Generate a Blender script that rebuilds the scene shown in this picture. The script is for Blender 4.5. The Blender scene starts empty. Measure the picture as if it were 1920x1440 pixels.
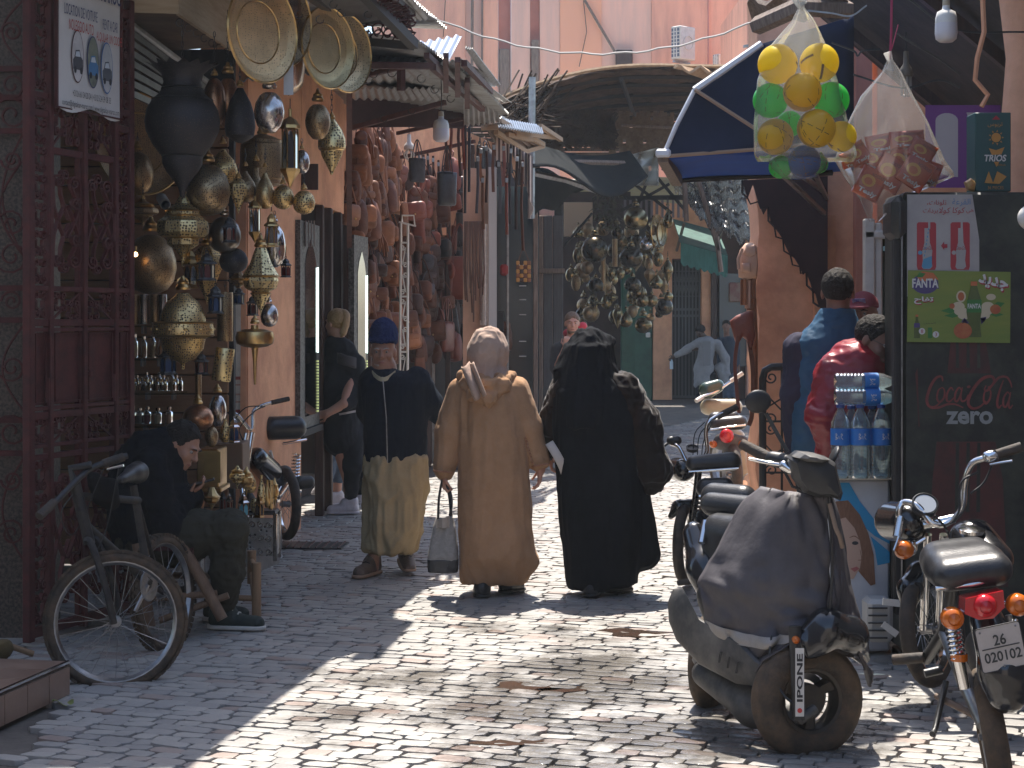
import bpy,math,random
import numpy as np
from math import pi,sin,cos,radians as R
from mathutils import Vector as V,Matrix as MX,Euler
random.seed(7)
SC=bpy.context.scene
COL=SC.collection
F,CX,HY,EYE=3300.0,960.0,603.0,1.6
def P(px,py,Y):return V(((px-CX)/F*Y,Y,EYE-(py-HY)/F*Y))
def G(px,py,z=0.0):
 Y=F*(EYE-z)/(py-HY)
 return V(((px-CX)/F*Y,Y,z))
 # --- camera, sky, sun, exposure
cam=bpy.data.cameras.new('camera');co=bpy.data.objects.new('camera',cam);COL.objects.link(co)
co.location=(0,0,EYE);co.rotation_euler=(R(90),0,0)
cam.sensor_width=36;cam.lens=36*F/1920;cam.shift_y=(HY-720)/1920
cam.clip_end=400;SC.camera=co
SUN_EL,SUN_AZ=66.5,0.0
W=bpy.data.worlds.new('World');SC.world=W;W.use_nodes=True
wn=W.node_tree.nodes;sky=wn.new('ShaderNodeTexSky');sky.sky_type='NISHITA';sky.sun_disc=False
sky.sun_elevation=R(SUN_EL);sky.sun_rotation=R(SUN_AZ);sky.air_density=1.0;sky.dust_density=1.5
wn['Background'].inputs[1].default_value=0.12
W.node_tree.links.new(sky.outputs[0],wn['Background'].inputs[0])
sl=bpy.data.lights.new('sun','SUN');sl.energy=4.4;sl.angle=R(0.5);sl.color=(1,.93,.83)
so=bpy.data.objects.new('sun',sl);COL.objects.link(so)
sd=V((sin(R(SUN_AZ))*cos(R(SUN_EL)),cos(R(SUN_AZ))*cos(R(SUN_EL)),sin(R(SUN_EL))))
so.rotation_euler=(-sd).to_track_quat('-Z','Y').to_euler();so.location=sd*60
vs=SC.view_settings;vs.view_transform='Standard';vs.look='None';vs.exposure=1.25;vs.gamma=1
SC.display_settings.display_device='sRGB'
cy=SC.cycles;cy.use_denoising=True;cy.max_bounces=6;cy.transparent_max_bounces=16
cy.diffuse_bounces=4;cy.volume_bounces=1;cy.caustics_reflective=False;cy.caustics_refractive=False
cy.sample_clamp_indirect=6
try:cy.denoiser='OPENIMAGEDENOISE'
except Exception:pass
# --- materials
MATS={}
def lin(c):
 if isinstance(c,str):
  c=[int(c[i:i+2],16)/255 for i in(0,2,4)]
  return tuple(x/12.92 if x<=.04045 else((x+.055)/1.055)**2.4 for x in c)
 return tuple(c)
def mat(name,col,rough=.6,metal=0.,col2=None,sc=6.,bump=0.,bsc=60.,var=0.,spec=.5,st=(1,1,1),amt=(.35,.65),world=False,emit=0,alpha=1,trans=0,sheen=0,coat=0):
 if name in MATS:return MATS[name]
 m=bpy.data.materials.new(name);m.use_nodes=True;MATS[name]=m
 N=m.node_tree.nodes;L=m.node_tree.links;b=N['Principled BSDF']
 col=lin(col);b.inputs['Base Color'].default_value=(*col,1)
 b.inputs['Roughness'].default_value=rough;b.inputs['Metallic'].default_value=metal
 b.inputs['Specular IOR Level'].default_value=spec
 b.inputs['Alpha'].default_value=alpha
 if trans:b.inputs['Transmission Weight'].default_value=trans
 if sheen:b.inputs['Sheen Weight'].default_value=sheen;b.inputs['Sheen Roughness'].default_value=.4
 if coat:b.inputs['Coat Weight'].default_value=coat;b.inputs['Coat Roughness'].default_value=.1
 if emit:
  b.inputs['Emission Color'].default_value=(*col,1);b.inputs['Emission Strength'].default_value=emit
 src=None
 if col2 is not None or bump or var:
  if world:tc=N.new('ShaderNodeNewGeometry').outputs['Position']
  else:tc=N.new('ShaderNodeTexCoord').outputs['Object']
  mp=N.new('ShaderNodeMapping');mp.inputs['Scale'].default_value=st;L.new(tc,mp.inputs[0]);src=mp.outputs[0]
 cout=None
 if col2 is not None:
  n=N.new('ShaderNodeTexNoise');n.inputs['Scale'].default_value=sc;n.inputs['Detail'].default_value=7
  n.inputs['Roughness'].default_value=.65;L.new(src,n.inputs[0])
  mr=N.new('ShaderNodeMapRange');mr.inputs[1].default_value,mr.inputs[2].default_value=amt;L.new(n.outputs[0],mr.inputs[0])
  mx=N.new('ShaderNodeMix');mx.data_type='RGBA';L.new(mr.outputs[0],mx.inputs[0])
  mx.inputs[6].default_value=(*col,1);mx.inputs[7].default_value=(*lin(col2),1);cout=mx.outputs[2]
  r2=N.new('ShaderNodeMapRange');r2.inputs[3].default_value=max(.02,rough-.1);r2.inputs[4].default_value=min(1,rough+.12)
  L.new(n.outputs[0],r2.inputs[0]);L.new(r2.outputs[0],b.inputs['Roughness'])
 if var:
  oi=N.new('ShaderNodeObjectInfo');hs=N.new('ShaderNodeHueSaturation')
  m1=N.new('ShaderNodeMapRange');m1.inputs[3].default_value=1-var;m1.inputs[4].default_value=1+var
  L.new(oi.outputs['Random'],m1.inputs[0]);L.new(m1.outputs[0],hs.inputs['Value'])
  if cout:L.new(cout,hs.inputs['Color'])
  else:hs.inputs['Color'].default_value=(*col,1)
  cout=hs.outputs[0]
 if cout:L.new(cout,b.inputs['Base Color'])
 if bump:
  n2=N.new('ShaderNodeTexNoise');n2.inputs['Scale'].default_value=bsc;n2.inputs['Detail'].default_value=5;L.new(src,n2.inputs[0])
  bp=N.new('ShaderNodeBump');bp.inputs['Strength'].default_value=bump;bp.inputs['Distance'].default_value=.01
  L.new(n2.outputs[0],bp.inputs['Height']);L.new(bp.outputs[0],b.inputs['Normal'])
 return m
def pierced(name,col,hole,scale=90.,rough=.35,thr=.34,metal=1.):
 if name in MATS:return MATS[name]
 m=mat(name,col,rough,metal);N=m.node_tree.nodes;L=m.node_tree.links;b=N['Principled BSDF']
 tc=N.new('ShaderNodeTexCoord');v=N.new('ShaderNodeTexVoronoi');v.inputs['Scale'].default_value=scale;v.inputs['Randomness'].default_value=.55
 L.new(tc.outputs['Object'],v.inputs[0])
 mr=N.new('ShaderNodeMapRange');mr.inputs[1].default_value=thr-.07;mr.inputs[2].default_value=thr+.07;L.new(v.outputs['Distance'],mr.inputs[0])
 n=N.new('ShaderNodeTexNoise');n.inputs['Scale'].default_value=9;n.inputs['Detail'].default_value=6;L.new(tc.outputs['Object'],n.inputs[0])
 c=lin(col);mz=N.new('ShaderNodeMix');mz.data_type='RGBA';mz.inputs[6].default_value=(*[x*.5 for x in c],1);mz.inputs[7].default_value=(*[min(1,x*1.25) for x in c],1)
 L.new(n.outputs[0],mz.inputs[0])
 mx=N.new('ShaderNodeMix');mx.data_type='RGBA';mx.inputs[6].default_value=(*lin(hole),1);L.new(mz.outputs[2],mx.inputs[7]);L.new(mr.outputs[0],mx.inputs[0])
 L.new(mx.outputs[2],b.inputs['Base Color'])
 m2=N.new('ShaderNodeMath');m2.operation='MULTIPLY';m2.inputs[1].default_value=metal;L.new(mr.outputs[0],m2.inputs[0]);L.new(m2.outputs[0],b.inputs['Metallic'])
 bp=N.new('ShaderNodeBump');bp.inputs['Strength'].default_value=.6;bp.inputs['Distance'].default_value=.004;L.new(mr.outputs[0],bp.inputs['Height']);L.new(bp.outputs[0],b.inputs['Normal'])
 return m
def clear(name,tint,gloss=.15,rough=.08,milk=0.0):
 """thin clear stuff (plastic film, glass, bottles): see-through with a sheen and some milkiness"""
 if name in MATS:return MATS[name]
 m=bpy.data.materials.new(name);m.use_nodes=True;MATS[name]=m
 N=m.node_tree.nodes;L=m.node_tree.links;N.remove(N['Principled BSDF'])
 t=N.new('ShaderNodeBsdfTransparent');t.inputs[0].default_value=(*lin(tint),1)
 g=N.new('ShaderNodeBsdfGlossy');g.inputs['Roughness'].default_value=rough
 lw=N.new('ShaderNodeLayerWeight');lw.inputs[0].default_value=gloss
 a=N.new('ShaderNodeMixShader');L.new(lw.outputs['Fresnel'],a.inputs[0]);L.new(t.outputs[0],a.inputs[1]);L.new(g.outputs[0],a.inputs[2])
 out=a
 if milk:
  d=N.new('ShaderNodeBsdfDiffuse');d.inputs[0].default_value=(.85,.84,.8,1);tl=N.new('ShaderNodeBsdfTranslucent');tl.inputs[0].default_value=(.85,.84,.8,1)
  dm=N.new('ShaderNodeMixShader');dm.inputs[0].default_value=.6;L.new(d.outputs[0],dm.inputs[1]);L.new(tl.outputs[0],dm.inputs[2])
  c=N.new('ShaderNodeMixShader');c.inputs[0].default_value=milk;L.new(a.outputs[0],c.inputs[1]);L.new(dm.outputs[0],c.inputs[2]);out=c
 L.new(out.outputs[0],N['Material Output'].inputs[0])
 return m
 # --- mesh builder
def rotm(rx=0,ry=0,rz=0):return Euler((R(rx),R(ry),R(rz))).to_matrix().to_4x4()
def TR(loc,rx=0,ry=0,rz=0,s=1.0):
 sx=s if isinstance(s,(tuple,list)) else(s,s,s)
 return MX.Translation(V(loc))@rotm(rx,ry,rz)@MX.Diagonal((*sx,1))
def frame(d):
 d=V(d).normalized();u=d.orthogonal().normalized() if abs(d.z)>.999 else V((0,0,1)).cross(d).normalized()
 return u,d.cross(u),d
class MB:
 def __init__(s):s.v=[];s.f=[];s.m=[];s.c=0
 def add(s,vs,fs,M=None):
  o=len(s.v)
  s.v+=[tuple(M@V(v)) for v in vs] if M is not None else[tuple(v) for v in vs]
  s.f+=[tuple(i+o for i in f) for f in fs];s.m+=[s.c]*len(fs);return s
 def box(s,c,d,M=None,rx=0,ry=0,rz=0):
  x,y,z=d[0]/2,d[1]/2,d[2]/2;T=MX.Translation(V(c))
  if rx or ry or rz:T=T@rotm(rx,ry,rz)
  vs=[T@V((a*x,b*y,e*z)) for a in(-1,1) for b in(-1,1) for e in(-1,1)]
  return s.add(vs,[(0,1,3,2),(4,6,7,5),(0,4,5,1),(2,3,7,6),(0,2,6,4),(1,5,7,3)],M)
 def bbox(s,c,d,b=.004,M=None,rx=0,ry=0,rz=0):
  """box with chamfered edges"""
  T=MX.Translation(V(c))@rotm(rx,ry,rz)
  if M is not None:T=M@T
  h=[x/2 for x in d];b=min(b,min(h)*.9);vs=[];idx={}
  for a in(-1,1):
   for bb in(-1,1):
    for e in(-1,1):
     for ax in range(3):
      p=[a*h[0],bb*h[1],e*h[2]]
      for k in range(3):
       if k!=ax:p[k]-=math.copysign(b,p[k])
      idx[(a,bb,e,ax)]=len(vs);vs.append(p)
  fs=[]
  for ax in range(3):
   o=[k for k in range(3) if k!=ax]
   for sg in(-1,1):
    q=[]
    for(i,j) in((-1,-1),(1,-1),(1,1),(-1,1)):
     t=[0,0,0];t[ax]=sg;t[o[0]]=i;t[o[1]]=j;q.append(idx[(*t,ax)])
    fs.append(tuple(q if(sg>0)^(ax==1) else q[::-1]))
   for i in(-1,1):
    for j in(-1,1):
     t0=[0,0,0];t0[o[0]]=i;t0[o[1]]=j;t1=list(t0);t0[ax]=-1;t1[ax]=1
     fs.append((idx[(*t0,o[0])],idx[(*t1,o[0])],idx[(*t1,o[1])],idx[(*t0,o[1])]))
  for k in((a,bb,e) for a in(-1,1) for bb in(-1,1) for e in(-1,1)):fs.append(tuple(idx[(*k,ax)] for ax in range(3)))
  return s.add(vs,fs,T)
 def tube(s,pts,r,n=6,cap=True,closed=False,M=None,flat=1.0,up=None):
  pts=[V(p) for p in pts];k=len(pts);rs=r if isinstance(r,(list,tuple)) else[r]*k;vs=[];fs=[];pu=None
  for i,p in enumerate(pts):
   a=pts[(i-1)%k] if closed else pts[max(0,i-1)];b=pts[(i+1)%k] if closed else pts[min(k-1,i+1)]
   d=(b-a)
   if d.length<1e-9:d=V((0,0,1))
   d.normalize()
   if up is not None:u=V(up).cross(d)
   elif pu is None:u=frame(d)[0]
   else:u=pu-d*pu.dot(d)
   if u.length<1e-6:u=frame(d)[0]
   u.normalize();pu=u;w=d.cross(u)
   for j in range(n):
    t=2*pi*j/n+pi/n;vs.append(p+(u*cos(t)*flat+w*sin(t))*rs[i])
  for i in range(k if closed else k-1):
   a,b=i*n,((i+1)%k)*n
   for j in range(n):fs.append((a+j,a+(j+1)%n,b+(j+1)%n,b+j))
  if cap and not closed:fs+=[tuple(range(n))[::-1],tuple((k-1)*n+j for j in range(n))]
  return s.add(vs,fs,M)
 def lathe(s,prof,n=16,M=None,a0=0.,a1=2*pi,sq=None):
  """prof: (radius, height) pairs; sq squares the ring off (polygon lamps)"""
  vs=[];fs=[];full=abs(a1-a0-2*pi)<1e-6;m=n if full else n+1
  for(r,z) in prof:
   for j in range(m):
    t=a0+(a1-a0)*j/n;vs.append((r*cos(t),r*sin(t),z))
  for i in range(len(prof)-1):
   for j in range(n):
    a=i*m+j;b=i*m+(j+1)%m
    if prof[i][0]<1e-7 and prof[i+1][0]<1e-7:continue
    fs.append((a,a+m,b+m,b) if True else None)
  return s.add(vs,fs,M)
 def ball(s,c,r,n=10,m=7,M=None,rot=None):
  rr=r if isinstance(r,(tuple,list)) else(r,r,r);T=MX.Translation(V(c))
  if rot:T=T@rotm(*rot)
  T=T@MX.Diagonal((*rr,1))
  if M is not None:T=M@T
  return s.lathe([(sin(pi*i/m),-cos(pi*i/m)) for i in range(m+1)],n,T)
 def prism(s,poly,z0,z1,M=None):
  n=len(poly);vs=[(x,y,z0) for x,y in poly]+[(x,y,z1) for x,y in poly]
  return s.add(vs,[tuple(range(n))[::-1],tuple(range(n,2*n))]+[(i,(i+1)%n,n+(i+1)%n,n+i) for i in range(n)],M)
 def grid(s,fn,nu,nv,M=None,thick=0.0):
  vs=[V(fn(i/nu,j/nv)) for j in range(nv+1) for i in range(nu+1)];q=nu+1
  fs=[(j*q+i,j*q+i+1,(j+1)*q+i+1,(j+1)*q+i) for j in range(nv) for i in range(nu)]
  if thick:
   nr=[V((0,0,0)) for _ in vs]
   for f in fs:
    nn=(vs[f[1]]-vs[f[0]]).cross(vs[f[3]]-vs[f[0]])
    for i in f:nr[i]+=nn
   k=len(vs);vs2=[v-(x.normalized() if x.length>0 else V((0,0,1)))*thick for v,x in zip(vs,nr)]
   fs+=[tuple(i+k for i in f[::-1]) for f in fs]
   bd=[i for i in range(q)]+[j*q+nu for j in range(1,nv+1)]+[nv*q+i for i in range(nu-1,-1,-1)]+[j*q for j in range(nv-1,0,-1)]
   fs+=[(bd[(i+1)%len(bd)],bd[i],bd[i]+k,bd[(i+1)%len(bd)]+k) for i in range(len(bd))];vs=vs+vs2
  return s.add(vs,fs,M)
 def build(s,name,m,parent=None,smooth=38,label=None):
  return mk(name,s.v,s.f,m,parent,smooth,label,s.m)
def wm(o):
 M=o.matrix_basis.copy()
 while o.parent:o=o.parent;M=o.matrix_basis@M
 return M
def mk(name,vs,fs,m,parent=None,smooth=38,label=None,mi=None,base=None):
 a=np.array([tuple(v) for v in vs] if not isinstance(vs,np.ndarray) else vs,dtype=float).reshape(-1,3)
 loc=V((0,0,0))
 if parent is not None:
  I=np.array(wm(parent).inverted());a=a@I[:3,:3].T+I[:3,3]
 else:
  lo,hi=a.min(0),a.max(0);loc=V(((lo[0]+hi[0])/2,(lo[1]+hi[1])/2,lo[2]));a=a-np.array(loc)
 me=bpy.data.meshes.new(name)
 if isinstance(fs,np.ndarray):
  n=len(fs);k=fs.shape[1]
  me.vertices.add(len(a));me.vertices.foreach_set('co',a.astype(np.float32).ravel())
  me.loops.add(n*k);me.loops.foreach_set('vertex_index',fs.astype(np.int32).ravel())
  me.polygons.add(n);me.polygons.foreach_set('loop_start',np.arange(0,n*k,k,dtype=np.int32));me.update(calc_edges=True)
 else:
  me.from_pydata(a.tolist(),[],fs)
 for x in(m if isinstance(m,(list,tuple)) else[m]):me.materials.append(x)
 if mi is not None and any(mi):me.polygons.foreach_set('material_index',mi)
 if smooth:
  me.shade_smooth()
  if smooth<180:me.set_sharp_from_angle(angle=R(smooth))
 me.update()
 o=bpy.data.objects.new(name,me);COL.objects.link(o);o.location=loc
 if parent is not None:o.parent=parent
 if label:o['label']=label
 return o
def T(name,label,cat,loc=(0,0,0),rz=0,group=None):
 o=bpy.data.objects.new(name,None);COL.objects.link(o);o.location=loc;o.rotation_euler=(0,0,R(rz));o.empty_display_size=.05
 return tag(o,label,cat,group)
def tag(o,label,cat,group=None):
 o['label']=label;o['category']=cat
 if group:o['group']=group
 return o
def struct(o):o['kind']='structure';return o
def stuff(o):o['kind']='stuff';return o
def kids(o):
 return KID.get(o.name) or[c for c in bpy.data.objects if c.parent==o]
KID={}
def reg(root):
 """remember a prototype's parts so that copying is quick"""
 for c in bpy.data.objects:
  if c.parent is not None:KID.setdefault(c.parent.name,[]);(c in KID[c.parent.name]) or KID[c.parent.name].append(c)
 return root
def dup(root,loc,rz=0,label=None,group=None,s=None,rot=None):
 r=root.copy();COL.objects.link(r);r.location=loc;r.rotation_euler=rot or(0,0,R(rz))
 if s:r.scale=s if isinstance(s,(tuple,list)) else(s,s,s)
 if label:r['label']=label
 if group:r['group']=group
 for ch in KID.get(root.name,[]):
  c=ch.copy();COL.objects.link(c);c.parent=r
  for g in KID.get(ch.name,[]):
   d=g.copy();COL.objects.link(d);d.parent=c
 return r
def sag(a,b,drop,n=12):
 a,b=V(a),V(b);return[a.lerp(b,i/n)-V((0,0,drop*4*(i/n)*(1-i/n))) for i in range(n+1)]
def arc(c,r,a0,a1,n=8,ax='xz'):
 out=[]
 for i in range(n+1):
  t=R(a0+(a1-a0)*i/n);p=V(c)
  p[{'x':0,'y':1,'z':2}[ax[0]]]+=r*cos(t);p[{'x':0,'y':1,'z':2}[ax[1]]]+=r*sin(t);out.append(p)
 return out
def spiral(r0,r1,a0,turns,n=22):
 return[((r0+(r1-r0)*i/n)*cos(R(a0)+2*pi*turns*i/n),(r0+(r1-r0)*i/n)*sin(R(a0)+2*pi*turns*i/n)) for i in range(n+1)]
def smooth_path(pts,n=6):
 """Catmull-Rom through the points"""
 p=[V(q) for q in pts];p=[p[0]*2-p[1]]+p+[p[-1]*2-p[-2]];out=[]
 for i in range(1,len(p)-2):
  a,b,c,d=p[i-1:i+3]
  for k in range(n):
   t=k/n;out.append(.5*((2*b)+(c-a)*t+(2*a-5*b+4*c-d)*t*t+(3*b-a-3*c+d)*t**3))
 out.append(p[-2]);return out
 # --- flat print and lettering
FONTCACHE={}
def text_mesh(txt,w=None,h=None,italic=0.,bold=0.0):
 """letters as triangles in the xy plane, centred, fitted to a width and/or height"""
 key=(txt,bold)
 if key not in FONTCACHE:
  c=bpy.data.curves.new('lettering','FONT');c.body=txt;c.size=1;c.resolution_u=3;c.offset=bold
  o=bpy.data.objects.new('lettering',c);dg=bpy.context.evaluated_depsgraph_get()
  COL.objects.link(o);dg.update();me=bpy.data.meshes.new_from_object(o.evaluated_get(dg))
  FONTCACHE[key]=([tuple(v.co) for v in me.vertices],[tuple(p.vertices) for p in me.polygons])
  bpy.data.objects.remove(o);bpy.data.curves.remove(c);bpy.data.meshes.remove(me)
 v,f=FONTCACHE[key];v=np.array(v);v=v-(v.min(0)+v.max(0))/2;e=v.max(0)-v.min(0)
 sx=(w/e[0]) if w else None;sy=(h/e[1]) if h else None;sx=sx or sy;sy=sy or sx
 v[:,0]*=sx;v[:,1]*=sy;v[:,0]+=italic*v[:,1]
 return v.tolist(),f
def plane_frame(o,ux,uz):
 """matrix: local x,y on the sheet, local z out of it"""
 ux=V(ux).normalized();uz=V(uz);n=ux.cross(uz).normalized();uz=n.cross(ux)
 return MX(((ux.x,uz.x,n.x,o[0]),(ux.y,uz.y,n.y,o[1]),(ux.z,uz.z,n.z,o[2]),(0,0,0,1)))
def letters(txt,M,parent,m,x,y,w=None,h=None,lift=.002,italic=0.,bold=0.,name='lettering',rot=0):
 v,f=text_mesh(txt,w,h,italic,bold)
 if rot:c,s_=cos(R(rot)),sin(R(rot));v=[(a*c-b*s_,a*s_+b*c,z) for a,b,z in v]
 return MB().add([(a+x,b+y,lift) for a,b,_ in v],f,M).build(name,m,parent,smooth=0)
def shape(poly,M,parent,m,lift=.0015,name='print',t=.0006):
 return MB().prism(poly,lift-t,lift,M).build(name,m,parent,smooth=0)
def oval(cx,cy,rx,ry,n=24,a0=0,a1=360):return[(cx+rx*cos(R(a0+(a1-a0)*i/n)),cy+ry*sin(R(a0+(a1-a0)*i/n))) for i in range(n+(a1-a0!=360))]
# --- numpy noise and soft solids
def vnoise(p,seed=0):
 p=np.asarray(p,dtype=np.float64);i=np.floor(p).astype(np.int64);f=p-i;f=f*f*(3-2*f)
 def h(x,y,z):
  n=(x*374761393+y*668265263+z*2147483647+seed*1274126177)&0xffffffff
  n=((n^(n>>13))*1274126177)&0xffffffff;return((n^(n>>16))&0xffff)/65535.0
 x,y,z=i[...,0],i[...,1],i[...,2];fx,fy,fz=f[...,0],f[...,1],f[...,2]
 c=lambda a,b,t:a+(b-a)*t
 return c(c(c(h(x,y,z),h(x+1,y,z),fx),c(h(x,y+1,z),h(x+1,y+1,z),fx),fy),c(c(h(x,y,z+1),h(x+1,y,z+1),fx),c(h(x,y+1,z+1),h(x+1,y+1,z+1),fx),fy),fz)*2-1
class Soft:
 """a solid grown from tapered limbs, ellipsoids and ring stacks that melt into each other; surfaced on a grid"""
 def __init__(s,vox=.008,k=.02):s.p=[];s.vox=vox;s.k=k
 def limb(s,pts,rs,k=None,flat=None):
  for i in range(len(pts)-1):s.p.append(('c',np.array(pts[i],float),np.array(pts[i+1],float),rs[i],rs[i+1],s.k if k is None else k));
  return s
 def ell(s,c,r,rot=(0,0,0),k=None,cut=False):
  r=(r,r,r) if not isinstance(r,(tuple,list)) else r
  s.p.append(('x' if cut else 'e',np.array(c,float),np.array(r,float),np.array(rot.to_3x3() if hasattr(rot,'to_3x3') else Euler([R(a) for a in rot]).to_matrix()).T,s.k if k is None else k));return s
 def stack(s,rings,k=None,pw=2.0):
  """rings: (z, cx, cy, rx, ry) from low to high"""
  s.p.append(('s',np.array(rings,float),pw,s.k if k is None else k));return s
 def half(s,pt,n):s.p.append(('h',np.array(pt,float),np.array(V(n).normalized()),0));return s
 def bounds(s):
  lo,hi=[],[]
  for q in s.p:
   if q[0]=='c':r=max(q[3],q[4]);lo.append(np.minimum(q[1],q[2])-r);hi.append(np.maximum(q[1],q[2])+r)
   elif q[0]=='e':r=q[2].max();lo.append(q[1]-r);hi.append(q[1]+r)
   elif q[0]=='s':
    a=q[1];lo.append(np.array([(a[:,1]-a[:,3]).min(),(a[:,2]-a[:,4]).min(),a[:,0].min()]));hi.append(np.array([(a[:,1]+a[:,3]).max(),(a[:,2]+a[:,4]).max(),a[:,0].max()]))
  return np.min(lo,0),np.max(hi,0)
 def mesh(s):
  lo,hi=s.bounds();h=s.vox;pad=3*h+.01;lo=lo-pad;n=np.ceil((hi+pad-lo)/h).astype(int)+1
  D=np.full(n,.05,np.float32);ax=[lo[i]+h*np.arange(n[i]) for i in range(3)]
  def sub(a,b):
   i0=np.clip(np.floor((a-lo)/h).astype(int),0,n-1);i1=np.clip(np.ceil((b-lo)/h).astype(int)+1,1,n)
   sl_=tuple(slice(i0[i],i1[i]) for i in range(3));return sl_,[ax[i][sl_[i]].reshape([-1 if j==i else 1 for j in range(3)]) for i in range(3)]
  for q in s.p:
   k=q[-1];mg=max(k,2*h)+.02
   if q[0]=='c':
    _,a,b,ra,rb,_=q;r=max(ra,rb);sl_,(x,y,z)=sub(np.minimum(a,b)-r-mg,np.maximum(a,b)+r+mg);d=b-a
    t=np.clip(((x-a[0])*d[0]+(y-a[1])*d[1]+(z-a[2])*d[2])/max(1e-9,d@d),0,1)
    v=np.sqrt((x-a[0]-t*d[0])**2+(y-a[1]-t*d[1])**2+(z-a[2]-t*d[2])**2)-(ra+(rb-ra)*t)
   elif q[0] in 'ex':
    _,c,r,A,_=q;rr=r.max();sl_,(x,y,z)=sub(c-rr-mg,c+rr+mg);x,y,z=x-c[0],y-c[1],z-c[2]
    u=[A[i,0]*x+A[i,1]*y+A[i,2]*z for i in range(3)]
    k0=np.sqrt(sum((u[i]/r[i])**2 for i in range(3)));k1=np.sqrt(sum((u[i]/r[i]**2)**2 for i in range(3)))+1e-9;v=k0*(k0-1)/k1
   elif q[0]=='s':
    _,a,pw,_=q;l=np.array([(a[:,1]-a[:,3]).min(),(a[:,2]-a[:,4]).min(),a[:,0].min()])-mg;u=np.array([(a[:,1]+a[:,3]).max(),(a[:,2]+a[:,4]).max(),a[:,0].max()])+mg
    sl_,(x,y,z)=sub(l,u);zz=z.ravel();g=[np.interp(zz,a[:,0],a[:,i]).reshape(1,1,-1) for i in range(1,5)]
    e=((np.abs(x-g[0])/g[2])**pw+(np.abs(y-g[1])/g[3])**pw)**(1/pw);v=(e-1)*np.minimum(g[2],g[3]);v=np.maximum(v,np.maximum(a[0,0]-z,z-a[-1,0]))
   elif q[0]=='h':
    x,y,z=[ax[i].reshape([-1 if j==i else 1 for j in range(3)]) for i in range(3)];p0,nn=q[1],q[2]
    D=np.maximum(D,(x-p0[0])*nn[0]+(y-p0[1])*nn[1]+(z-p0[2])*nn[2]);continue
   d0=D[sl_];v=np.broadcast_to(v,d0.shape)
   if q[0]=='x':D[sl_]=np.maximum(d0,-v);continue
   if k>0:
    hh=np.clip(k-np.abs(d0-v),0,None)/k;D[sl_]=np.minimum(d0,v)-hh*hh*k*.25
   else:D[sl_]=np.minimum(d0,v)
  return surface_nets(D,lo,h)
def surface_nets(D,lo,h):
 ins=D<0;c=ins[:-1,:-1,:-1].astype(np.int8)
 n=np.array(D.shape)-1;cnt=np.zeros(n,np.int8)
 for dx in(0,1):
  for dy in(0,1):
   for dz in(0,1):cnt+=ins[dx:n[0]+dx,dy:n[1]+dy,dz:n[2]+dz]
 I=np.argwhere((cnt>0)&(cnt<8));idx=np.full(n,-1,np.int64);idx[tuple(I.T)]=np.arange(len(I))
 acc=np.zeros((len(I),3));num=np.zeros(len(I));cs=[(a,b,e) for a in(0,1) for b in(0,1) for e in(0,1)]
 for a in range(8):
  for b in range(a+1,8):
   if sum(abs(cs[a][i]-cs[b][i]) for i in range(3))!=1:continue
   da=D[tuple((I+cs[a]).T)].astype(float);db=D[tuple((I+cs[b]).T)].astype(float);m=(da<0)!=(db<0)
   t=np.where(m,da/np.where(m,da-db,1),0);p=np.array(cs[a])+t[:,None]*(np.array(cs[b])-np.array(cs[a]));acc+=p*m[:,None];num+=m
 vs=lo+h*(I+acc/num[:,None]);fs=[]
 for axis in range(3):
  o=[i for i in range(3) if i!=axis];sl0=[slice(None)]*3;sl1=[slice(None)]*3;sl0[axis]=slice(0,-1);sl1[axis]=slice(1,None)
  a=ins[tuple(sl0)];b=ins[tuple(sl1)];E=np.argwhere(a!=b)
  E=E[(E[:,o[0]]>0)&(E[:,o[1]]>0)&(E[:,o[0]]<n[o[0]])&(E[:,o[1]]<n[o[1]])]
  if not len(E):continue
  inn=a[tuple(E.T)];q=[]
  for(i,j) in((-1,-1),(0,-1),(0,0),(-1,0)):
   e=E.copy();e[:,o[0]]+=i;e[:,o[1]]+=j;q.append(idx[tuple(e.T)])
  q=np.array(q).T;fl=inn if axis!=1 else~inn;q[~fl]=q[~fl][:,::-1];fs.append(q)
 return vs,np.concatenate(fs)
def vnormals(vs,fs):
 n=np.zeros_like(vs);a=np.cross(vs[fs[:,2]]-vs[fs[:,0]],vs[fs[:,3]]-vs[fs[:,1]])
 for k in range(4):np.add.at(n,fs[:,k],a)
 return n/(np.linalg.norm(n,axis=1,keepdims=True)+1e-12)
def soft_obj(name,s,m,parent=None,wr=0.,wsc=(9,9,3),wr2=0.,wsc2=(30,30,12),seed=1,label=None,relax=1):
 """surface a soft solid, with cloth wrinkles pushed along its normals"""
 vs,fs=s.mesh()
 if relax:
  for _ in range(relax):
   acc=np.zeros_like(vs);c=np.zeros(len(vs))
   for k in range(4):
    np.add.at(acc,fs[:,k],vs[fs[:,(k+1)%4]]+vs[fs[:,(k-1)%4]]);np.add.at(c,fs[:,k],2)
   vs=vs*.45+.55*acc/np.maximum(c,1)[:,None]
 if wr or wr2:
  n=vnormals(vs,fs);d=0
  if wr:
   q=vs*np.array(wsc);q=q+.5*np.stack([vnoise(q*.7+9.1,seed+5)]*3,1);a=vnoise(q,seed);e=vnoise(q*2.1+3.3,seed+8);d=d+wr*(1-2*np.abs(a))*.8+wr*.55*(1-2*np.abs(e))-wr*.3
  if wr2:d=d+wr2*(1-2*np.abs(vnoise(vs*np.array(wsc2),seed+3)))
  vs=vs+n*d[:,None]
 return mk(name,vs,fs,m,parent,180,label)
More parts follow.
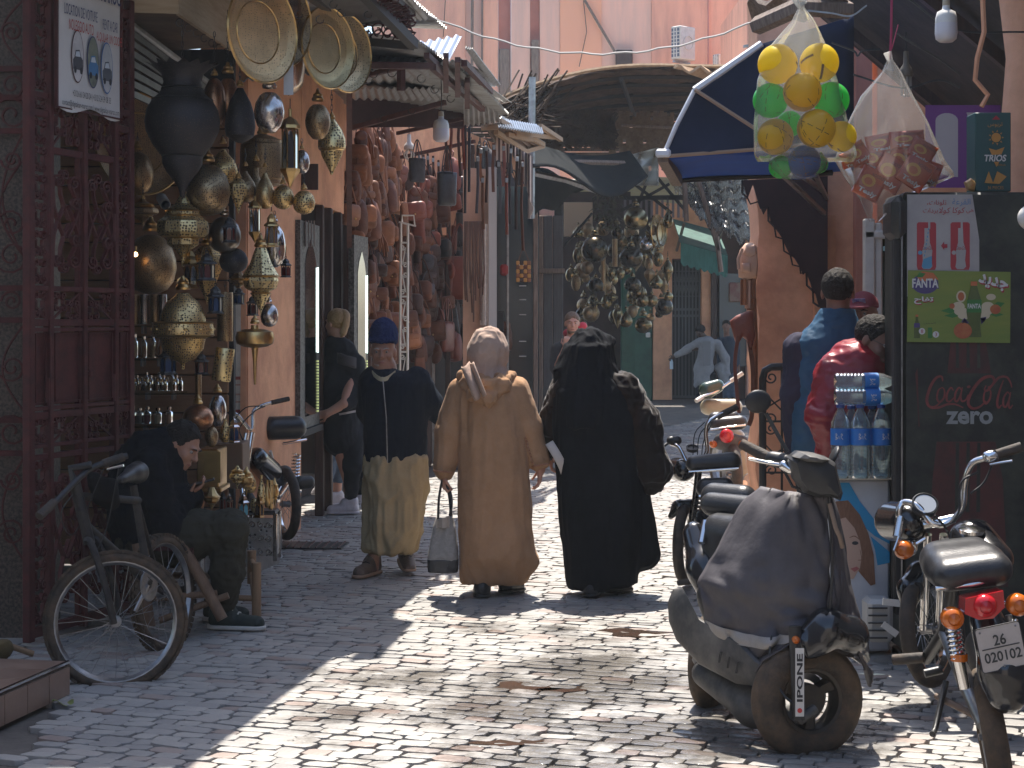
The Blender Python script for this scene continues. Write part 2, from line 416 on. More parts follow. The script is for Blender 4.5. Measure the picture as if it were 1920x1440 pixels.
 # === THE SETTING
M_ORANGE=mat('salmon plaster',(.82,.43,.25),.9,spec=.15,col2=(.52,.25,.155),sc=1.7,bump=.55,bsc=20,amt=(.38,.68))
M_PINK=mat('pink plaster',(.92,.48,.33),.88,spec=.2,col2=(.66,.33,.25),sc=1.2,bump=.25,bsc=9,st=(2.5,2.5,.35),amt=(.42,.72))
M_PINKG=mat('weathered pink plaster',(.86,.52,.40),.9,col2=(.72,.47,.38),sc=1.6,bump=.2,bsc=9,st=(3,3,.3))
M_PINKO=mat('brighter orange plaster',(.92,.46,.28),.88,col2=(.86,.43,.28),sc=1,bump=.15,bsc=9)  # brighter orange for one band of the facade
M_PINKD=mat('darker pink plaster',(.60,.28,.23),.9,col2=(.52,.24,.2),sc=2)  # darker colour for the strips that are set back
M_GRANITE=mat('speckled granite',(.10,.075,.06),.5,col2=(.022,.017,.014),sc=60,amt=(.4,.6),bump=.1)
M_DARK=mat('near-black fill',(.02,.017,.016),.8)  # near-black for dark parts; also stands in for unlit interiors and doorways
M_WOODD=mat('dark stained wood',(.06,.028,.02),.55,col2=(.03,.014,.011),sc=5,st=(8,8,1),bump=.2)
M_WOODP=mat('pale plywood',(.50,.38,.25),.65,col2=(.40,.29,.18),sc=4,st=(1,1,9),bump=.1)
M_WOODG=mat('grey old wood',(.26,.20,.16),.8,col2=(.14,.10,.08),sc=6,st=(9,9,1),bump=.4)
M_IRON=mat('red-brown painted iron',(.10,.028,.027),.55,spec=.2,col2=(.06,.022,.022),sc=12,bump=.15,bsc=80)
M_IRONB=mat('brown red steel bar',(.12,.042,.034),.6,col2=(.07,.027,.022),sc=14)
M_ZINC=mat('corrugated zinc',(.42,.42,.41),.42,.75,col2=(.25,.22,.19),sc=2.2,st=(1,4,1),amt=(.45,.75))
M_ZINCB=mat('clean zinc',(.40,.43,.47),.32,.9,col2=(.28,.3,.33),sc=3)
M_STEEL=mat('grey steel',(.35,.35,.36),.35,.9,col2=(.2,.2,.2),sc=10)
M_CHROME=mat('chrome',(.75,.74,.72),.13,1.)
M_BLACK=mat('black plastic',(.018,.018,.02),.42,col2=(.03,.03,.03),sc=18,bump=.08,bsc=200)
M_RUBBER=mat('dusty rubber',(.028,.025,.023),.75,col2=(.085,.062,.045),sc=14,bump=.3,bsc=70)
M_RUBBERM=mat('muddy rubber',(.035,.028,.022),.85,col2=(.12,.08,.05),sc=12,bump=.4,bsc=60)
M_WIRE=mat('black wire',(.02,.02,.02),.5)
M_WHITEP=mat('white paint',(.72,.70,.66),.45,col2=(.58,.55,.5),sc=7)
M_REED=mat('dry reeds',(.085,.055,.036),.85,spec=.2,col2=(.045,.028,.02),sc=8,var=.3)
M_REEDS=mat('sunlit straw mat',(.42,.29,.17),.8,col2=(.3,.19,.11),sc=20)  # lighter copy of the reeds, the sunlit rim put into its colour
# ---- ground and paving
TH=R(20);RW=V((cos(TH),-sin(TH),0));DW=V((sin(TH),cos(TH),0))
M_GROUND=mat('dusty joint sand',(.13,.115,.10),.95,col2=(.08,.07,.062),sc=5,bump=.4,bsc=40)
def paver_mat(name,c1,c2):
 m=mat(name,c1,.47,spec=.6,col2=c2,sc=2.2,world=True,amt=(.3,.7),bump=0);N=m.node_tree.nodes;L=m.node_tree.links;b=N['Principled BSDF']
 g=N.new('ShaderNodeNewGeometry');base=b.inputs['Base Color'].links[0].from_socket;rr=b.inputs['Roughness'].links[0].from_socket
 oi=N.new('ShaderNodeAttribute');oi.attribute_name='stone'
 oo=N.new('ShaderNodeObjectInfo');ad=N.new('ShaderNodeMath');ad.operation='ADD';L.new(oi.outputs['Fac'],ad.inputs[0]);L.new(oo.outputs['Random'],ad.inputs[1])
 fr=N.new('ShaderNodeMath');fr.operation='FRACT';L.new(ad.outputs[0],fr.inputs[0])
 cr=N.new('ShaderNodeValToRGB');e=cr.color_ramp.elements;e[0].color=(.84,.83,.83,1);e[1].color=(1.12,1.1,1.06,1);e[1].position=.78
 x=e.new(.90);x.color=(1.0,.93,.90,1);x=e.new(.975);x.color=(.88,.72,.66,1);L.new(fr.outputs[0],cr.inputs[0])
 mu=N.new('ShaderNodeMix');mu.data_type='RGBA';mu.blend_type='MULTIPLY';mu.inputs[0].default_value=1;L.new(base,mu.inputs[6]);L.new(cr.outputs[0],mu.inputs[7])
 n=N.new('ShaderNodeTexNoise');n.inputs['Scale'].default_value=1.7;n.inputs['Detail'].default_value=6;n.inputs['Roughness'].default_value=.7;L.new(g.outputs['Position'],n.inputs[0])
 sp=N.new('ShaderNodeVectorMath');sp.operation='DISTANCE';sp.inputs[1].default_value=(.35,7.0,0)
 sc=N.new('ShaderNodeVectorMath');sc.operation='MULTIPLY';sc.inputs[1].default_value=(1.0,.62,1);L.new(g.outputs['Position'],sc.inputs[0]);L.new(sc.outputs[0],sp.inputs[0])
 sp.inputs[1].default_value=(.42,7.2*.62,0)
 f=N.new('ShaderNodeMapRange');f.inputs[1].default_value=1.9;f.inputs[2].default_value=.5;f.inputs[3].default_value=-.13;f.inputs[4].default_value=.13;L.new(sp.outputs['Value'],f.inputs[0])
 a2=N.new('ShaderNodeMath');a2.operation='ADD';L.new(n.outputs[0],a2.inputs[0]);L.new(f.outputs[0],a2.inputs[1])
 wr=N.new('ShaderNodeMapRange');wr.inputs[1].default_value=.51;wr.inputs[2].default_value=.66;L.new(a2.outputs[0],wr.inputs[0])
 wc=N.new('ShaderNodeMix');wc.data_type='RGBA';wc.blend_type='MULTIPLY';L.new(wr.outputs[0],wc.inputs[0]);L.new(mu.outputs[2],wc.inputs[6]);wc.inputs[7].default_value=(.48,.46,.44,1)
 L.new(wc.outputs[2],b.inputs['Base Color'])
 wq=N.new('ShaderNodeMix');wq.data_type='FLOAT';L.new(wr.outputs[0],wq.inputs[0]);L.new(rr,wq.inputs[2]);wq.inputs[3].default_value=.16;L.new(wq.outputs[0],b.inputs['Roughness'])
 n2=N.new('ShaderNodeTexNoise');n2.inputs['Scale'].default_value=55;n2.inputs['Detail'].default_value=4;L.new(g.outputs['Position'],n2.inputs[0])
 bp=N.new('ShaderNodeBump');bp.inputs['Strength'].default_value=.6;bp.inputs['Distance'].default_value=.006;L.new(n2.outputs[0],bp.inputs['Height']);L.new(bp.outputs[0],b.inputs['Normal'])
 return m
M_PAVE=paver_mat('worn paving stone',(.36,.35,.335),(.265,.26,.252))
struct(MB().add([(-8.5,-13,-.05),(16.5,-13,-.05),(16.5,47,-.05),(-8.5,47,-.05)],[(0,1,2,3)]).build('ground',M_GROUND,smooth=0))
street=struct(MB().add([(-4.5,3,-.022),(6.5,3,-.022),(14,40,-.022),(-4.5,40,-.022)],[(0,1,2,3)]).build('street',M_GROUND,smooth=0))
def paver(mb,c,l,w,z,rnd):
 """one stone: a rounded slab with a chamfered, slightly tilted top"""
 hl,hw=l/2,w/2;ch=min(.022,hl*.35);o=[(-hl+ch,-hw),(hl-ch,-hw),(hl,-hw+ch*.7),(hl,hw-ch*.7),(hl-ch,hw),(-hl+ch,hw),(-hl,hw-ch*.7),(-hl,-hw+ch*.7)]
 o=[(x+rnd.uniform(-.004,.004),y+rnd.uniform(-.003,.003)) for x,y in o];tx,ty=rnd.uniform(-.03,.03),rnd.uniform(-.045,.045);sl=rnd.uniform(-.008,.008)
 vs=[]
 for(k,zz) in((1,-.03),(1,z-.006),(.968,z-.001),(.88,z)):
  for x,y in o:vs.append(c+RW*(x*k+sl)+DW*y*k+V((0,0,zz+(tx*x+ty*y if zz>-.02 else 0))))
 fs=[(i,(i+1)%8,8+(i+1)%8,8+i) for i in range(8)]+[(8+i,8+(i+1)%8,16+(i+1)%8,16+i) for i in range(8)]+[(16+i,16+(i+1)%8,24+(i+1)%8,24+i) for i in range(8)]+[tuple(range(24,32))]
 mb.add(vs,fs)
rnd=random.Random(3);stones=[]
row=0;t=4.2
while t<33:
 w=.078+rnd.uniform(-.006,.006);a=-7.0+rnd.uniform(0,.1);gap=.0045
 while a<6:
  l=rnd.choice((.11,.13,.15,.16,.13,.095));c=RW*(a+l/2)+DW*t
  y=c.y
  if 4.9<y<30 and-2.6-.02*y<c.x<min(4.3,1.9+.12*max(0,y-6)+(1.5 if y<13 else 0)):
   px=CX+F*c.x/y
   if-60<px<1980 and not(y<7.4 and px<128 and c.x<-1.85):stones.append((y,c,l-gap,w-gap))
  a+=l
 t+=w
stones.sort(key=lambda q:q[0])
near=[q for q in stones if q[0]>5.85][:300];nid=set(id(q) for q in near);mb=MB();att=[]
for q in stones:
 if id(q) in nid:continue
 k=len(mb.v);paver(mb,q[1],q[2],q[3],rnd.gauss(0,.0018),rnd);att+=[rnd.random()]*(len(mb.v)-k)
o=stuff(mb.build('paving_stones',M_PAVE,street,30));o.data.attributes.new('stone','FLOAT','POINT').data.foreach_set('value',att)
pm=[]
for k in range(26):
 m_=MB();paver(m_,V(street.location),rnd.choice((.11,.13,.15,.16,.13,.095))-.0055,.0725,0,rnd);pm.append((max(v[0]-street.location.x for v in m_.v)*2/cos(TH),m_.build('paving_stone',M_PAVE,street,30)))
for k,q in enumerate(near):
 if k<26:oo=pm[k][1]
 else:oo=min((p for p in rnd.sample(pm,9)),key=lambda p:abs(p[0]-q[2]))[1].copy();COL.objects.link(oo)
 d=oo.data;ob=max(v.co.x for v in d.vertices)
 oo.location=V(q[1])-V(street.location)+V((0,0,rnd.gauss(0,.0018)))
 dx=[v.co.dot(RW) for v in d.vertices];oo.scale=(1,1,1)
 lw=max(dx)-min(dx);oo.matrix_basis=MX.Translation(oo.location)@MX.Rotation(-TH,4,'Z')@MX.Diagonal((q[2]/lw,q[3]/.0725,1,1))@MX.Rotation(TH,4,'Z')
M_PUD=mat('muddy water',(.045,.034,.026),.05,col2=(.07,.04,.03),sc=9,spec=.6)
def puddle(px,py,rx,ry,seed):
 c=G(px,py);r=random.Random(seed);sx=rx/F*c.y;sy=ry/(F*EYE)*c.y**2
 ring=[(c+V((cos(a)*sx*(1+.3*sin(3*a+seed)+r.uniform(-.15,.15)),sin(a)*sy*(1+.25*cos(2*a+seed)+r.uniform(-.15,.15)),.0008))) for a in[2*pi*i/26 for i in range(26)]]
 struct(MB().add(ring,[tuple(range(26))]).build('puddle',M_PUD,smooth=0))
for q in((1188,1187,62,9,1),(985,1287,70,8,2),(1060,1292,45,5,4),(960,1392,70,6,11)):puddle(*q)
gr=T('drain_cover','dark rectangular drain cover let into the paving behind the pedestal','drain cover',G(575,1025));a,b,c,d=G(525,1018),G(655,1019),G(640,1031),G(515,1030)
MB().prism([(a.x,a.y),(d.x,d.y),(c.x,c.y),(b.x,b.y)],.0,.012).build('frame',M_BLACK,gr)
for i in range(9):
 p,q=a.lerp(b,(i+.5)/9),d.lerp(c,(i+.5)/9);MB().tube([p+V((0,0,.014)),q+V((0,0,.014))],.006,4).build('slat',M_IRONB,gr)
 # ---- sky: left to the world; far buildings close the street
fac=T('facade_building','tall pink plaster facade closing the far end above the reed canopy','building',(1.5,42,0))
YF=42.0
def fx(px):return(px-CX)/F*YF
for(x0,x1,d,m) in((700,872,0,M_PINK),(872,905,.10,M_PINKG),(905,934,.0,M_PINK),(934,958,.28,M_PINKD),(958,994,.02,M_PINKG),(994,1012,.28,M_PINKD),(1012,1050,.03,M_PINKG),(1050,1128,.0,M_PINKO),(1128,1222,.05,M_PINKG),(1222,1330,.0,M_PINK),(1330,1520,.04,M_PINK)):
 MB().box(((fx(x0)+fx(x1))/2,YF+d+.3,5.3),(fx(x1)-fx(x0)-.004,.6,10.6)).build('wall',m,fac)
for(x0,x1,y0,y1) in((936,956,92,200),(996,1011,215-140,170)):
 q=MB();q.bbox(((fx(x0)+fx(x1))/2,YF-.02,EYE+(HY-(y0+y1)/2)/F*YF),(fx(x1)-fx(x0),.09,(y1-y0)/F*YF),.02,rz=0);q.build('plank',M_WOODG,fac)
for(x0,x1) in((884,1.2),(903,.8)):
 MB().tube([(fx(x0),YF-.03,5),(fx(x0)+.02,YF-.03,9.5)],.03*x1,5).build('pipe',M_WOODG,fac)
MB().tube([P(1094,0,YF-.1),P(1100,60,YF-.1),P(1086,125,YF-.1)],.012,4).build('cable',M_WIRE,fac)
MB().tube([P(1096,0,YF-.12),P(1165,118,YF-.12)],.035,5).build('pole',M_WOODG,fac)
MB().tube([P(835,0,YF-.1),P(831,70,YF-.1)],.012,4).build('cable',M_WIRE,fac)
MB().tube([P(1328,0,YF-.1),P(1328,190,YF-.1)],.02,5).build('cable',M_PINKD,fac)
MB().tube([P(1388,0,YF-.1),P(1382,120,YF-.1)],.02,5).build('cable',M_WOODG,fac)
MB().bbox(P(1170,112,YF-.1),(.4,.2,.45),.02).build('meter_box',M_WOODD,fac)
rb=T('rooftop_building','pink upper storey with a white cornice behind the blue awning','building',(5.6,34,0))
MB().box((5.9,38.2,4.2),(2.2,4.6,8.4)).build('wall',M_PINK,rb);MB().bbox((5.5,35.7,8.3),(1.9,.3,.18),.03).build('cornice',M_WHITEP,rb)
def air_con(px,py,w,h,Y,label,rz=44):
 c=P(px,py,Y);t=T('air_conditioner',label,'air conditioner',c,rz,'air conditioners on the pink facade');s=Y/F;W_,H_=w*s,h*s
 B=lambda:MB()
 def bb(mb,name,m):return mb_local(mb,name,m,t)
 q=MB();q.bbox((0,0,0),(W_*1.15,W_*.62,H_),.02);bb(q,'casing',M_WHITEP)
 q=MB();q.box((-W_*.585,0,0),(.012,W_*.5,H_*.86));bb(q,'grille',mat('blue-grey coil',(.12,.15,.2),.5,.4))
 q=MB()
 for i in range(1,8):q.box((-W_*.597,0,H_*(-.43+.86*i/8)),(.012,W_*.5,.02))
 for i in range(1,3):q.box((-W_*.6,W_*(-.25+.5*i/3),0),(.014,.03,H_*.86))
 stuff(bb(q,'grille_bars',M_WHITEP))
 q=MB();q.lathe([(W_*.36,0),(W_*.36,.02),(W_*.33,.02),(W_*.33,0)],18,TR((0,-W_*.315,0),90));bb(q,'fan_ring',M_WHITEP)
 q=MB();q.box((0,.05,-H_*.56),(W_*1.2,.06,.05));q.box((-W_*.5,.2,-H_*.7),(.05,W_*.9,.05));bb(q,'bracket',M_STEEL)
def mb_local(mb,name,m,t,**k):
 """geometry written in the thing's own frame"""
 M=wm(t);mb.v=[tuple(M@V(v)) for v in mb.v];return mb.build(name,m,t,**k)
air_con(1281,82,38,62,41.2,'white air conditioner on a bracket high on the pink facade')
air_con(1352,115,26,24,41.2,'white air conditioner half hidden by the edge of the blue awning')
air_con(1424,50,20,50,33.2,'white air conditioner by the corner of the upper storey, beside the bag of balls')
# ---- far street end: orange house with an iron gate, green door, dark shops
fh=T('far_house','orange far house with a latticed iron gate and a green door','building',(3,36,0));YH=36.0
hx=lambda px:(px-CX)/F*YH
hz=lambda py:EYE-(py-HY)/F*YH
MB().box(((hx(1225)+hx(1260))/2,YH+.2,2.2),(hx(1260)-hx(1225),.4,4.4)).build('wall',M_ORANGE,fh)
MB().box(((hx(1316)+hx(1334))/2,YH+.2,2.2),(hx(1334)-hx(1316),.4,4.4)).build('wall',M_ORANGE,fh)
MB().box(((hx(1260)+hx(1316))/2,YH+.2,(hz(484)+4.4)/2),(hx(1316)-hx(1260)-.006,.39,4.4-hz(484))).build('lintel',M_ORANGE,fh)
MB().box(((hx(1040)+hx(1225))/2,YH+.35,2.2),(hx(1225)-hx(1040)-.01,.3,4.4)).build('wall',M_DARK,fh)  # near-black wall painted in for the dark inside of the shop
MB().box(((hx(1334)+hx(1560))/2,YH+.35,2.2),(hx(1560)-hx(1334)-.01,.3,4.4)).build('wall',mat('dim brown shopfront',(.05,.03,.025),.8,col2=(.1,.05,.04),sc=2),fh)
gm=mat('dull grey iron',(.09,.095,.10),.55)
gt=MB().box(((hx(1260)+hx(1316))/2,YH+.3,hz(750)/2+hz(484)/2),(hx(1316)-hx(1260)-.02,.03,hz(484)-hz(748))).build('gate_panel',mat('dark gate sheet',(.03,.032,.035),.6),fh)
for i in range(9):
 x=hx(1262)+(hx(1314)-hx(1262))*i/8;q=MB();q.box((x,YH+.24,(hz(490)+hz(745))/2),(.03,.03,hz(490)-hz(745)));q.build('bar',gm,gt)
for i in range(8):
 for py in(522,541):
  x=hx(1262)+(hx(1314)-hx(1262))*(i+.5)/8;q=MB();q.tube([(x+.06*cos(a),YH+.22,hz(py)+.16*sin(a)) for a in[2*pi*k/10 for k in range(10)]],.012,4,closed=True);q.build('scroll',gm,gt)
for py in(580,592,745):q=MB();q.box((hx(1288),YH+.22,hz(py)),(hx(1314)-hx(1262),.03,.05));q.build('rail',gm,gt)
MB().bbox(((hx(1188)+hx(1224))/2,YH+.1,hz(660)),(hx(1224)-hx(1188),.1,hz(560)-hz(760)),.02).build('green_door',mat('green paint',(.02,.10,.06),.55,col2=(.015,.07,.045),sc=5),fh)
MB().bbox((hx(1215),YH,hz(628)),(.09,.06,.1),.01).build('switch_box',M_WHITEP,fh)
MB().box((hx(1400),YH+.1,hz(600)),(1.1,.1,1.9)).build('shop_window',mat('dim shop glass',(.09,.11,.13),.2),fh)
MB().bbox((hx(1408),YH+.02,hz(548)),(.9,.1,.4),.02).build('shop_sign',mat('faded red sign',(.2,.06,.05),.6,col2=(.3,.2,.15),sc=5),fh)
MB().bbox((hx(1338),YH,hz(600)),(.12,.2,3.2),.02).build('post',M_WOODD,fh)
aw=T('green_awning','faded green awning with a scalloped valance over the far iron gate','awning',(hx(1298),34.5,hz(470)))
q=MB();q.grid(lambda u,v:V((hx(1262)+(hx(1346)-hx(1262))*u,36-1.6*v,hz(412)-.55*v-.25*u)),14,6,thick=.02);q.build('canopy',mat('faded green canvas',(.03,.13,.105),.7,col2=(.02,.08,.07),sc=4),aw)
q=MB();q.grid(lambda u,v:V((hx(1262)+(hx(1346)-hx(1262))*u,34.38,hz(412)-.55-.25*u-(.38+.06*abs(sin(u*22)))*v)),40,2,thick=.015);q.build('valance',mat('faded green valance',(.05,.20,.17),.7,col2=(.03,.12,.1),sc=3,st=(6,1,1)),aw)
for x in(1268,1340):MB().tube([(hx(x),35.9,hz(470)),(hx(x),34.4,hz(428))],.03,5).build('strut',M_WOODG,aw)
MB().bbox((2.6,38.8,4.46),(7.6,5.6,.12),.02).build('roof',mat('pale bounce terrace',(.80,.72,.62),.9,col2=(.72,.63,.53),sc=2),fh)  # unseen pale roof added to bounce sun up onto the pink facade
# ---- the street behind us: house fronts that close it off
M_LIME=mat('greyed lime plaster',(.40,.36,.33),.9,col2=(.32,.28,.26),sc=2)
for nm,lab,bx in(('house_front','grey plastered house front lining the street behind the viewpoint on the gate side',((-4.2,-2.6,2.4),(1.6,20,5))),('house_front','grey plastered house front lining the street behind the viewpoint on the fridge side',((4.6,-2.6,2.4),(1.6,20,5))),('house_front','grey plastered house front closing the street behind the viewpoint',((.2,-12,2.4),(7,.8,5)))):
 t=T(nm,lab,'building',(bx[0][0],bx[0][1],0));MB().box(*bx).build('wall',M_LIME,t);MB().bbox((bx[0][0],bx[0][1],4.94),(bx[1][0]+.1,bx[1][1]+.1,.12),.02).build('cornice',M_LIME,t)
 # ---- left side of the street
LW=[(-2.62,8.9),(-2.95,9.55)]
gw=T('granite_wall','dark speckled granite house front behind the iron gate at the left edge','building',(-2.9,8.9,0))
MB().box((-3.35,9.05,2.2),(1.8,.3,4.4)).build('wall',M_GRANITE,gw)
MB().box((-2.52,9.36,2.2),(.16,.3,4.4)).build('pier',M_GRANITE,gw)
wg=T('window_grille','rusty scrolled window grille on the granite wall beside the gate','grille',(-2.62,8.85,.1))
for py in(128,182,245,540,600,788,850):MB().box(((-40-CX+46-CX)/2/F*8.82,8.84,EYE-(py-HY)/F*8.82),(86/F*8.82,.02,.028)).build('rail',M_IRON,wg)
def scroll2d(r,turns=1.6,n=18):return spiral(r,r*.18,180,turns,n)
for k,py in enumerate((60,160,215,300,420,480,565,690,810,900,1000)):
 sgn=1 if k%2 else-1;c=P(22,py,8.83);q=MB();q.tube([c+V((x,0,sgn*y)) for x,y in scroll2d(.055+.02*(k%3))],.007,4);q.build('scroll',M_IRON,wg)
for(y0,y1,b) in((0,120,1),(250,480,1),(480,300,-1),(610,770,1),(860,1050,1)):
 q=MB();q.tube([P(44-(44*sin(pi*i/12)*.9 if b>0 else 44*sin(pi*i/12)),y0+(y1-y0)*i/12,8.84) for i in range(13)],.006,4);q.build('scroll_bar',M_IRON,wg)
shop=T('lamp_shop','lamp shop with slatted wooden back wall and salmon plaster front','building',(-2.2,11,0))
M_SLAT=mat('varnished slat wall',(.30,.165,.085),.5,col2=(.24,.12,.06),sc=4,st=(1,1,8),bump=.08)
for i in range(24):
 MB().bbox((-2.62,11.62,.06+i*.125),(1.5,.03,.118),.008).build('slat',M_SLAT,shop)
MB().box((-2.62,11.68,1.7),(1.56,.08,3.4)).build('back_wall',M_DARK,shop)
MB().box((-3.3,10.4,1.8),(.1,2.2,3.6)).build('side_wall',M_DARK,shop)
MB().prism([(-3.3,9.3),(-1.9,9.3),(-1.62,12.0),(-3.3,12.0)],3.62,3.7).build('ceiling',mat('dim ceiling board',(.12,.07,.045),.8),shop)
def wall_seg(name,a,b,z0,z1,m,parent,th=.14):
 a,b=V((*a,0)),V((*b,0));d=(b-a).normalized();n=V((-d.y,d.x,0))
 MB().prism([(a.x,a.y),(b.x,b.y),(b.x+n.x*th,b.y+n.y*th),(a.x+n.x*th,a.y+n.y*th)],z0,z1).build(name,m,parent)
wall_seg('pilaster',(-1.80,12.0),(-1.63,13.6),0,3.7,M_ORANGE,shop)
wall_seg('front_wall',(-1.628,13.61),(-1.50,15.7),2.56,3.9,M_ORANGE,shop)
wall_seg('side_pilaster',(-2.12,11.98),(-1.81,11.98),0,3.6,M_ORANGE,shop,-.0+.1)
for z in(.9,):pass
MB().box((-2.1,15.2,1.5),(.08,3.4,3)).build('doorway_backing',M_DARK,shop)  # near-black sheet in place of the shade inside the doorway
for px,Y in((560,13.65),(606,14.5),(622,14.9),(640,15.5)):
 x=(px-CX)/F*Y;MB().bbox((x-.03,Y,1.28),(.07,.09,2.56),.008).build('door_post',M_WOODD,shop)
for k in range(3):MB().bbox((-1.75,14.62+.02*k,.3+.8*k+.4),(.26,.03,.74),.012).build('door_panel',mat('blue-black door',(.012,.02,.026),.45),shop)
q=MB();q.box((-1.60,13.62,2.72),(.2,.02,.2));q.build('vent_frame',M_WOODD,shop)
for i in range(7):MB().box((-1.66+i*.022,13.6,2.28),(.009,.02,.2)).build('vent_bar',mat('pale bar',(.25,.2,.18),.6),shop)
fb=T('fascia_box','pale plywood sign box jutting above the hanging lamps','fascia',(-2.1,10,3.28))
a,b,c=P(236,21,9.55),P(335,26,9.6),P(437,92,10.9)
zb=3.28
MB().prism([(a.x,a.y),(b.x,b.y),(b.x-.0,b.y+.02),(a.x,a.y+.02)],zb,3.9).build('front_panel',M_WOODP,fb)
MB().prism([(b.x+.003,b.y),(c.x,c.y),(c.x-.025,c.y+.01),(b.x-.02,b.y+.03)],zb-.002,3.9).build('side_panel',M_WOODP,fb)
MB().prism([(a.x,a.y+.02),(b.x-.02,b.y+.03),(c.x-.03,c.y),(-2.6,11.2)],zb+.02,zb+.035).build('bottom_board',mat('brown ply',(.16,.10,.06),.7,col2=(.1,.06,.04),sc=4),fb)
for i in range(7):
 p=b.lerp(c,(i+.5)/7);q=MB();q.tube([p+V((-.02+.018*cos(t),0,-.012+.022*sin(t)-.02)) for t in[R(60+30*k) for k in range(10)]],.0028,4);q.build('hook',M_WIRE,fb)
rs=T('roller_shutter','half rolled dark metal shutter above the lamp shop opening','shutter',(-2.3,10.2,3.0))
for i in range(7):
 p0,p1=P(244,60+i*19,9.75+i*.02),P(392,170+i*12,11.4);MB().tube([p0,p1],.026,4,flat=.4).build('slat',mat('dark grey shutter',(.07,.065,.06),.4,.5,col2=(.04,.035,.03),sc=8),rs)
MB().tube([P(244,44,9.75),P(395,158,11.4)],.02,6).build('guide_rail',M_STEEL,rs)
# === ROOFS, CANOPIES, RIGHT-HAND HOUSE
def corrugated(name,quad,m,parent,pitch=.076,amp=.012,along=0,th=.0025,bend=None,nv=5):
 """corrugated sheet over 4 corners a,b,c,d (a->b is across the waves when along=0)"""
 a,b,c,d=[V(p) for p in quad];n=(b-a).cross(d-a).normalized();w=((b-a).length+(c-d).length)/2;k=max(8,int(w/pitch*6))
 def fn(u,v):
  p=a.lerp(b,u).lerp(d.lerp(c,u),v);h=amp*sin(u*w/pitch*2*pi)
  if bend:h+=bend(u,v)
  return p+n*h
 q=MB();q.grid(fn,k,nv,thick=th);return q.build(name,m,parent,60)
lr=T('shop_roof','corrugated zinc roof on red-brown steel brackets over the leather shop','roof',(-1.0,14,3.4))
corrugated('roof_sheet',(P(450,138,12.4),P(866,66,13.5),P(842,112,12.7),P(452,152,11.9)),M_ZINCB,lr,nv=4)
corrugated('roof_sheet',((-1.75,11.7,3.62),(-1.75,14.2,3.62),(-.22,13.9,3.46),(-.64,11.9,3.50)),M_ZINC,lr)
corrugated('roof_sheet',((-1.62,14.0,3.60),(-1.5,16.4,3.58),(-.03,15.6,3.44),(-.24,13.8,3.45)),M_ZINC,lr)
corrugated('roof_sheet',(P(655,135,12.6),P(868,112,12.6),P(930,150,14.4),P(655,160,14.0)),M_ZINC,lr,nv=4)
corrugated('roof_sheet',(P(872,88,12.4),P(885,92,12.2),P(938,160,14.6),P(918,162,14.9)),M_ZINC,lr,nv=4)
corrugated('roof_sheet',(P(655,165,13.6),P(925,165,14.6),P(960,190,15.4),P(655,185,14.4)),M_ZINC,lr,nv=3)
for(a,b,w) in((P(655,122,12.2),P(812,124,12.2),.05),(P(800,104,12.2),P(832,134,12.9),.045),(P(812,126,12.2),P(905,205,15.2),.05),(P(640,152,12.9),P(768,122,12.4),.04),(P(870,118,12.5),P(920,172,14.5),.05),
(P(660,240,14.6),P(835,192,14.2),.045),(P(745,250,16.2),P(870,222,15.6),.035),(P(752,295,17),P(890,265,16.5),.035),(P(752,128,12.5),P(752,170,12.5),.05),(P(836,104,12.3),P(836,170,12.9),.045),(P(858,112,12.4),P(858,178,13.4),.045),(P(876,150,13.2),P(876,200,14),.045),(P(655,168,13.2),P(655,520,13.2+2.5),.05)):
 MB().tube([a,b],w*.62,4).build('bracket',M_IRONB,lr)
MB().grid(lambda u,v:P(658,168,15.2).lerp(P(868,196,15.8),u).lerp(P(658,238,15.2).lerp(P(868,240,15.8),u),v)+V((0,.03*sin(u*9),0)),16,4,thick=.02).build('fascia_cloth',mat('dark maroon fascia',(.05,.02,.022),.8,col2=(.03,.015,.016),sc=4),lr)
for(px,py,Y) in((700,130,12.2),(735,128,12.3),(790,140,13),(815,160,13.3),(845,178,14),(772,200,14.2),(720,215,14.4),(690,140,12.3)):
 p=P(px,py,Y);MB().tube([p+V((.03*cos(R(a)),0,.03*sin(R(a))-.03)) for a in range(90,380,30)],.004,4).build('hook',M_WIRE,lr)
r2=T('tin_canopy','small tin and lath canopy with bright edge above the striped scarf','canopy',P(960,260,17.5))
corrugated('roof_sheet',(P(868,178,14.4),P(928,182,15.0),P(936,228,15.8),P(870,236,15.6)),M_ZINC,r2,nv=3)
corrugated('roof_sheet',(P(935,224,16.2),P(940,218,16.6),P(1022,268,18.6),P(1010,272,18.2)),M_ZINCB,r2,nv=3,pitch=.1)
corrugated('roof_sheet',(P(930,222,16.4),P(1015,236,17.8),P(1020,252,17.2),P(935,238,15.8)),M_ZINCB,r2,nv=3)
corrugated('roof_sheet',(P(905,232,15.8),P(938,228,16.0),P(1016,272,18.4),P(940,292,17.6)),M_WOODG,r2,nv=3)
for(a,b) in((P(936,226,16.0),P(1019,272,18.4)),(P(930,248,16.2),P(985,284,17.8)),(P(902,240,16),P(935,238,16)),(P(985,284,17.8),P(1018,274,18.4)),(P(950,252,16.6),P(996,262,17.4)),(P(1012,236,17.6),P(1052,262,18.8)),(P(965,250,16.8),P(1040,258,18.6))):
 MB().tube([a,b],.03,4).build('lath',mat('bare lath',(.34,.24,.15),.7),r2)
MB().tube([P(998,145,19),P(996,410,19)],.04,8).build('pole',M_STEEL,r2)
pg=T('steel_pergola','dark steel canopy frame with scrolled grille panel above the brass trays','canopy',P(700,40,10.5))
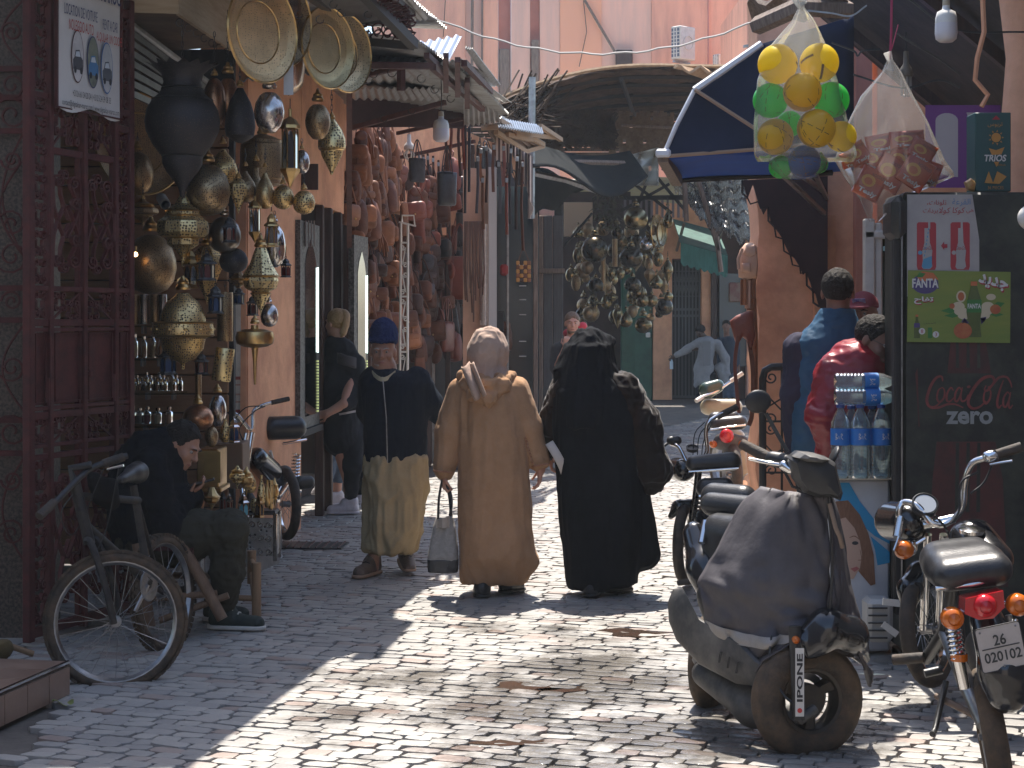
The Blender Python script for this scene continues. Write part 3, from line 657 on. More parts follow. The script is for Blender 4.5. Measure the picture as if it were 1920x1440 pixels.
MB().grid(lambda u,v:P(545,-30,9.6).lerp(P(760,-30,10.2),u).lerp(P(650,40,10.9).lerp(P(770,40,11.2),u),v),6,6,thick=.03).build('soffit',mat('grey soffit',(.10,.09,.085),.7,col2=(.07,.06,.055),sc=5),pg)
for(a,b,r) in((P(652,40,10.9),P(762,38,10.9),.03),(P(655,76,10.9),P(772,86,10.6),.035),(P(682,-12,9.9),P(776,84,10.6),.04),(P(735,-8,10),P(775,26,10.7),.02),(P(652,38,10.9),P(655,78,10.9),.03),(P(562,-20,9.6),P(652,40,10.9),.03)):
 MB().tube([a,b],r,4).build('beam',mat('dark steel beam',(.05,.042,.038),.55),pg)
corrugated('roof_sheet',(P(700,-20,9.8),P(752,-30,9.9),P(803,36,10.9),P(770,38,11)),M_ZINC,pg,pitch=.05,amp=.008,nv=3)
for i in range(14):
 u=(i+.5)/14;p=P(690,-4,9.95).lerp(P(772,70,10.58),u);top=P(728,-12,9.97).lerp(P(774,30,10.6),u);q=MB()
 q.tube([p.lerp(top,k/8)+V((.035*sin(k*1.6+i),-.01,0)) for k in range(9)],.008,4);q.build('scroll_bar',M_IRON,pg)
for i in range(5):
 for j,s_ in enumerate((1,-1)):
  c=P(668+i*20,60+s_*4,10.8);q=MB();q.tube([c+V((x*s_,0,y*s_)) for x,y in spiral(.048,.01,90*i,1.3)],.006,4);q.build('scroll',M_IRON,pg)
for(px,py) in((560,20),(600,30),(625,2),(640,18),(690,22)):
 p=P(px,py,10);MB().tube([p+V((.022*cos(R(a)),0,.022*sin(R(a))-.02)) for a in range(90,380,30)],.003,4).build('hook',M_WIRE,pg)
corrugated('roof_sheet',((-3.3,7.9,3.72),(-3.3,12.5,3.78),(-.46,12.5,3.68),(-1.16,7.9,3.66)),M_ZINC,pg,nv=3)  # unseen sheet above the lamp shop, its edge shaped to cast the street shade
# ---- reed canopy across the street
rc=T('reed_canopy','sagging brown reed mat canopy stretched across the street on poles','canopy',(1.6,24,4.6))
rr=random.Random(11)
def canopy_pt(u,v):
 p=P(930+470*u+60*v*(1-u),131+66*(1-u)**4+88*v-10*v*u,20.5+8*v)
 return p+V((0,0,-.014*sin(u*9+v*4)))
q=MB()
for i in range(900):
 v0=rr.random()**1.3;u0=rr.uniform(-.03,.7);L_=rr.uniform(.2,.5);v1=v0+rr.uniform(-.02,.02)
 pts=[canopy_pt(min(1.04,u0+L_*k/5),max(0,v0+(v1-v0)*k/5+rr.uniform(-.004,.004)))+V((0,0,rr.uniform(-.03,.03))) for k in range(6)]
 q.tube(pts,rr.uniform(.014,.045),3,flat=rr.uniform(.6,2.2))
stuff(q.build('reed',M_REED,rc,0))
q=MB()
for i in range(90):
 u0=rr.random();v0=rr.uniform(0,.8);q.tube([canopy_pt(u0+rr.uniform(-.02,.02),v0+k*.06) for k in range(4)],rr.uniform(.012,.04),3,flat=1.6)
stuff(q.build('reed_strip',M_REED,rc,0))
q=MB()
for i in range(120):
 a=P(rr.uniform(935,1020),rr.uniform(190,240),20+rr.random());q.tube([a,a+V((rr.uniform(.1,.5),rr.uniform(-.2,.5),rr.uniform(-.1,.45)))],.012,3)
for i in range(330):
 a=P(1000+rr.uniform(0,160),205+rr.uniform(0,15),22.5);q.tube([a,P(1000+rr.uniform(0,160),268+rr.uniform(-20,14),22.2)],.012,3)
stuff(q.build('loose_reed',M_REED,rc,0))
for v in(.02,.2,.42,.62,.85):MB().tube([canopy_pt(k/10,v)-V((0,0,.06)) for k in range(11)],.035,5).build('beam',M_DARK,rc)
for u in(.08,.5,.93):MB().tube([canopy_pt(u,v/6)-V((0,0,.1)) for v in range(7)],.03,5).build('beam',M_DARK,rc)
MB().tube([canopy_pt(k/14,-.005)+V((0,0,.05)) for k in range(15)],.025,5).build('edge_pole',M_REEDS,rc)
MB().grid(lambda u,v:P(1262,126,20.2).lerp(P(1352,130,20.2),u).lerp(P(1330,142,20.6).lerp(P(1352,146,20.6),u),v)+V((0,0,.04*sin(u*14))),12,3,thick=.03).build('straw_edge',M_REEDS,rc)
rc2=T('unseen_reed_canopy','unseen second reed mat canopy added to shade the far end of the street','canopy',(2,31,5))  # out of view, added to keep the far street in shade
for i in range(28):MB().bbox((2.2,27.6+i*.29,4.9+.02*(i%3)),(8.2,.26+.02*(i%4),.03),.008).build('mat',M_REED,rc2)
ws=T('woven_screen','woven straw screen hanging below the reed canopy','screen',P(1200,250,23.5));q=MB()
for i in range(19):
 for j in range(12):
  if rr.random()<.08:continue
  p=P(1145+i*6.4,214+j*7.5,23.5+.06*((i+j)%2));q.box(p,(.05,.012,.085 if(i+j)%2 else.045),rz=0)
stuff(q.build('weave',mat('woven straw',(.20,.14,.085),.8,col2=(.12,.08,.05),sc=9),ws,0))
MB().tube([P(1165,235,23.5),P(1262,240,23.5)],.02,5).build('rod',M_WOODG,ws)
sc_=T('shade_cloth','silvery plastic shade cloth sagging across the street below the blue awning','shade cloth',P(1350,370,26))
def scl(u,v):
 p=P(1262,352,27).lerp(P(1445,318,22),u).lerp(P(1300,385,25).lerp(P(1445,448,21),u),v);return p+V((0,0,.07*sin(v*34+2.5*sin(u*7))+.04*sin(u*46)-.2*sin(pi*u)*v))
MB().grid(scl,60,40,thick=.008).build('cloth',mat('silver shade net',(.16,.17,.18),.25,.55,col2=(.35,.36,.37),sc=22,bump=.9,bsc=30),sc_,180)
cp=T('translucent_sheet','cloudy plastic sheet bundled on the ridge over the far brass lamps','plastic sheet',P(1190,315,22));q=MB()
q.grid(lambda u,v:P(1160+75*u,296+52*v-20*u*(1-v),22+.3*sin(u*8+v*3)+.2*sin(v*9)),22,14,thick=.006);q.build('film',clear('cloudy film',(.7,.7,.66),.15,.3,.2),cp,180)
sr=T('slatted_roof','slatted lath roof with daylight between the slats above the far lamps','roof',P(1180,345,27))
for i in range(7):MB().tube([P(1080,326+i*5,26+i*.5),P(1280,338+i*7,26.5+i*.5)],.035,4,flat=1.5).build('slat',mat('yellowed lath',(.42,.36,.2),.6),sr)
for(a,b) in(((1110,372),(1290,368)),((1170,330),(1260,400)),((1215,335),(1190,400)),((1255,345),(1165,395)),((1230,330),(1285,395)),((1165,372),(1285,372))):MB().tube([P(*a,25.6),P(*b,25.6)],.03,4).build('brace',M_DARK,sr)
for i in range(12):MB().box(P(1172+i*10,388,26.4),(.035,.03,.32)).build('baluster',mat('grey-violet slat',(.17,.14,.15),.7),sr)
for(a,b) in(((1283,330),(1287,415)),((1310,340),(1348,470)),((1342,430),(1352,510))):MB().tube([P(*a,24),P(*b,24)],.035,6).build('pole',M_WOODG,sr)
tp=T('dark_tarpaulin','dark blue-black tarpaulin roof sloping down from the tin canopy','tarpaulin',P(1060,320,21))
M_TARP=mat('blackened tarpaulin',(.014,.016,.018),.95,spec=.08,col2=(.026,.028,.028),sc=3,bump=.3,bsc=6)
MB().grid(lambda u,v:P(995,268,19.5).lerp(P(1180,285,21.5),u).lerp(P(985,318,18.8).lerp(P(1215,345,20.6),u),v)+V((0,0,.12*sin(u*7)*v-.1*sin(pi*u))),18,8,thick=.02).build('sheet',M_TARP,tp,180)
MB().grid(lambda u,v:P(996,318,20.6).lerp(P(1130,345,21.4),u).lerp(P(996,410,20.6).lerp(P(1080,362,21.4),u),v)+V((0,0,.05*sin(u*9))),14,6,thick=.02).build('flap',M_TARP,tp,180)
MB().tube([P(1000,325,19.2),P(1060,338,20),P(1128,362,20.8)],.035,5).build('pole',M_STEEL,tp)
MB().tube([P(995,302,19.4),P(1170,306,21)],.03,5).build('beam',M_WOODG,tp)
# ---- right-hand house: corner wall facing us, kiosk recess
ORW=mat('rough salmon plaster',(.86,.47,.30),.9,spec=.15,col2=(.56,.28,.18),sc=2.2,bump=.6,bsc=16,amt=(.38,.7))
rh=T('corner_house','rough salmon plaster corner house at the right of the street','building',(2.6,13.4,0));YW=13.3
wx=lambda px:(px-CX)/F*YW
edge=[(wx(1420)+.012*math.sin(z*9)+.012*math.sin(z*23+1),z) for z in np.linspace(0,4.7,30)]
q=MB();q.prism([(x,z) for x,z in edge]+[(wx(1620),4.7),(wx(1620),0)],-YW-.5,-YW,TR((0,0,0),90));q.v=[(x,abs(y),z) for x,y,z in q.v]
q.build('corner_wall',ORW,rh)
MB().box((wx(1545),YW-.02,1.2),(.16,.05,2.4)).build('pipe_chase',M_ORANGE,rh)
MB().box((wx(1622)-.03,YW-.06,2.3),(.12,.12,4.6)).build('pilaster',mat('rosy plaster',(.46,.20,.15),.85,col2=(.38,.16,.12),sc=4,bump=.3,bsc=20),rh)
MB().box(((wx(1645)+wx(2300))/2,YW+.1,2.35),(wx(2300)-wx(1645),.2,4.7)).build('back_wall',M_ORANGE,rh)
MB().box((3.9,9.9,2.35),(.2,6.4,4.7)).build('side_wall',M_ORANGE,rh)
pq=MB();pq.tube([(2.73,9.3,2.0),(2.71,9.3,2.6),(2.76,9.3,3.0),(2.70,9.3,3.7)],[.14,.13,.15,.17],12);pq.build('round_pillar',ORW,rh,60)
MB().tube([P(1842,-10,8),P(1845,60,8),P(1832,110,8),P(1828,150,8),P(1852,178,8),P(1840,200,8)],.012,5).build('conduit',M_ORANGE,rh)
kr=T('kiosk_roof','dark sloping board roof over the kiosk behind the hanging snack bag','roof',(2.7,10.5,3.3))
RA=[(2.2,12.9,3.88),(2.2,6.6,3.72)];RB=[(3.75,12.9,2.55),(3.75,6.6,2.5)]  # front end extended out of view so the fridge falls in shade
for i in range(7):
 t0,t1=i/7,(i+1)/7+.01;a0,a1=V(RA[0]).lerp(V(RB[0]),t0),V(RA[1]).lerp(V(RB[1]),t0);b0,b1=V(RA[0]).lerp(V(RB[0]),t1),V(RA[1]).lerp(V(RB[1]),t1);dz=V((0,0,.03+.01*(i%2)))
 q=MB();q.add([a0,b0,b1,a1,a0+dz,b0+dz,b1+dz,a1+dz],[(0,1,2,3),(7,6,5,4),(0,4,5,1),(1,5,6,2),(2,6,7,3),(3,7,4,0)]);q.build('plank',mat('dark planks',(.04,.027,.02),.75,col2=(.022,.016,.013),sc=4,bump=.3,bsc=14),kr)  # planks in dark brown, mottled
for y in(8.6,10.4,12.2):MB().tube([V((2.18,y,3.74)),V((3.75,y,2.44))],.05,4).build('rafter',M_WOODD,kr)
MB().tube([P(1590,18,9.2),P(1500,12,9.0),P(1420,48,9.4)],.05,6).build('eave_beam',M_WOODG,kr)
MB().grid(lambda u,v:P(1402,0,9.6).lerp(P(1560,-30,9),u).lerp(P(1412,40,9.7).lerp(P(1590,10,9.2),u),v)+V((0,0,.03*sin(u*20))),16,3,thick=.03).build('eave_board',M_WOODG,kr)
for pts in([(1515,20),(1560,25),(1595,30),(1625,10)],[(1560,80),(1600,95),(1608,105),(1618,95),(1650,92)],[(1700,-5),(1790,55),(1920,60)],[(1680,60),(1700,75),(1760,110),(1800,140)],[(1600,140),(1690,165),(1760,150),(1800,165)]):
 MB().tube(smooth_path([P(x,y,8.9) for x,y in pts],5),.006,4).build('loose_wire',M_WIRE if pts[0][0]!=1515 else M_STEEL,kr)
ba=T('blue_awning','dark blue canvas awning with white piped edges folding out over the street','awning',P(1400,260,10.5))
M_NAVY=mat('navy canvas',(.016,.025,.058),.85,spec=.2,col2=(.024,.034,.075),sc=3,bump=.25,bsc=7)
M_BLUE=mat('bright blue canvas',(.006,.045,.27),.8,spec=.15,col2=(.01,.07,.36),sc=2.5)
M_PIPE=mat('white piping',(.75,.76,.8),.5);M_CORD=mat('tan cord',(.38,.25,.17),.7)
pA,pB,pC,pD=P(1428,82,10.5),P(1302,169,10.5),P(1243,294,10.56),P(1600,268,10.7)
pE=P(1600,60,11.9)
q=MB();q.grid(lambda u,v:(pB.lerp(pA,u*1.0)).lerp(pC.lerp(P(1416,283,10.56),u),v)+V((0,.03*sin(pi*u)*sin(pi*v),-.04*sin(pi*u)*sin(pi*v)+.008*sin(u*17+v*5))),20,16,thick=.008);q.build('canvas',M_NAVY,ba,180)
q=MB();q.grid(lambda u,v:pA.lerp(P(1600,30,10.6),u).lerp(P(1416,283,10.56).lerp(P(1600,268,10.7),u),v),8,8,thick=.008);q.build('canvas_return',M_NAVY,ba,180)
q=MB();q.grid(lambda u,v:pC.lerp(P(1600,266,10.68),u).lerp(P(1262,338,11.9).lerp(P(1600,318,12.4),u),v)+V((0,0,.03*sin(u*8)*sin(pi*v))),20,8,thick=.008);q.build('lining',M_BLUE,ba,180)
q=MB()
for a_,b_ in((pA,pB),(pB,pC)):q.grid(lambda u,v:a_.lerp(b_,u)+V((.1*v,1.2*v,-.25*v*(1-u)+.12*v*u if b_ is pB else.02*v)),6,4,thick=.008)
q.build('canvas_top',M_NAVY,ba,180)
MB().tube([pA,pB],.022,6).build('piped_edge',M_PIPE,ba);MB().tube([pB,P(1268,235,10.5),pC],.014,6).build('piped_edge',M_PIPE,ba)
MB().tube([pB-V((0,.02,0)),P(1420,247,10.52)-V((0,.05,0))],.012,5).build('cord',M_CORD,ba)
MB().tube([pC-V((0,.02,0)),P(1330,287,10.56),P(1416,281,10.56)-V((0,.02,0)),P(1600,262,10.68)],.012,5).build('cord',M_CORD,ba)
MB().tube([pC,P(1270,340,11.6)],.045,4).build('frame_bar',M_WOODG,ba);MB().tube([P(1262,338,11.8),P(1560,324,12.2)],.02,5).build('frame_bar',M_DARK,ba)
for(a,b) in((P(1470,330,12),P(1545,400,13)),(P(1505,330,12),P(1545,360,13)),(P(1530,330,12),P(1550,372,13))):MB().tube([a,b],.02,4).build('strut',M_STEEL,ba)
MB().bbox(pC+V((-.0,-.02,.02)),(.09,.05,.05),.012).build('end_fitting',M_PIPE,ba)
sv=T('maroon_drape','maroon felt drape with a ragged scalloped edge hanging on the salmon corner wall','drape',P(1480,450,13.1));YD=13.12
ed=[(1392,338),(1396,352),(1402,372),(1412,345),(1422,378),(1432,402),(1440,388),(1446,418),(1452,425),(1462,438),(1468,448),(1474,462),(1482,478),(1490,484),(1500,500),(1506,515),(1512,510),(1520,530),(1524,545),(1530,552),(1536,575),(1541,580)]
poly=[(p.x,p.z) for p in[P(x,y,YD) for x,y in ed]]+[(P(1552,330,YD).x,P(1552,580,YD).z),(P(1552,330,YD).x,P(1552,330,YD).z)]
q=MB();q.prism(poly,-YD-.025,-YD,TR((0,0,0),90));q.v=[(x,abs(y),z) for x,y,z in q.v];q.build('felt',mat('maroon felt',(.032,.014,.018),.9,col2=(.05,.022,.026),sc=5),sv)
q=MB()
for a,b in zip(ed[::2],ed[2::2]):
 pa,pb=P(*a,YD-.03),P(*b,YD-.03);m_=(pa+pb)/2+V((-.02,0,-.03));q.tube([pa,m_,pb],.008,4)
stuff(q.build('scallop_trim',mat('dark trim',(.02,.01,.012),.8),sv))
# === GATE, HIRE SIGN, LAMP SHOP GOODS
def onwall(px,py,A,B):
 k=(px-CX)/F;dx,dy=B[0]-A[0],B[1]-A[1];t=(k*A[1]-A[0])/(dx-k*dy);Y=A[1]+t*dy
 return P(px,py,Y)
GA,GB=(-2.36,8.63),(-2.055,9.52);gL=math.hypot(GB[0]-GA[0],GB[1]-GA[1]);grz=math.degrees(math.atan2(GB[1]-GA[1],GB[0]-GA[0]))
def gu(px):p=onwall(px,HY,GA,GB);return math.hypot(p.x-GA[0],p.y-GA[1])*(1 if p.y>GA[1] else-1)
gate=T('iron_gate','red-brown wrought iron folding gate full of scrolls at the left edge','gate',(*GA,0),grz)
def gp(q,name,m=M_IRON,par=None):return mb_local(q,name,m,par or gate)
US=[gu(54),gu(91),gu(155),gu(214),gu(242)]
for i,u in enumerate(US):q=MB();q.bbox((u,0,1.68),(.045 if i in(0,4) else.034,.045,3.3),.004);gp(q,'post')
for u in(US[2]-.028,US[2]+.026):q=MB();q.bbox((u,.012,1.25),(.018,.03,2.4),.003);gp(q,'stile')
for c in range(4):
 u0,u1=US[c]+.02,US[c+1]-.02;w=u1-u0
 for z,h in((.07,.05),(.93,.028),(.985,.02),(1.135,.035),(1.17,.02),(1.595,.035),(1.56,.02),(1.765,.026),(2.455,.035),(2.72,.03),(3.25,.05)):
  if c in(0,3) and z in(2.455,):z=2.63
  q=MB();q.bbox(((u0+u1)/2,0,z),(w,.03,h),.003);gp(q,'rail')
 q=MB();q.bbox(((u0+u1)/2,.008,1.366),(w,.008,.36),.002);gp(q,'sheet_panel')
 q=MB();q.tube([(u0+.02,-.012,1.2),(u1-.02,-.012,1.2),(u1-.02,-.012,1.54),(u0+.02,-.012,1.54)],.005,4,closed=True);gp(q,'panel_bead')
SCR={}
def gscroll(kind,u,z,sx=1,sz=1):
 """flat-bar scrolls: 's' one S, 'c' a single curl on a stem"""
 if kind not in SCR:
  q=MB()
  if kind=='s':
   a=spiral(.028,.006,-90,1.35,18);pts=[(x-.0,0,y+.045) for x,y in a][::-1];b=[(-x,0,-y-.045) for x,y in a];pts+=b
  else:
   a=spiral(.034,.007,0,1.5,20);pts=[(x+.0,0,y) for x,y in a][::-1];pts+=[(.036,0,-.05),(.03,0,-.12),(.0,0,-.20),(-.04,0,-.27)]
  q.tube(pts,.0065,4,flat=1,up=(0,1,0));q.v=[(x,y*2.3,zz) for x,y,zz in q.v]
  SCR[kind]=gp(q,'scroll');o=SCR[kind]
 else:o=SCR[kind].copy();COL.objects.link(o)
 o.location=(u,0,z);o.scale=(sx,1,sz);return o
for c in(0,3):
 u0,u1=US[c]+.022,US[c+1]-.022;w=(u1-u0)
 for z0,z1 in((.10,.92),(.99,1.13),(1.61,1.76),(1.78,2.61),(2.65,2.71),(2.74,3.22)):
  n=max(1,round((z1-z0)/.15));h=(z1-z0)/n
  for k in range(n):
   for s_ in(-1,1):gscroll('s',(u0+u1)/2+s_*w*.25,z0+h*(k+.5),s_*w/.125,h/.152)
for c in(1,2):
 u0,u1=US[c]+.03,US[c+1]-.03;w=u1-u0;um=(u0+u1)/2
 for(z0,z1) in((1.785,2.43),(.10,.91)):
  zm=(z0+z1)/2
  for d in(1,-1):
   for s_,k in((-1,1),(1,1),(-1,.0),(1,.55)):
    gscroll('c',um+s_*w*(.28 if k==1 else.07 if k==0 else.36),zm+d*(.20 if k==1 else.235 if k==0 else.09)*(z1-z0)/.65,s_*w/.17*(1 if k else.75),d*(z1-z0)/.62*(1 if k else.8))
 for(z0,z1) in((1.61,1.75),(.995,1.125),(2.48,2.70)):
  q=MB();a,b=(u0,z0),(u1,z1)
  if c==2:a,b=(u0,z1),(u1,z0)
  q.tube([(a[0],0,a[1]),(b[0],0,b[1])],.007,4);gp(q,'brace')
  for k in range(4):gscroll('s',u0+w*(.14+.24*k),(z0+z1)/2+(.02 if(k<2)==(c==1) else-.02),.8*(-1)**k,(z1-z0)/.2)
q=MB();q.bbox((US[2]+.03,-.02,1.33),(.03,.03,.03),.005);gp(q,'latch')
for z in(2.1,1.25,.5):
 for u in(US[1],US[3]):q=MB();q.tube([(u-.02,-.01,z-.07),(u-.02,-.01,z+.07)],.011,6);gp(q,'hinge')
M_VINYL=mat('grey-white vinyl',(.62,.60,.58),.5,col2=(.54,.52,.50),sc=3,bump=.1,bsc=5)
M_NAVYP=mat('navy print',(.03,.04,.13),.6);M_REDP=mat('red print',(.40,.035,.03),.6);M_BLKP=mat('black print',(.02,.02,.025),.6)
SA,SB=(GA[0]+.05,GA[1]-.02),(GB[0]+.05,GB[1]-.02)
s0,s1=onwall(109,198,SA,SB),onwall(226,238,SA,SB);sux=V((s1.x-s0.x,s1.y-s0.y,0));sw=sux.length;sz0=s0.z-.005;sh=1.15
sg=T('car_hire_sign','white vinyl car hire sign with three oval car pictures hung on the gate','sign',(s0.x,s0.y,sz0),0)
SM=plane_frame((s0.x,s0.y,sz0),sux,(0,0,1));
q=MB();q.grid(lambda u,v:SM@V((sw*u,sh*v-(.018*sin(u*9) if v==0 else 0),.006*sin(u*4+v*3))),14,10,thick=.004);q.build('banner',M_VINYL,sg)
q=MB();q.tube([SM@V((x,y,-.004)) for x,y in((-.01,0),(sw+.01,0),(sw+.01,sh),(-.01,sh))],.012,4,closed=True);q.build('frame',M_IRON,sg)
def sp_(px,py):
 p=onwall(px,py,SA,SB);return(V((p.x-s0.x,p.y-s0.y,0)).length*(1 if p.y>s0.y else-1),p.z-sz0)
def sline(txt,a,b,h,m,bold=0.0):
 x0,y0=sp_(*a);x1,y1=sp_(*b);letters(txt,SM,sg,m,(x0+x1)/2,(y0+y1)/2,w=abs(x1-x0),h=h,lift=.012,bold=bold)
sline('DIGITAL CAR MAROC',(118,-38),(222,4),.075,M_NAVYP,.02)
sline('LOCATION DE VOITURE',(117,14),(179,34),.055,M_NAVYP);sline('RENT A CAR',(189,42),(217,56),.055,M_NAVYP)
sline('NOLEGGIO AUTO',(126,42),(172,60),.055,M_REDP);sline('ALQUILAR UN COCHE',(177,64),(225,86),.055,M_REDP)
sline('+212 6 61 34 20 24 | +212 5 24 39 08 33',(133,171),(204,196),.042,M_BLKP);sline('contact@digitalcar-maroc.com | www.digitalcar-maroc.com',(113,184),(220,221),.040,M_BLKP)
for k,(px,py) in enumerate(((142,106),(171,117),(197,128))):
 x,y=sp_(px,py);rx,ry=sw*.098,.135
 o_=shape(oval(x,y,rx,ry),SM,sg,[M_IRON,M_NAVYP,mat('blue print',(.03,.12,.32),.6)][k],.011,'picture_border')
 shape(oval(x,y,rx*.9,ry*.95),SM,sg,mat('photo print %d'%k,[(.40,.38,.38),(.10,.11,.09),(.36,.38,.40)][k],.5,col2=[(.62,.6,.6),(.2,.22,.16),(.5,.5,.5)][k],sc=9),.0125,'picture')
 cb=mat('car print %d'%k,[(.05,.05,.06),(.04,.16,.34),(.07,.08,.10)][k],.45)
 shape([(x+rx*a,y+ry*b) for a,b in((-.75,-.5),(-.78,-.15),(-.55,-.05),(-.35,.22),(.25,.26),(.5,0),(.78,-.1),(.8,-.5))],SM,sg,cb,.0138,'car_print')
 shape([(x+rx*a,y+ry*b) for a,b in((-.45,-.02),(-.3,.17),(.2,.2),(.38,0))],SM,sg,mat('pale print',(.5,.55,.6),.5),.0148,'window_print')
 for a in(-.45,.5):shape(oval(x+rx*a,y-ry*.52,rx*.2,ry*.13,12),SM,sg,M_BLKP,.0148,'wheel_print')
 # ---- brass lamps
BR=pierced('pierced brass',(.78,.55,.25),(.05,.03,.012),80,.4,.36)
BRF=pierced('finely pierced brass',(.66,.46,.22),(.045,.028,.013),150,.36,.30)
BRL=pierced('bright pierced brass',(.86,.64,.32),(.07,.04,.015),62,.38,.37)
CU=pierced('pierced copper',(.50,.25,.14),(.06,.03,.02),130,.32,.27)
BZ=pierced('dark bronze',(.055,.05,.055),(.34,.23,.12),110,.55,.12,.6)
BZD=pierced('browned brass',(.42,.29,.16),(.03,.02,.01),120,.4,.33)
AGS=pierced('engraved silver',(.62,.57,.54),(.16,.12,.10),100,.22,.20)
GOLD=mat('plain brass',(.62,.42,.18),.3,1.,col2=(.42,.27,.11),sc=9,bump=.1,bsc=60)
GUN=mat('dark pewter',(.10,.10,.105),.45,.8,col2=(.05,.05,.05),sc=20,bump=.25,bsc=90)
TRAYM=pierced('engraved tray brass',(.74,.50,.25),(.30,.19,.08),75,.45,.24)
MIR=mat('lantern mirror pane',(.62,.68,.72),.08,.9);PANE=mat('dark coloured pane',(.03,.02,.02),.12);PBLUE=mat('blue glass pane',(.015,.04,.10),.1);PRED=mat('red glass pane',(.08,.012,.012),.1)
SILV=mat('polished silver',(.70,.67,.63),.16,1.,col2=(.45,.42,.4),sc=7)
PROF={
'pear':[(0,1),(.42,.985),(.82,.9),(1,.74),(.97,.6),(.78,.44),(.48,.31),(.26,.22),(.2,.16)],
'longpear':[(0,1),(.5,.98),(.92,.85),(1,.73),(.85,.55),(.5,.40),(.3,.3),(.3,.16)],
'egg':[(0,1),(.3,.99),(.42,.975),(.78,.84),(.97,.66),(1,.52),(.9,.34),(.66,.19),(.4,.12)],
'globe':[(0,1),(.3,.985),(.62,.93),(.88,.8),(1,.6),(.97,.45),(.82,.26),(.52,.12),(.25,.07)],
'drum':[(0,1),(.8,1),(.92,.97),(.92,.9),(.98,.88),(1,.72),(1,.40),(.97,.22),(.9,.2),(.9,.14),(.6,.08),(.2,.02)],
'urn':[(0,1),(.06,.985),(.10,.93),(.22,.87),(.42,.8),(.53,.74),(.54,.68),(.60,.665),(.80,.59),(.97,.49),(1,.42),(.95,.33),(.80,.255),(.60,.205),(.55,.17),(.50,.12),(.56,.06),(.72,.02),(.82,0)],
'tulip':[(0,1),(.10,.99),(.16,.94),(.40,.82),(.62,.72),(.76,.64),(.80,.575),(1.,.52),(1.,.46),(.98,.36),(.72,.2),(.42,.09),(.22,.02)],
'bell':[(.12,1),(.5,.96),(.9,.88),(1,.72),(.92,.5),(.7,.3),(.4,.15),(.2,.05)],
'star':[(0,1),(.05,.98),(.10,.86),(.30,.76),(.60,.69),(.62,.60),(.84,.585),(.99,.53),(1,.46),(.96,.38),(.70,.31),(.66,.29),(.66,.24),(.60,.225),(.3,.14),(.12,.02)],
'octa':[(0,1),(.06,.93),(.42,.75),(.56,.69),(.5,.655),(.9,.6),(1.,.50),(.96,.45),(1.02,.44),(1.02,.415),(.62,.25),(.36,.06),(.3,.02)],
'onion':[(0,1),(.12,.9),(.5,.68),(.92,.42),(1,.3),(.9,.18),(.55,.06),(.3,.02)],
'saturn':[(0,1),(.06,.985),(.06,.93),(.14,.9),(.40,.86),(.66,.74),(.72,.62),(.78,.60),(.99,.57),(1,.50),(.96,.42),(.78,.40),(.74,.40),(.70,.30),(.52,.16),(.28,.09),(.2,.05)],
'disc':[(0,1),(.06,.98),(.10,.62),(.18,.40),(.62,.38),(.92,.33),(1,.24),(.92,.14),(.55,.10),(.22,.09),(.2,.03)],
'tube':[(0,1),(.95,1),(1,.97),(1,.03),(.95,0)],
}
SQ={'octa':8,'star':10,'onion':8}
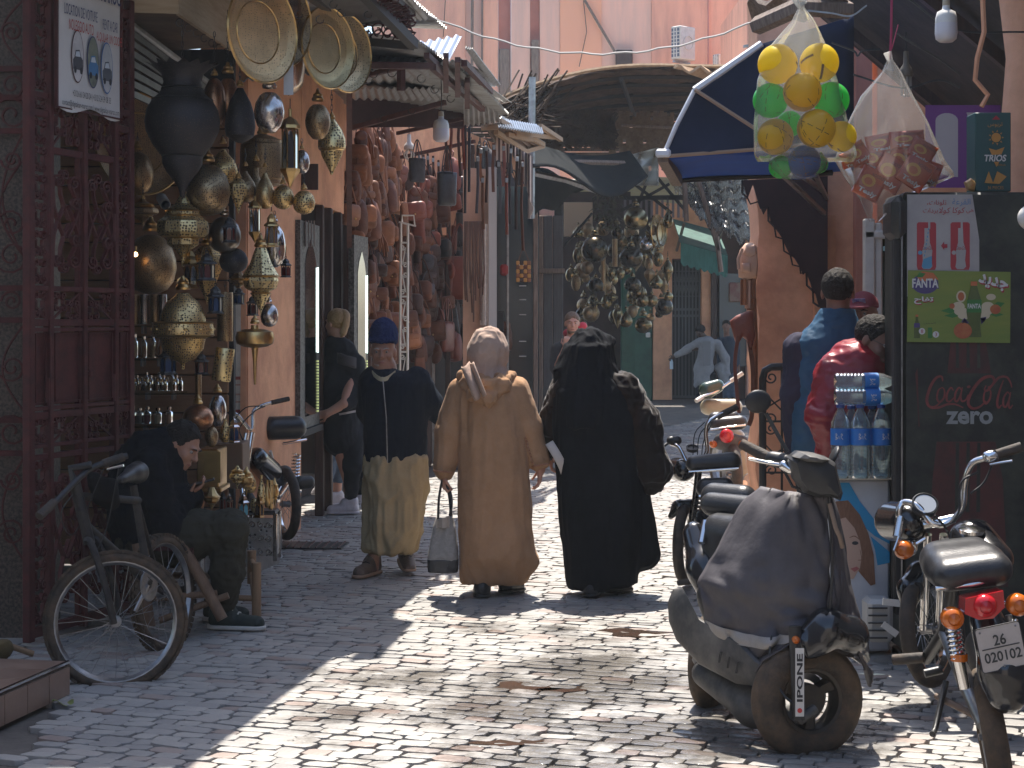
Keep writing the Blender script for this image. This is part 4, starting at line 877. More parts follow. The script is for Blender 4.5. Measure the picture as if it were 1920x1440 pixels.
def lamp(style,px,y0,y1,w,Y,label,m=None,hang=None,name='brass_lamp',tilt=0,group='brass lamps of the lamp shop',cap=GOLD,stand=False):
 s=Y/F;r=w/2*s;H=(y1-y0)*s;top=P(px,y0,Y);base=top-V((0,0,H));m=m or BR
 t=T(name,label,'lamp',base,random.uniform(0,40),group)
 n=SQ.get(style,20);prof=[(a*r,H*(1-b)) for a,b in PROF[style]]
 q=MB();q.lathe(prof,n);
 if tilt:q.v=[tuple(rotm(0,tilt,0)@V(v)) for v in q.v]
 o=mb_local(q,'shade',m,t,smooth=40 if n>10 else 22)
 rt=PROF[style][-1][0]*r
 if style=='urn':
  q=MB()
  for k in range(16):
   a=2*pi*k/16;q.add([(rt*.97*cos(a-.19),rt*.97*sin(a-.19),H),(rt*.97*cos(a+.19),rt*.97*sin(a+.19),H),(rt*1.22*cos(a),rt*1.22*sin(a),H+.02)],[(0,1,2)])
  mb_local(q,'crown_points',m,t)
  for b_ in(.255,.68,.17):q=MB();q.lathe([(np.interp(b_,[x[1] for x in PROF[style]][::-1],[x[0] for x in PROF[style]][::-1])*r+a_,H*(1-b_)+z_) for a_,z_ in((-.004,-.008),(.006,0),(-.004,.008))],20);mb_local(q,'band',GUN,t)
 elif not stand and style not in('tube',):
  q=MB();c=max(rt,.012);q.lathe([(c*1.15,H-.004),(c*1.25,H+c*.25),(c*.9,H+c*.8),(c*.95,H+c*1.1),(c*.45,H+c*1.5),(c*.3,H+c*2.1),(0,H+c*2.2)],12);mb_local(q,'cap',cap,t)
 if style in('star','saturn','octa','tulip'):
  bb={'star':(.60,.31,.24),'saturn':(.57,.42),'octa':(.43,.68),'tulip':(.55,)}[style]
  for b_ in bb:
   ra=np.interp(b_,[x[1] for x in PROF[style]][::-1],[x[0] for x in PROF[style]][::-1])*r
   q=MB();q.lathe([(ra-.004,H*(1-b_)-.008),(ra+.007,H*(1-b_)),(ra-.004,H*(1-b_)+.008)],n);mb_local(q,'band',cap,t)
 if style=='saturn':
  for k in range(12):
   a=2*pi*k/12;q=MB();q.ball((r*1.0*cos(a),r*1.0*sin(a),H*.505),.008,6,5);mb_local(q,'stud',GOLD,t)
  q=MB();q.tube([(.03*cos(a),.012,H+.035+.03*sin(a)) for a in[2*pi*k/14 for k in range(14)]],.005,5,closed=True);mb_local(q,'ring',GOLD,t)
 if hang is not None and hang<y0:
  top_z=(y0-hang)*s+H;q=MB()
  nl=max(2,int((top_z-H)/.03))
  if nl>40:q.tube([(0,0,H),(0,0,top_z)],.004,5);mb_local(q,'cord',M_WIRE,t)
  else:
   for k in range(nl):
    z=H+.02+(top_z-H-.02)*(k+.5)/nl;h2=(top_z-H)/nl*.62;q.tube([((.006*cos(a) if k%2 else 0),(0 if k%2 else.006*cos(a)),z+h2*sin(a)) for a in[2*pi*j/8 for j in range(8)]],.0022,3,closed=True)
   stuff(mb_local(q,'chain',M_STEEL if m in(AGS,) else GUN,t))
 return t
def lantern(px,y0,y1,w,Y,label,frame=GUN,pane=PANE,sides=6,hang=None,group='small glass lanterns of the lamp shop',slim=False):
 """pagoda lantern: base, corner posts, panes, roof tiers, ring"""
 s=Y/F;r=w/2*s;H=(y1-y0)*s;b=P(px,y1,Y);t=T('lantern',label,'lantern',b,14+random.uniform(-8,8),group)
 zb,zt=(.24,.74) if slim else(.10,.56)
 q=MB();
 if slim:q.lathe([(0,0),(r*.12,H*.02),(r*.5,H*.12),(r*.95,H*.2),(r,H*.24),(r*.8,H*.245),(0,H*.245)],sides)
 else:q.lathe([(0,0),(r,0),(r,H*.03),(r*.82,H*.06),(r*.78,H*.10),(0,H*.10)],sides)
 mb_local(q,'base',frame,t,smooth=0)
 for k in range(sides):
  a=2*pi*k/sides;q=MB();q.tube([(r*.76*cos(a),r*.76*sin(a),H*zb),(r*.76*cos(a),r*.76*sin(a),H*zt)],max(.003,r*.08),4);mb_local(q,'post',frame,t)
  a0,a1=a+.12,a+2*pi/sides-.12;p0,p1=V((r*.72*cos(a0),r*.72*sin(a0),0)),V((r*.72*cos(a1),r*.72*sin(a1),0));q=MB()
  arch=[(0,zb),(1,zb),(1,zb+(zt-zb)*.7),(.75,zt-(zt-zb)*.1),(.5,zt),(.25,zt-(zt-zb)*.1),(0,zb+(zt-zb)*.7)]
  q.add([tuple(p0.lerp(p1,x)+V((0,0,H*z))) for x,z in arch],[tuple(range(7))]);mb_local(q,'pane',pane if(k%2 or pane is not MIR) else PANE,t,smooth=0)
 q=MB();
 if slim:q.lathe([(r*.8,H*zt),(r*1.02,H*(zt+.01)),(r,H*.79),(r*.6,H*.86),(r*.16,H*.9),(r*.16,H*.99),(0,H)],sides)
 else:q.lathe([(r*.72,H*.56),(r*1.05,H*.58),(r*1.0,H*.62),(r*.62,H*.70),(r*.58,H*.78),(r*.64,H*.79),(r*.30,H*.90),(r*.12,H*.93),(0,H*.94)],sides)
 mb_local(q,'roof',frame,t,smooth=0)
 q=MB();q.tube([(r*.16*cos(a),0,H*.985+r*.16*sin(a)) for a in[2*pi*k/10 for k in range(10)]],r*.045,4,closed=True);mb_local(q,'ring',frame,t)
 if hang is not None:
  q=MB();q.tube([(0,0,H),(0,0,H+(y0-hang)*s)],.0025,4);mb_local(q,'wire',M_WIRE,t)
 return t
def tray(px,py,w,h,Y,label,m=TRAYM,rz=60,tiltx=0):
 s=Y/F;r=h/2*s;t=T('brass_tray',label,'tray',P(px,py+h/2,Y),0,'big brass trays hanging over the lamp shop');c=P(px,py,Y)
 M_=TR(c,90+tiltx,0,rz);q=MB()
 q.lathe([(0,-.012),(r*.55,-.012),(r*.62,-.008),(r*.80,.0),(r*.86,.004),(r*.98,.028),(r,.03)],40,M_);q.lathe([(r,.03),(r*.98,.022),(r*.86,-.002),(r*.6,-.016),(0,-.018)],40,M_);q.build('dish',m,t,50)
 q=MB();q.lathe([(r*.975,.026),(r*1.0,.036),(r*1.025,.026),(r*1.0,.018),(r*.975,.026)],40,M_);q.build('rim',GOLD,t,60)
 q=MB();q.lathe([(r*.60,-.006),(r*.615,-.001),(r*.63,-.006)],40,M_);q.build('ring',GOLD,t,60)
 MB().tube([c+V((0,0,r*1.0)),c+V((0,.02,r*1.25+.12))],.003,4).build('wire',M_WIRE,t)
 return t
tray(486,60,100,190,9.7,'largest brass tray, browned and engraved, above the silver egg lamp',TRAYM,56)
tray(520,40,80,172,9.95,'dark brown brass tray tucked behind the largest tray',BZD,56)
tray(609,90,78,152,10.3,'pale hammered brass tray with a pierced border above the brown egg lamp',pierced('hammered tray brass',(.86,.65,.34),(.48,.34,.15),65,.42,.2),56)
tray(643,100,62,146,10.6,'engraved brass tray half hidden behind the pale hammered tray',pierced('engraved pale brass',(.74,.58,.33),(.24,.16,.07),65,.42,.27),56)
ct=T('copper_shade','curved pointed sheet of copper hanging with a sunlit edge between the trays','lamp',P(556,186,10))
q=MB();q.grid(lambda u,v:P(536+14*v+(40-14*v*v)*u-10*v*v,-25+u*6+(205-25*u)*v,9.95+.22*u*u+.07*sin(pi*v))+V((0,.05*sin(pi*u),0)),10,14,thick=.004);q.build('sheet',pierced('coppery sheet',(.66,.44,.30),(.2,.12,.07),130,.25,.2),ct,180)
q=MB();q.grid(lambda u,v:P(532+18*u,118+60*v-30*u*(1-v),9.93),4,4,thick=.003);q.build('liner',mat('torn white liner',(.6,.6,.6),.5),ct)
L=lamp
L('urn',342,124,372,140,9.8,'huge blackened bronze urn lamp with a jagged crown at the front of the display',BZ,0,cap=GUN)
L('globe',402,140,238,44,10.0,'reddish copper globe just right of the blackened urn lamp',CU,60);L('egg',427,136,240,46,10.1,'copper egg lamp between the copper globe and the scalloped dark bell',CU,20)
b_=L('bell',450,160,268,58,10.0,'black scalloped bell lamp with silver filigree on its right side',BZ,90)
L('egg',505,164,250,57,9.8,'shiny silver-copper egg lamp under the largest tray',AGS,152,cap=SILV)
L('egg',596,188,262,48,10.4,'brown pierced egg lamp alone against the salmon wall',BZD,168);L('tulip',622,222,328,52,10.6,'gilded tulip lamp with a pointed tail beside the brown egg lamp',BRL,168)
lantern(544,204,352,38,10.2,'tall slim six-sided lantern with mirror and dark panes',GOLD,MIR,6,185,slim=True)
L('drum',492,250,348,84,10.9,'wide browned drum lamp behind the tall slim lantern',BZD,230);L('globe',566,278,326,30,10.9,'small silvery globe peeping out right of the tall slim lantern',AGS,262)
L('pear',418,268,345,56,10.2,'golden pierced pear lamp below the copper lamps',BR,256);L('globe',390,302,405,84,10.0,'dark round pierced lamp touching the tail of the blackened urn',pierced('dark pierced brass',(.36,.26,.15),(.035,.024,.014),100,.36),285)
L('onion',447,333,402,34,10.1,'eight-sided golden lamp right of the dark round pierced lamp',BRL,310);L('pear',460,310,380,42,10.3,'plain brown-gold pear lamp behind the eight-sided golden lamp',BZD,280)
L('longpear',480,300,392,34,10.4,'long-necked brass lamp with ribbed collar in the middle of the cluster',BZD,262);L('pear',497,312,392,36,10.3,'finely pierced pear lamp left of the pair of round golden lamps',BRF,280)
L('globe',531,344,393,40,10.3,'round golden pierced lamp, left one of the pair below the slim lantern',BR,330);L('globe',570,354,402,42,10.3,'round golden pierced lamp hanging lowest on the salmon wall, beside the doorway',BR,322)
L('star',343,362,502,99,9.9,'big tiered star lamp of gold filigree below the blackened urn',BRL,348);
L('globe',283,432,552,96,10.6,'large dim brass globe with a small lit bulb beside it at the gate',BZD,415)
L('globe',421,402,474,62,10.2,'gunmetal globe with a polished silver lower bowl',pierced('gunmetal',(.30,.27,.24),(.08,.06,.05),100,.28,.2),390,cap=SILV);lantern(430,404,455,28,9.95,'dark small lantern hanging in front of the gunmetal globe',GUN,PRED,6,392)
lantern(478,368,456,25,10.2,'slim mirrored lantern in the middle of the display',GOLD,MIR,6,352,slim=True);L('globe',515,415,502,42,10.4,'polished silver globe behind the little gold lantern',SILV,398,cap=SILV)
lantern(509,396,463,27,10.1,'little gold-framed lantern before the silver globe',GOLD,MIR,6,388);L('globe',438,462,512,54,10.3,'blue-black pierced globe below the gunmetal globe',BZ,450)
L('octa',489,462,592,66,10.0,'large eight-sided gold lantern with a pointed tail in the middle',BRL,440);L('onion',388,458,572,64,10.4,'golden onion lamp behind the dark little lanterns',BR,450)
lantern(357,464,541,29,9.9,'little mirrored lantern below the star lamp',GOLD,MIR,4,455);lantern(388,472,526,37,9.9,'dark pagoda lantern below the gunmetal globe, before the onion lamp',GUN,PRED,6,465)
lantern(404,533,588,32,9.9,'dark pagoda lantern hanging above the brass tube lamp',GUN,PBLUE,6,522);L('saturn',343,542,694,116,9.8,'brass saturn lamp with a wide studded belt hanging above the boy',BR,530)
lantern(315,646,702,37,9.8,'dark blue-paned lantern hanging under the saturn lamp on its left',GUN,PBLUE,6,636);lantern(378,661,702,28,9.9,'small lantern under the right edge of the saturn lamp',GUN,PRED,6,650)
L('tube',414,652,714,36,9.9,'tilted brass tube lamp with an engraved panel',BRL,None,tilt=8);L('tube',422,548,640,30,10.4,'tall brown tube lamp behind the dark pagoda lanterns',BZD,530)
L('disc',478,606,722,73,9.9,'flat brass disc lamp with a long spike',GOLD,592);L('globe',505,566,613,34,10.1,'silver faceted globe touching the eight-sided lantern tail',AGS,552,cap=SILV)
lantern(536,482,520,21,10.2,'tiny dark lantern at the right end against the door post',GUN,PRED,4,462);lantern(448,538,571,23,10.1,'tiny dark lantern left of the large eight-sided lantern tail',GUN,PBLUE,6,530)
lantern(474,552,592,24,10.3,'tiny dark lantern behind the spike of the large eight-sided lantern',GUN,PRED,6,540);L('octa',447,508,545,34,10.5,'dark eight-sided lamp half hidden left of the large gold one',BZD,480)
L('star',268,372,424,60,10.8,'dim brass lamp behind the gate beside the security camera',BZD,340);L('globe',258,280,366,60,10.9,'tarnished brass bowl lamp in the dark behind the gate',BZD,250)
tray(262,270,60,190,10.9,'tarnished oval tray leaning in the dark beside the gate',BZD,40)
bt=T('bare_bulb','tiny lit amber bulb glowing against the large dim globe','bulb',P(254,482,10.3));MB().ball(P(254,477,10.3),.014,8,6).build('glass',mat('amber glow',(1,.55,.25),.4,emit=9),bt);MB().lathe([(.009,0),(.009,.03),(0,.03)],8,TR(P(254,471,10.3))).build('socket',GOLD,bt)
sc2=T('security_camera','white dome-nosed security camera on the slatted wall','camera',P(309,385,11.2))
MB().tube([P(303,372,11.35),P(310,383,11.1)],.035,12).build('body',M_WHITEP,sc2);MB().ball(P(311,385,11.09),.03,12,8).build('lens',M_BLACK,sc2);MB().tube([P(300,366,11.6),P(304,372,11.35)],.014,6).build('arm',M_WHITEP,sc2)
# ---- glass shelves with perfume bottles
M_GLS=clear('shelf glass',(.75,.85,.82),.2,.05);M_BOT=clear('bottle glass',(.85,.82,.75),.35,.06,.06)
def bottles(yb,xs,hs,w,colors,label,group,capm,Y=11.15):
 proto={}
 for i,x in enumerate(xs):
  h=hs[i%len(hs)];c=colors[i%len(colors)];key=(h,c);s=Y/F
  if key not in proto:
   H=h*s;r=w/2*s;t=T('perfume_bottle',label,'bottle',P(x,yb,Y),0,group)
   q=MB();q.lathe([(0,.001),(r*.9,.001),(r,H*.05),(r,H*.66),(r*.8,H*.74),(r*.4,H*.8),(r*.4,H*.84)],8);mb_local(q,'glass',M_BOT,t)
   q=MB();q.lathe([(0,.003),(r*.84,.003),(r*.86,H*.52),(0,H*.52)],8);mb_local(q,'perfume',c,t)
   q=MB();q.lathe([(r*.5,H*.83),(r*.6,H*.85),(r*.6,H*.98),(0,H)],8);mb_local(q,'cap',capm,t)
   proto[key]=t;reg(t) if False else None
   KID[t.name]=[o for o in COL.objects if o.parent==t] if False else[bpy.data.objects[n] for n in NEWKIDS(t)]
  else:dup(proto[key],P(x,yb,Y),0,label,group)
def NEWKIDS(t):return[o.name for o in bpy.data.objects if o.parent==t]
OIL=[mat('clear oil',(.30,.22,.12),.15),mat('amber oil',(.28,.12,.04),.15),mat('dark oil',(.06,.04,.03),.15)]
JAR=[mat('red powder',(.25,.03,.025),.6),mat('grey powder',(.16,.15,.14),.6),mat('plum powder',(.14,.03,.05),.6),mat('cream powder',(.45,.38,.26),.6),mat('peach powder',(.45,.24,.15),.6)]
def shelf(yb,x0,x1,label,Y=11.3):
 t=T('glass_shelf',label,'shelf',P((x0+x1)/2,yb,Y));a,b=P(x0,yb,Y),P(x1,yb,Y);MB().box(((a.x+b.x)/2,Y,a.z-.006),(b.x-a.x,.34,.009)).build('glass_plate',M_GLS,t)
 for k in(.25,.75):p=a.lerp(b,k);MB().bbox((p.x,Y+.16,p.z-.03),(.016,.10,.05),.003).build('bracket',M_STEEL,t)
shelf(672,243,306,'top glass shelf holding the tall oil bottles');shelf(735,243,342,'middle glass shelf crowded with small perfume bottles');shelf(796,243,325,'lower glass shelf holding jars of coloured powder');shelf(610,243,312,'dim upper shelf holding engraved brass beakers');shelf(845,243,330,'lowest bare glass shelf behind the boy')
bottles(671,(253,270,287,301),(46,42),11,OIL[:2],'tall clear oil bottle with silver cap on the top glass shelf','oil bottles on the top glass shelf',SILV)
bottles(733,(249,257,266,275,283,291,299,307,315,323,331,339),(36,30,26),8,OIL,'small corked perfume bottle in the row on the middle glass shelf','perfume bottles on the middle glass shelf',SILV,11.2)
bottles(733,(253,262,271,280,295,303,311,327),(22,),7,OIL,'small corked perfume bottle in the row on the middle glass shelf','perfume bottles on the middle glass shelf',GOLD,11.1)
bottles(795,(249,262,276,296,317),(33,31),14,JAR,'glass jar of coloured powder on the lower glass shelf','powder jars on the lower glass shelf',SILV)
for i,x in enumerate((252,270,289,305)):
 L('tube',x,552,608,17,11.25,'engraved brass beaker standing on the dim upper shelf',(BZD,AGS)[i%2],None,name='beaker',group='brass beakers on the upper shelf',stand=True)
th_=T('striped_textile','off-white woven textile with red stripes hanging behind the brass lamps','textile',P(433,780,11.9))
MB().grid(lambda u,v:P(412+38*u,492+300*v,11.9)+V((0,.012*sin(u*13+v*2),0)),10,24,thick=.006).build('cloth',mat('unbleached weave',(.46,.42,.36),.9,col2=(.38,.34,.28),sc=18),th_)
for y_ in(706,720,738,752,768):MB().grid(lambda u,v:P(412+38*u,y_+(6 if y_ in(706,768) else 3)*v,11.89)+V((0,.012*sin(u*13+(y_-492)/150),0)),10,1,thick=.004).build('stripe',mat('red stripe',(.22,.045,.035),.9) if y_ in(706,768) else mat('faded stripe',(.33,.2,.16),.9),th_)
# === LEATHER SHOP AND FAR LAMP SHOP
ls_=T('leather_shop','leather shop with salmon upper wall and dark timber posts behind its bags','building',(-.8,20,0))
LA,LB,LC=(-1.55,15.75),(-1.02,19.3),(.36,25.2)
def lwall(px):
 A,B=(LA,LB) if px<(LB[0]/LB[1]*F+CX) else(LB,LC);p=onwall(px,HY,A,B);return p.y
wall_seg('upper_wall',LA,LB,2.75,3.95,M_ORANGE,ls_);wall_seg('upper_wall',LB,LC,2.6,3.9,M_ORANGE,ls_)
MIN_=mat('dim shop interior',(.045,.026,.02),.85,col2=(.025,.016,.013),sc=2)  # darkness of the shop inside put into the wall colour
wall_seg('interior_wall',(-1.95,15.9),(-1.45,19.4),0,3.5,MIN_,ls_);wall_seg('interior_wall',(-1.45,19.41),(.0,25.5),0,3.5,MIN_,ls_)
wall_seg('side_wall',(-1.05,19.38),(-1.02,19.31),0,2.6,M_WOODD,ls_)
for px,w in((652,.07),(692,.05),(805,.06),(812,.04),(840,.06)):
 Y=lwall(px);MB().bbox(((px-CX)/F*Y,Y-.02,1.6),(w,.09,3.2),.008).build('post',M_WOODD if px!=812 else M_STEEL,ls_)
pr=T('plaster_pier','salmon and grey plaster pier between the leather bags and the glass shopfront','pier',P(905,760,19.6))
a,b=P(868,603,19.4),P(930,603,19.7);MB().prism([(a.x,a.y),(b.x,b.y),(b.x,b.y+.3),(a.x,a.y+.3)],0,3.3).build('wall',mat('pale salmon plaster',(.50,.29,.19),.85,col2=(.40,.23,.15),sc=4,bump=.2),pr)
a,b=P(916,603,19.35),P(931,603,19.4);MB().prism([(a.x,a.y),(b.x,b.y),(b.x,b.y+.2),(a.x,a.y+.2)],0,3.3).build('pilaster',mat('grey plaster',(.34,.31,.29),.8),pr)
rl=random.Random(21)
lc=T('hanging_cords','pale lace strip and brown cords hanging on the plaster pier','cords',P(897,560,19.2));q=MB();q.grid(lambda u,v:P(900+14*u,420+190*v,19.25)+V((0,.02*sin(u*9),0)),5,14,thick=.006);q.build('lace',mat('old lace',(.5,.42,.36),.9,col2=(.36,.3,.26),sc=30),lc)
for i in range(14):
 x=872+i*2.6;q=MB();q.tube([P(x,415,19.2),P(x+rl.uniform(-3,3),480+rl.uniform(0,30),19.18),P(x+rl.uniform(-3,3),520+rl.uniform(0,90),19.2)],.009,4);q.build('cord',mat('brown cord',(.12,.06,.04),.8),lc)
gs=T('glass_shopfront','narrow dark glass shopfront with white shelves beyond the plaster pier','shopfront',P(960,760,21.5))
MB().box(P(962,590,22.0),(.65,.06,3.2)).build('glass',mat('dark shop glass',(.012,.022,.03),.12),gs);MB().bbox(P(952,590,21.7),(.03,.04,3.2),.005).build('mullion',M_STEEL,gs)
for y in(497,536,562,590,640,668):MB().bbox(P(980,y,21.8),(.09,.05,.012),.003).build('shelf',M_WHITEP,gs)
MB().bbox(P(945,506,21.6),(.1,.06,.14),.03).build('red_cap',mat('red cloth',(.3,.02,.02),.7),gs);MB().bbox(P(1004,590,21.5),(.06,.05,3.2),.01).build('mullion',M_WOODG,gs)
MB().bbox(P(937,660,21.4),(.1,.06,1.0),.01).build('panel',M_DARK,gs)
fp=T('timber_pillar','grey timber clad pillar at the corner before the far lamp shop','pillar',P(1035,760,24));
for x0,x1,m in((1002,1018,M_WOODG),(1018.5,1036,mat('blue-grey timber',(.10,.10,.105),.7,col2=(.07,.065,.065),sc=5,st=(8,8,1))),(1036.5,1056,MATS['blue-grey timber'])):
 a,b=P(x0,603,23.9),P(x1,603,23.9);MB().bbox(((a.x+b.x)/2,24.0,1.52),(b.x-a.x-.004,.26,3.04),.01).build('plank',m,fp)
MB().bbox(P(1027,508,23.82),(.46,.06,.07),.01).build('rail',M_WOODG,fp)
fs_=T('far_lamp_shop','dim salmon walled shop behind the far cluster of brass lamps','building',(1.5,27,0))
MB().box(((P(1058,0,27).x+P(1180,0,27).x)/2,27.2,1.8),(1.05,.2,3.6)).build('back_wall',mat('shaded salmon',(.055,.03,.025),.85,col2=(.03,.02,.018),sc=3),fs_)  # salmon taken down to near black, shade put into the colour
MB().box((P(1085,420,25.6).x,25.8,EYE-(410-HY)/F*25.6),(.42,.08,.5)).build('pale_panel',mat('cream plaster',(.62,.47,.32),.85),fs_);MB().box((P(1185,0,26).x,27,1.4),(.2,.4,2.8)).build('green_door',MATS['green paint'],fs_)  # panel paler than the back wall
MB().tube([P(1056,462,24.6),P(1110,400,24.8)],.02,5).build('pole',M_WIRE,fs_)
# ---- bags
def puff(q,poly,d,M,y0=0.0):
 """cushion over an outline in the xz plane"""
 n=len(poly);cx=sum(p[0] for p in poly)/n;cz=sum(p[1] for p in poly)/n;rings=[]
 for(k,dd) in((.35,-1),(.78,-.86),(.95,-.5),(1,0),(.95,.5),(.78,.86),(.35,1)):rings.append([(cx+(x-cx)*k,y0+d*dd,cz+(z-cz)*k) for x,z in poly])
 vs=[p for r in rings for p in r];fs=[tuple(range(n))[::-1],tuple((6*n)+i for i in range(n))]
 for r in range(6):fs+=[(r*n+i,r*n+(i+1)%n,(r+1)*n+(i+1)%n,(r+1)*n+i) for i in range(n)]
 q.add(vs,fs,M)
def rrect(w,z0,z1,r,wt=1.0,n=4):
 c=[(w/2-r,z0+r,-90),(w/2*wt-r,z1-r,0),(-w/2*wt+r,z1-r,90),(-w/2+r,z0+r,180)];return[(x+r*cos(R(a+90*k/n)),z+r*sin(R(a+90*k/n))) for x,z,a in c for k in range(n+1)]
LE={'tan':mat('tan leather',(.26,.105,.048),.55,spec=.3,col2=(.17,.068,.034),sc=7,bump=.25,bsc=45,var=.3),'brown':mat('brown leather',(.135,.05,.027),.5,spec=.3,col2=(.08,.03,.018),sc=7,bump=.25,bsc=45,var=.3),
'dark brown':mat('dark brown leather',(.06,.028,.02),.5,spec=.3,col2=(.04,.022,.02),sc=7,bump=.25,bsc=45,var=.3),'red-brown':mat('red-brown leather',(.21,.055,.033),.45,col2=(.15,.04,.025),sc=6,bump=.2,bsc=45,var=.25),
'black':mat('black leather',(.022,.022,.026),.42,col2=(.04,.04,.045),sc=7,bump=.25,bsc=45,var=.3),'grey':mat('grey suede',(.09,.085,.095),.85,col2=(.06,.055,.065),sc=9,var=.3)}
def bag(style,colour,label,group):
 m=LE[colour];t=T(dict(satchel='leather_satchel',pouch='leather_pouch',backpack='leather_backpack',tote='leather_tote',purse='leather_purse')[style],label,'bag',(0,0,0),0,group);I=MX.Identity(4)
 def add(q,name,mm=m,par=None,sm=50):return mb_local(q,name,mm,par or t,smooth=sm)
 if style=='satchel':
  q=MB();puff(q,rrect(.30,-.52,-.29,.04),.055,I);add(q,'body');q=MB();puff(q,[(x,z) for x,z in rrect(.31,-.46,-.27,.06)],.05,I,-.022);f=add(q,'flap')
  q=MB();q.ball((0,-.078,-.44),.012,8,6);add(q,'clasp',GOLD,f)
  q=MB();q.tube(smooth_path([(-.14,0,-.30),(-.08,.02,-.12),(0,.03,0),(.08,.02,-.12),(.14,0,-.30)],5),.011,4,flat=.4);add(q,'strap')
 elif style=='pouch':
  o=[(x*.105,-.36+z*.13) for x,z in[(cos(R(a)),sin(R(a))) for a in range(0,360,24)]];q=MB();puff(q,[(x,z-.02 if z<-.36 else z) for x,z in o],.04,I);add(q,'body')
  q=MB();puff(q,[(x*.98,-.30+(z+.36)*.62) for x,z in o],.03,I,-.02);add(q,'flap');q=MB();q.tube(smooth_path([(-.09,0,-.3),(-.03,.01,-.1),(0,.01,0),(.03,.01,-.1),(.09,0,-.3)],4),.007,4);add(q,'strap')
 elif style=='backpack':
  o=[(-.13,-.50),(-.145,-.42),(-.14,-.25),(-.11,-.14),(-.05,-.09),(.05,-.09),(.11,-.14),(.14,-.25),(.145,-.42),(.13,-.50),(.05,-.515),(-.05,-.515)];q=MB();puff(q,o,.085,I);add(q,'body')
  q=MB();puff(q,rrect(.2,-.48,-.32,.04),.045,I,-.065);pk=add(q,'pocket');q=MB();puff(q,rrect(.2,-.38,-.30,.035),.02,I,-.105);add(q,'pocket_flap',m,pk)
  q=MB();puff(q,rrect(.22,-.25,-.09,.05),.06,I,-.045);fl=add(q,'flap');q=MB();q.bbox((0,-.11,-.27),(.022,.008,.07),.003);add(q,'buckle_strap',m,fl)
  q=MB();q.tube([(-.02,.02,-.09),(-.03,.03,-.03),(0,.03,0),(.03,.03,-.03),(.02,.02,-.09)],.009,5);add(q,'loop')
 elif style=='tote':
  q=MB();puff(q,[(-.17,-.62),(-.185,-.28),(-.06,-.27),(.06,-.27),(.185,-.28),(.17,-.62),(.15,-.64),(-.15,-.64)],.05,I);add(q,'body')
  for y in(-.04,.03):q=MB();q.tube(smooth_path([(-.09,y,-.33),(-.05,y,-.12),(0,y*.3,0),(.05,y,-.12),(.09,y,-.33)],5),.011,4,flat=.5);add(q,'handle')
 else:
  q=MB();puff(q,rrect(.12,-.52,-.14,.03,.7),.03,I);add(q,'body');q=MB();puff(q,rrect(.10,-.30,-.12,.03,.9),.02,I,-.025);add(q,'flap');q=MB();q.tube([(-.03,0,-.14),(0,.01,0),(.03,0,-.14)],.006,4);add(q,'strap')
 KID[t.name]=[o for o in bpy.data.objects if o.parent==t]
 for c in KID[t.name]:
  g=[o for o in bpy.data.objects if o.parent==c]
  if g:KID[c.name]=g
 return t
BPROTO={}
def hang_bag(style,colour,px,py,h,label,group,dy=.12,rz=0,Y=None,sx=1,ry=0):
 """hung so that its top is at (px,py) and it is h pixels tall"""
 Y=Y or lwall(px)-dy;H={'satchel':.53,'pouch':.5,'backpack':.52,'tote':.64,'purse':.52}[style];s=h/F*Y/H;p=P(px,py,Y);key=(style,colour)
 if key not in BPROTO:t=BPROTO[key]=bag(style,colour,label,group);t.location=p;t.rotation_euler=(0,R(ry),R(rz));t.scale=(s*sx,s,s);return t
 return dup(BPROTO[key],p,rz,label,group,(s*sx,s,s),(0,R(ry),R(rz)))
Gt='bags hanging at the front of the leather shop'
B=hang_bag
B('tote','red-brown',862,420,142,'large red-brown leather tote hanging from a long strap before the plaster pier',Gt,.45,-8,sx=1.15);B('tote','black',885,470,90,'black tote just behind the large red-brown tote',Gt,.3,10)
B('backpack','black',862,318,72,'black buckled backpack hanging from the long straps under the tin roof',Gt,.4,4,sx=1.1);B('satchel','tan',735,462,68,'tan flap satchel with a shiny stud left of the white trellis',Gt,.4,6);B('satchel','tan',730,392,62,'tan flap bag directly above the studded satchel',Gt,.35,-5)
B('backpack','tan',680,282,64,'tan teardrop backpack high at the left end of the leather wall',Gt,.35,25);B('pouch','tan',740,300,70,'round tan pouch hanging over the gap in the leather wall',Gt,.4,10);B('purse','red-brown',785,366,92,'orange-red bottle bag hanging alone right of the trellis top',Gt,.4,-12,sx=1.3)
B('satchel','dark brown',707,468,52,'dark brown satchel above the embossed brown bag by the lit mirror',Gt,.4,8,sx=1.3);B('satchel','brown',708,512,52,'embossed brown bag by the lit mirror',Gt,.45,5,sx=1.3);B('satchel','brown',705,556,54,'red-brown bag lowest of three beside the lit mirror',Gt,.4,3,sx=1.3)
B('backpack','tan',740,478,60,'tan rucksack with a dangling strap leaning against the trellis',Gt,.5,-20);B('satchel','tan',792,560,56,'orange-tan shoulder bag low between trellis and steel post',Gt,.5,0);B('pouch','grey',803,452,54,'grey round pouch right of the trellis',Gt,.45,0);B('satchel','grey',802,508,46,'dark grey stud bag under the grey round pouch',Gt,.45,10)
B('tote','red-brown',838,560,100,'slim red-brown leather sack hanging below the large tote',Gt,.3,70);B('tote','black',870,555,120,'big black leather sack hanging below the large tote',Gt,.35,-20,sx=1.2);B('satchel','grey',945,358,62,'grey woven handbag hanging under the tin canopy',Gt,.4,-8);B('satchel','black',988,420,62,'dark fringed handbag by the far timber pillar',Gt,.3,8,sx=1.3)
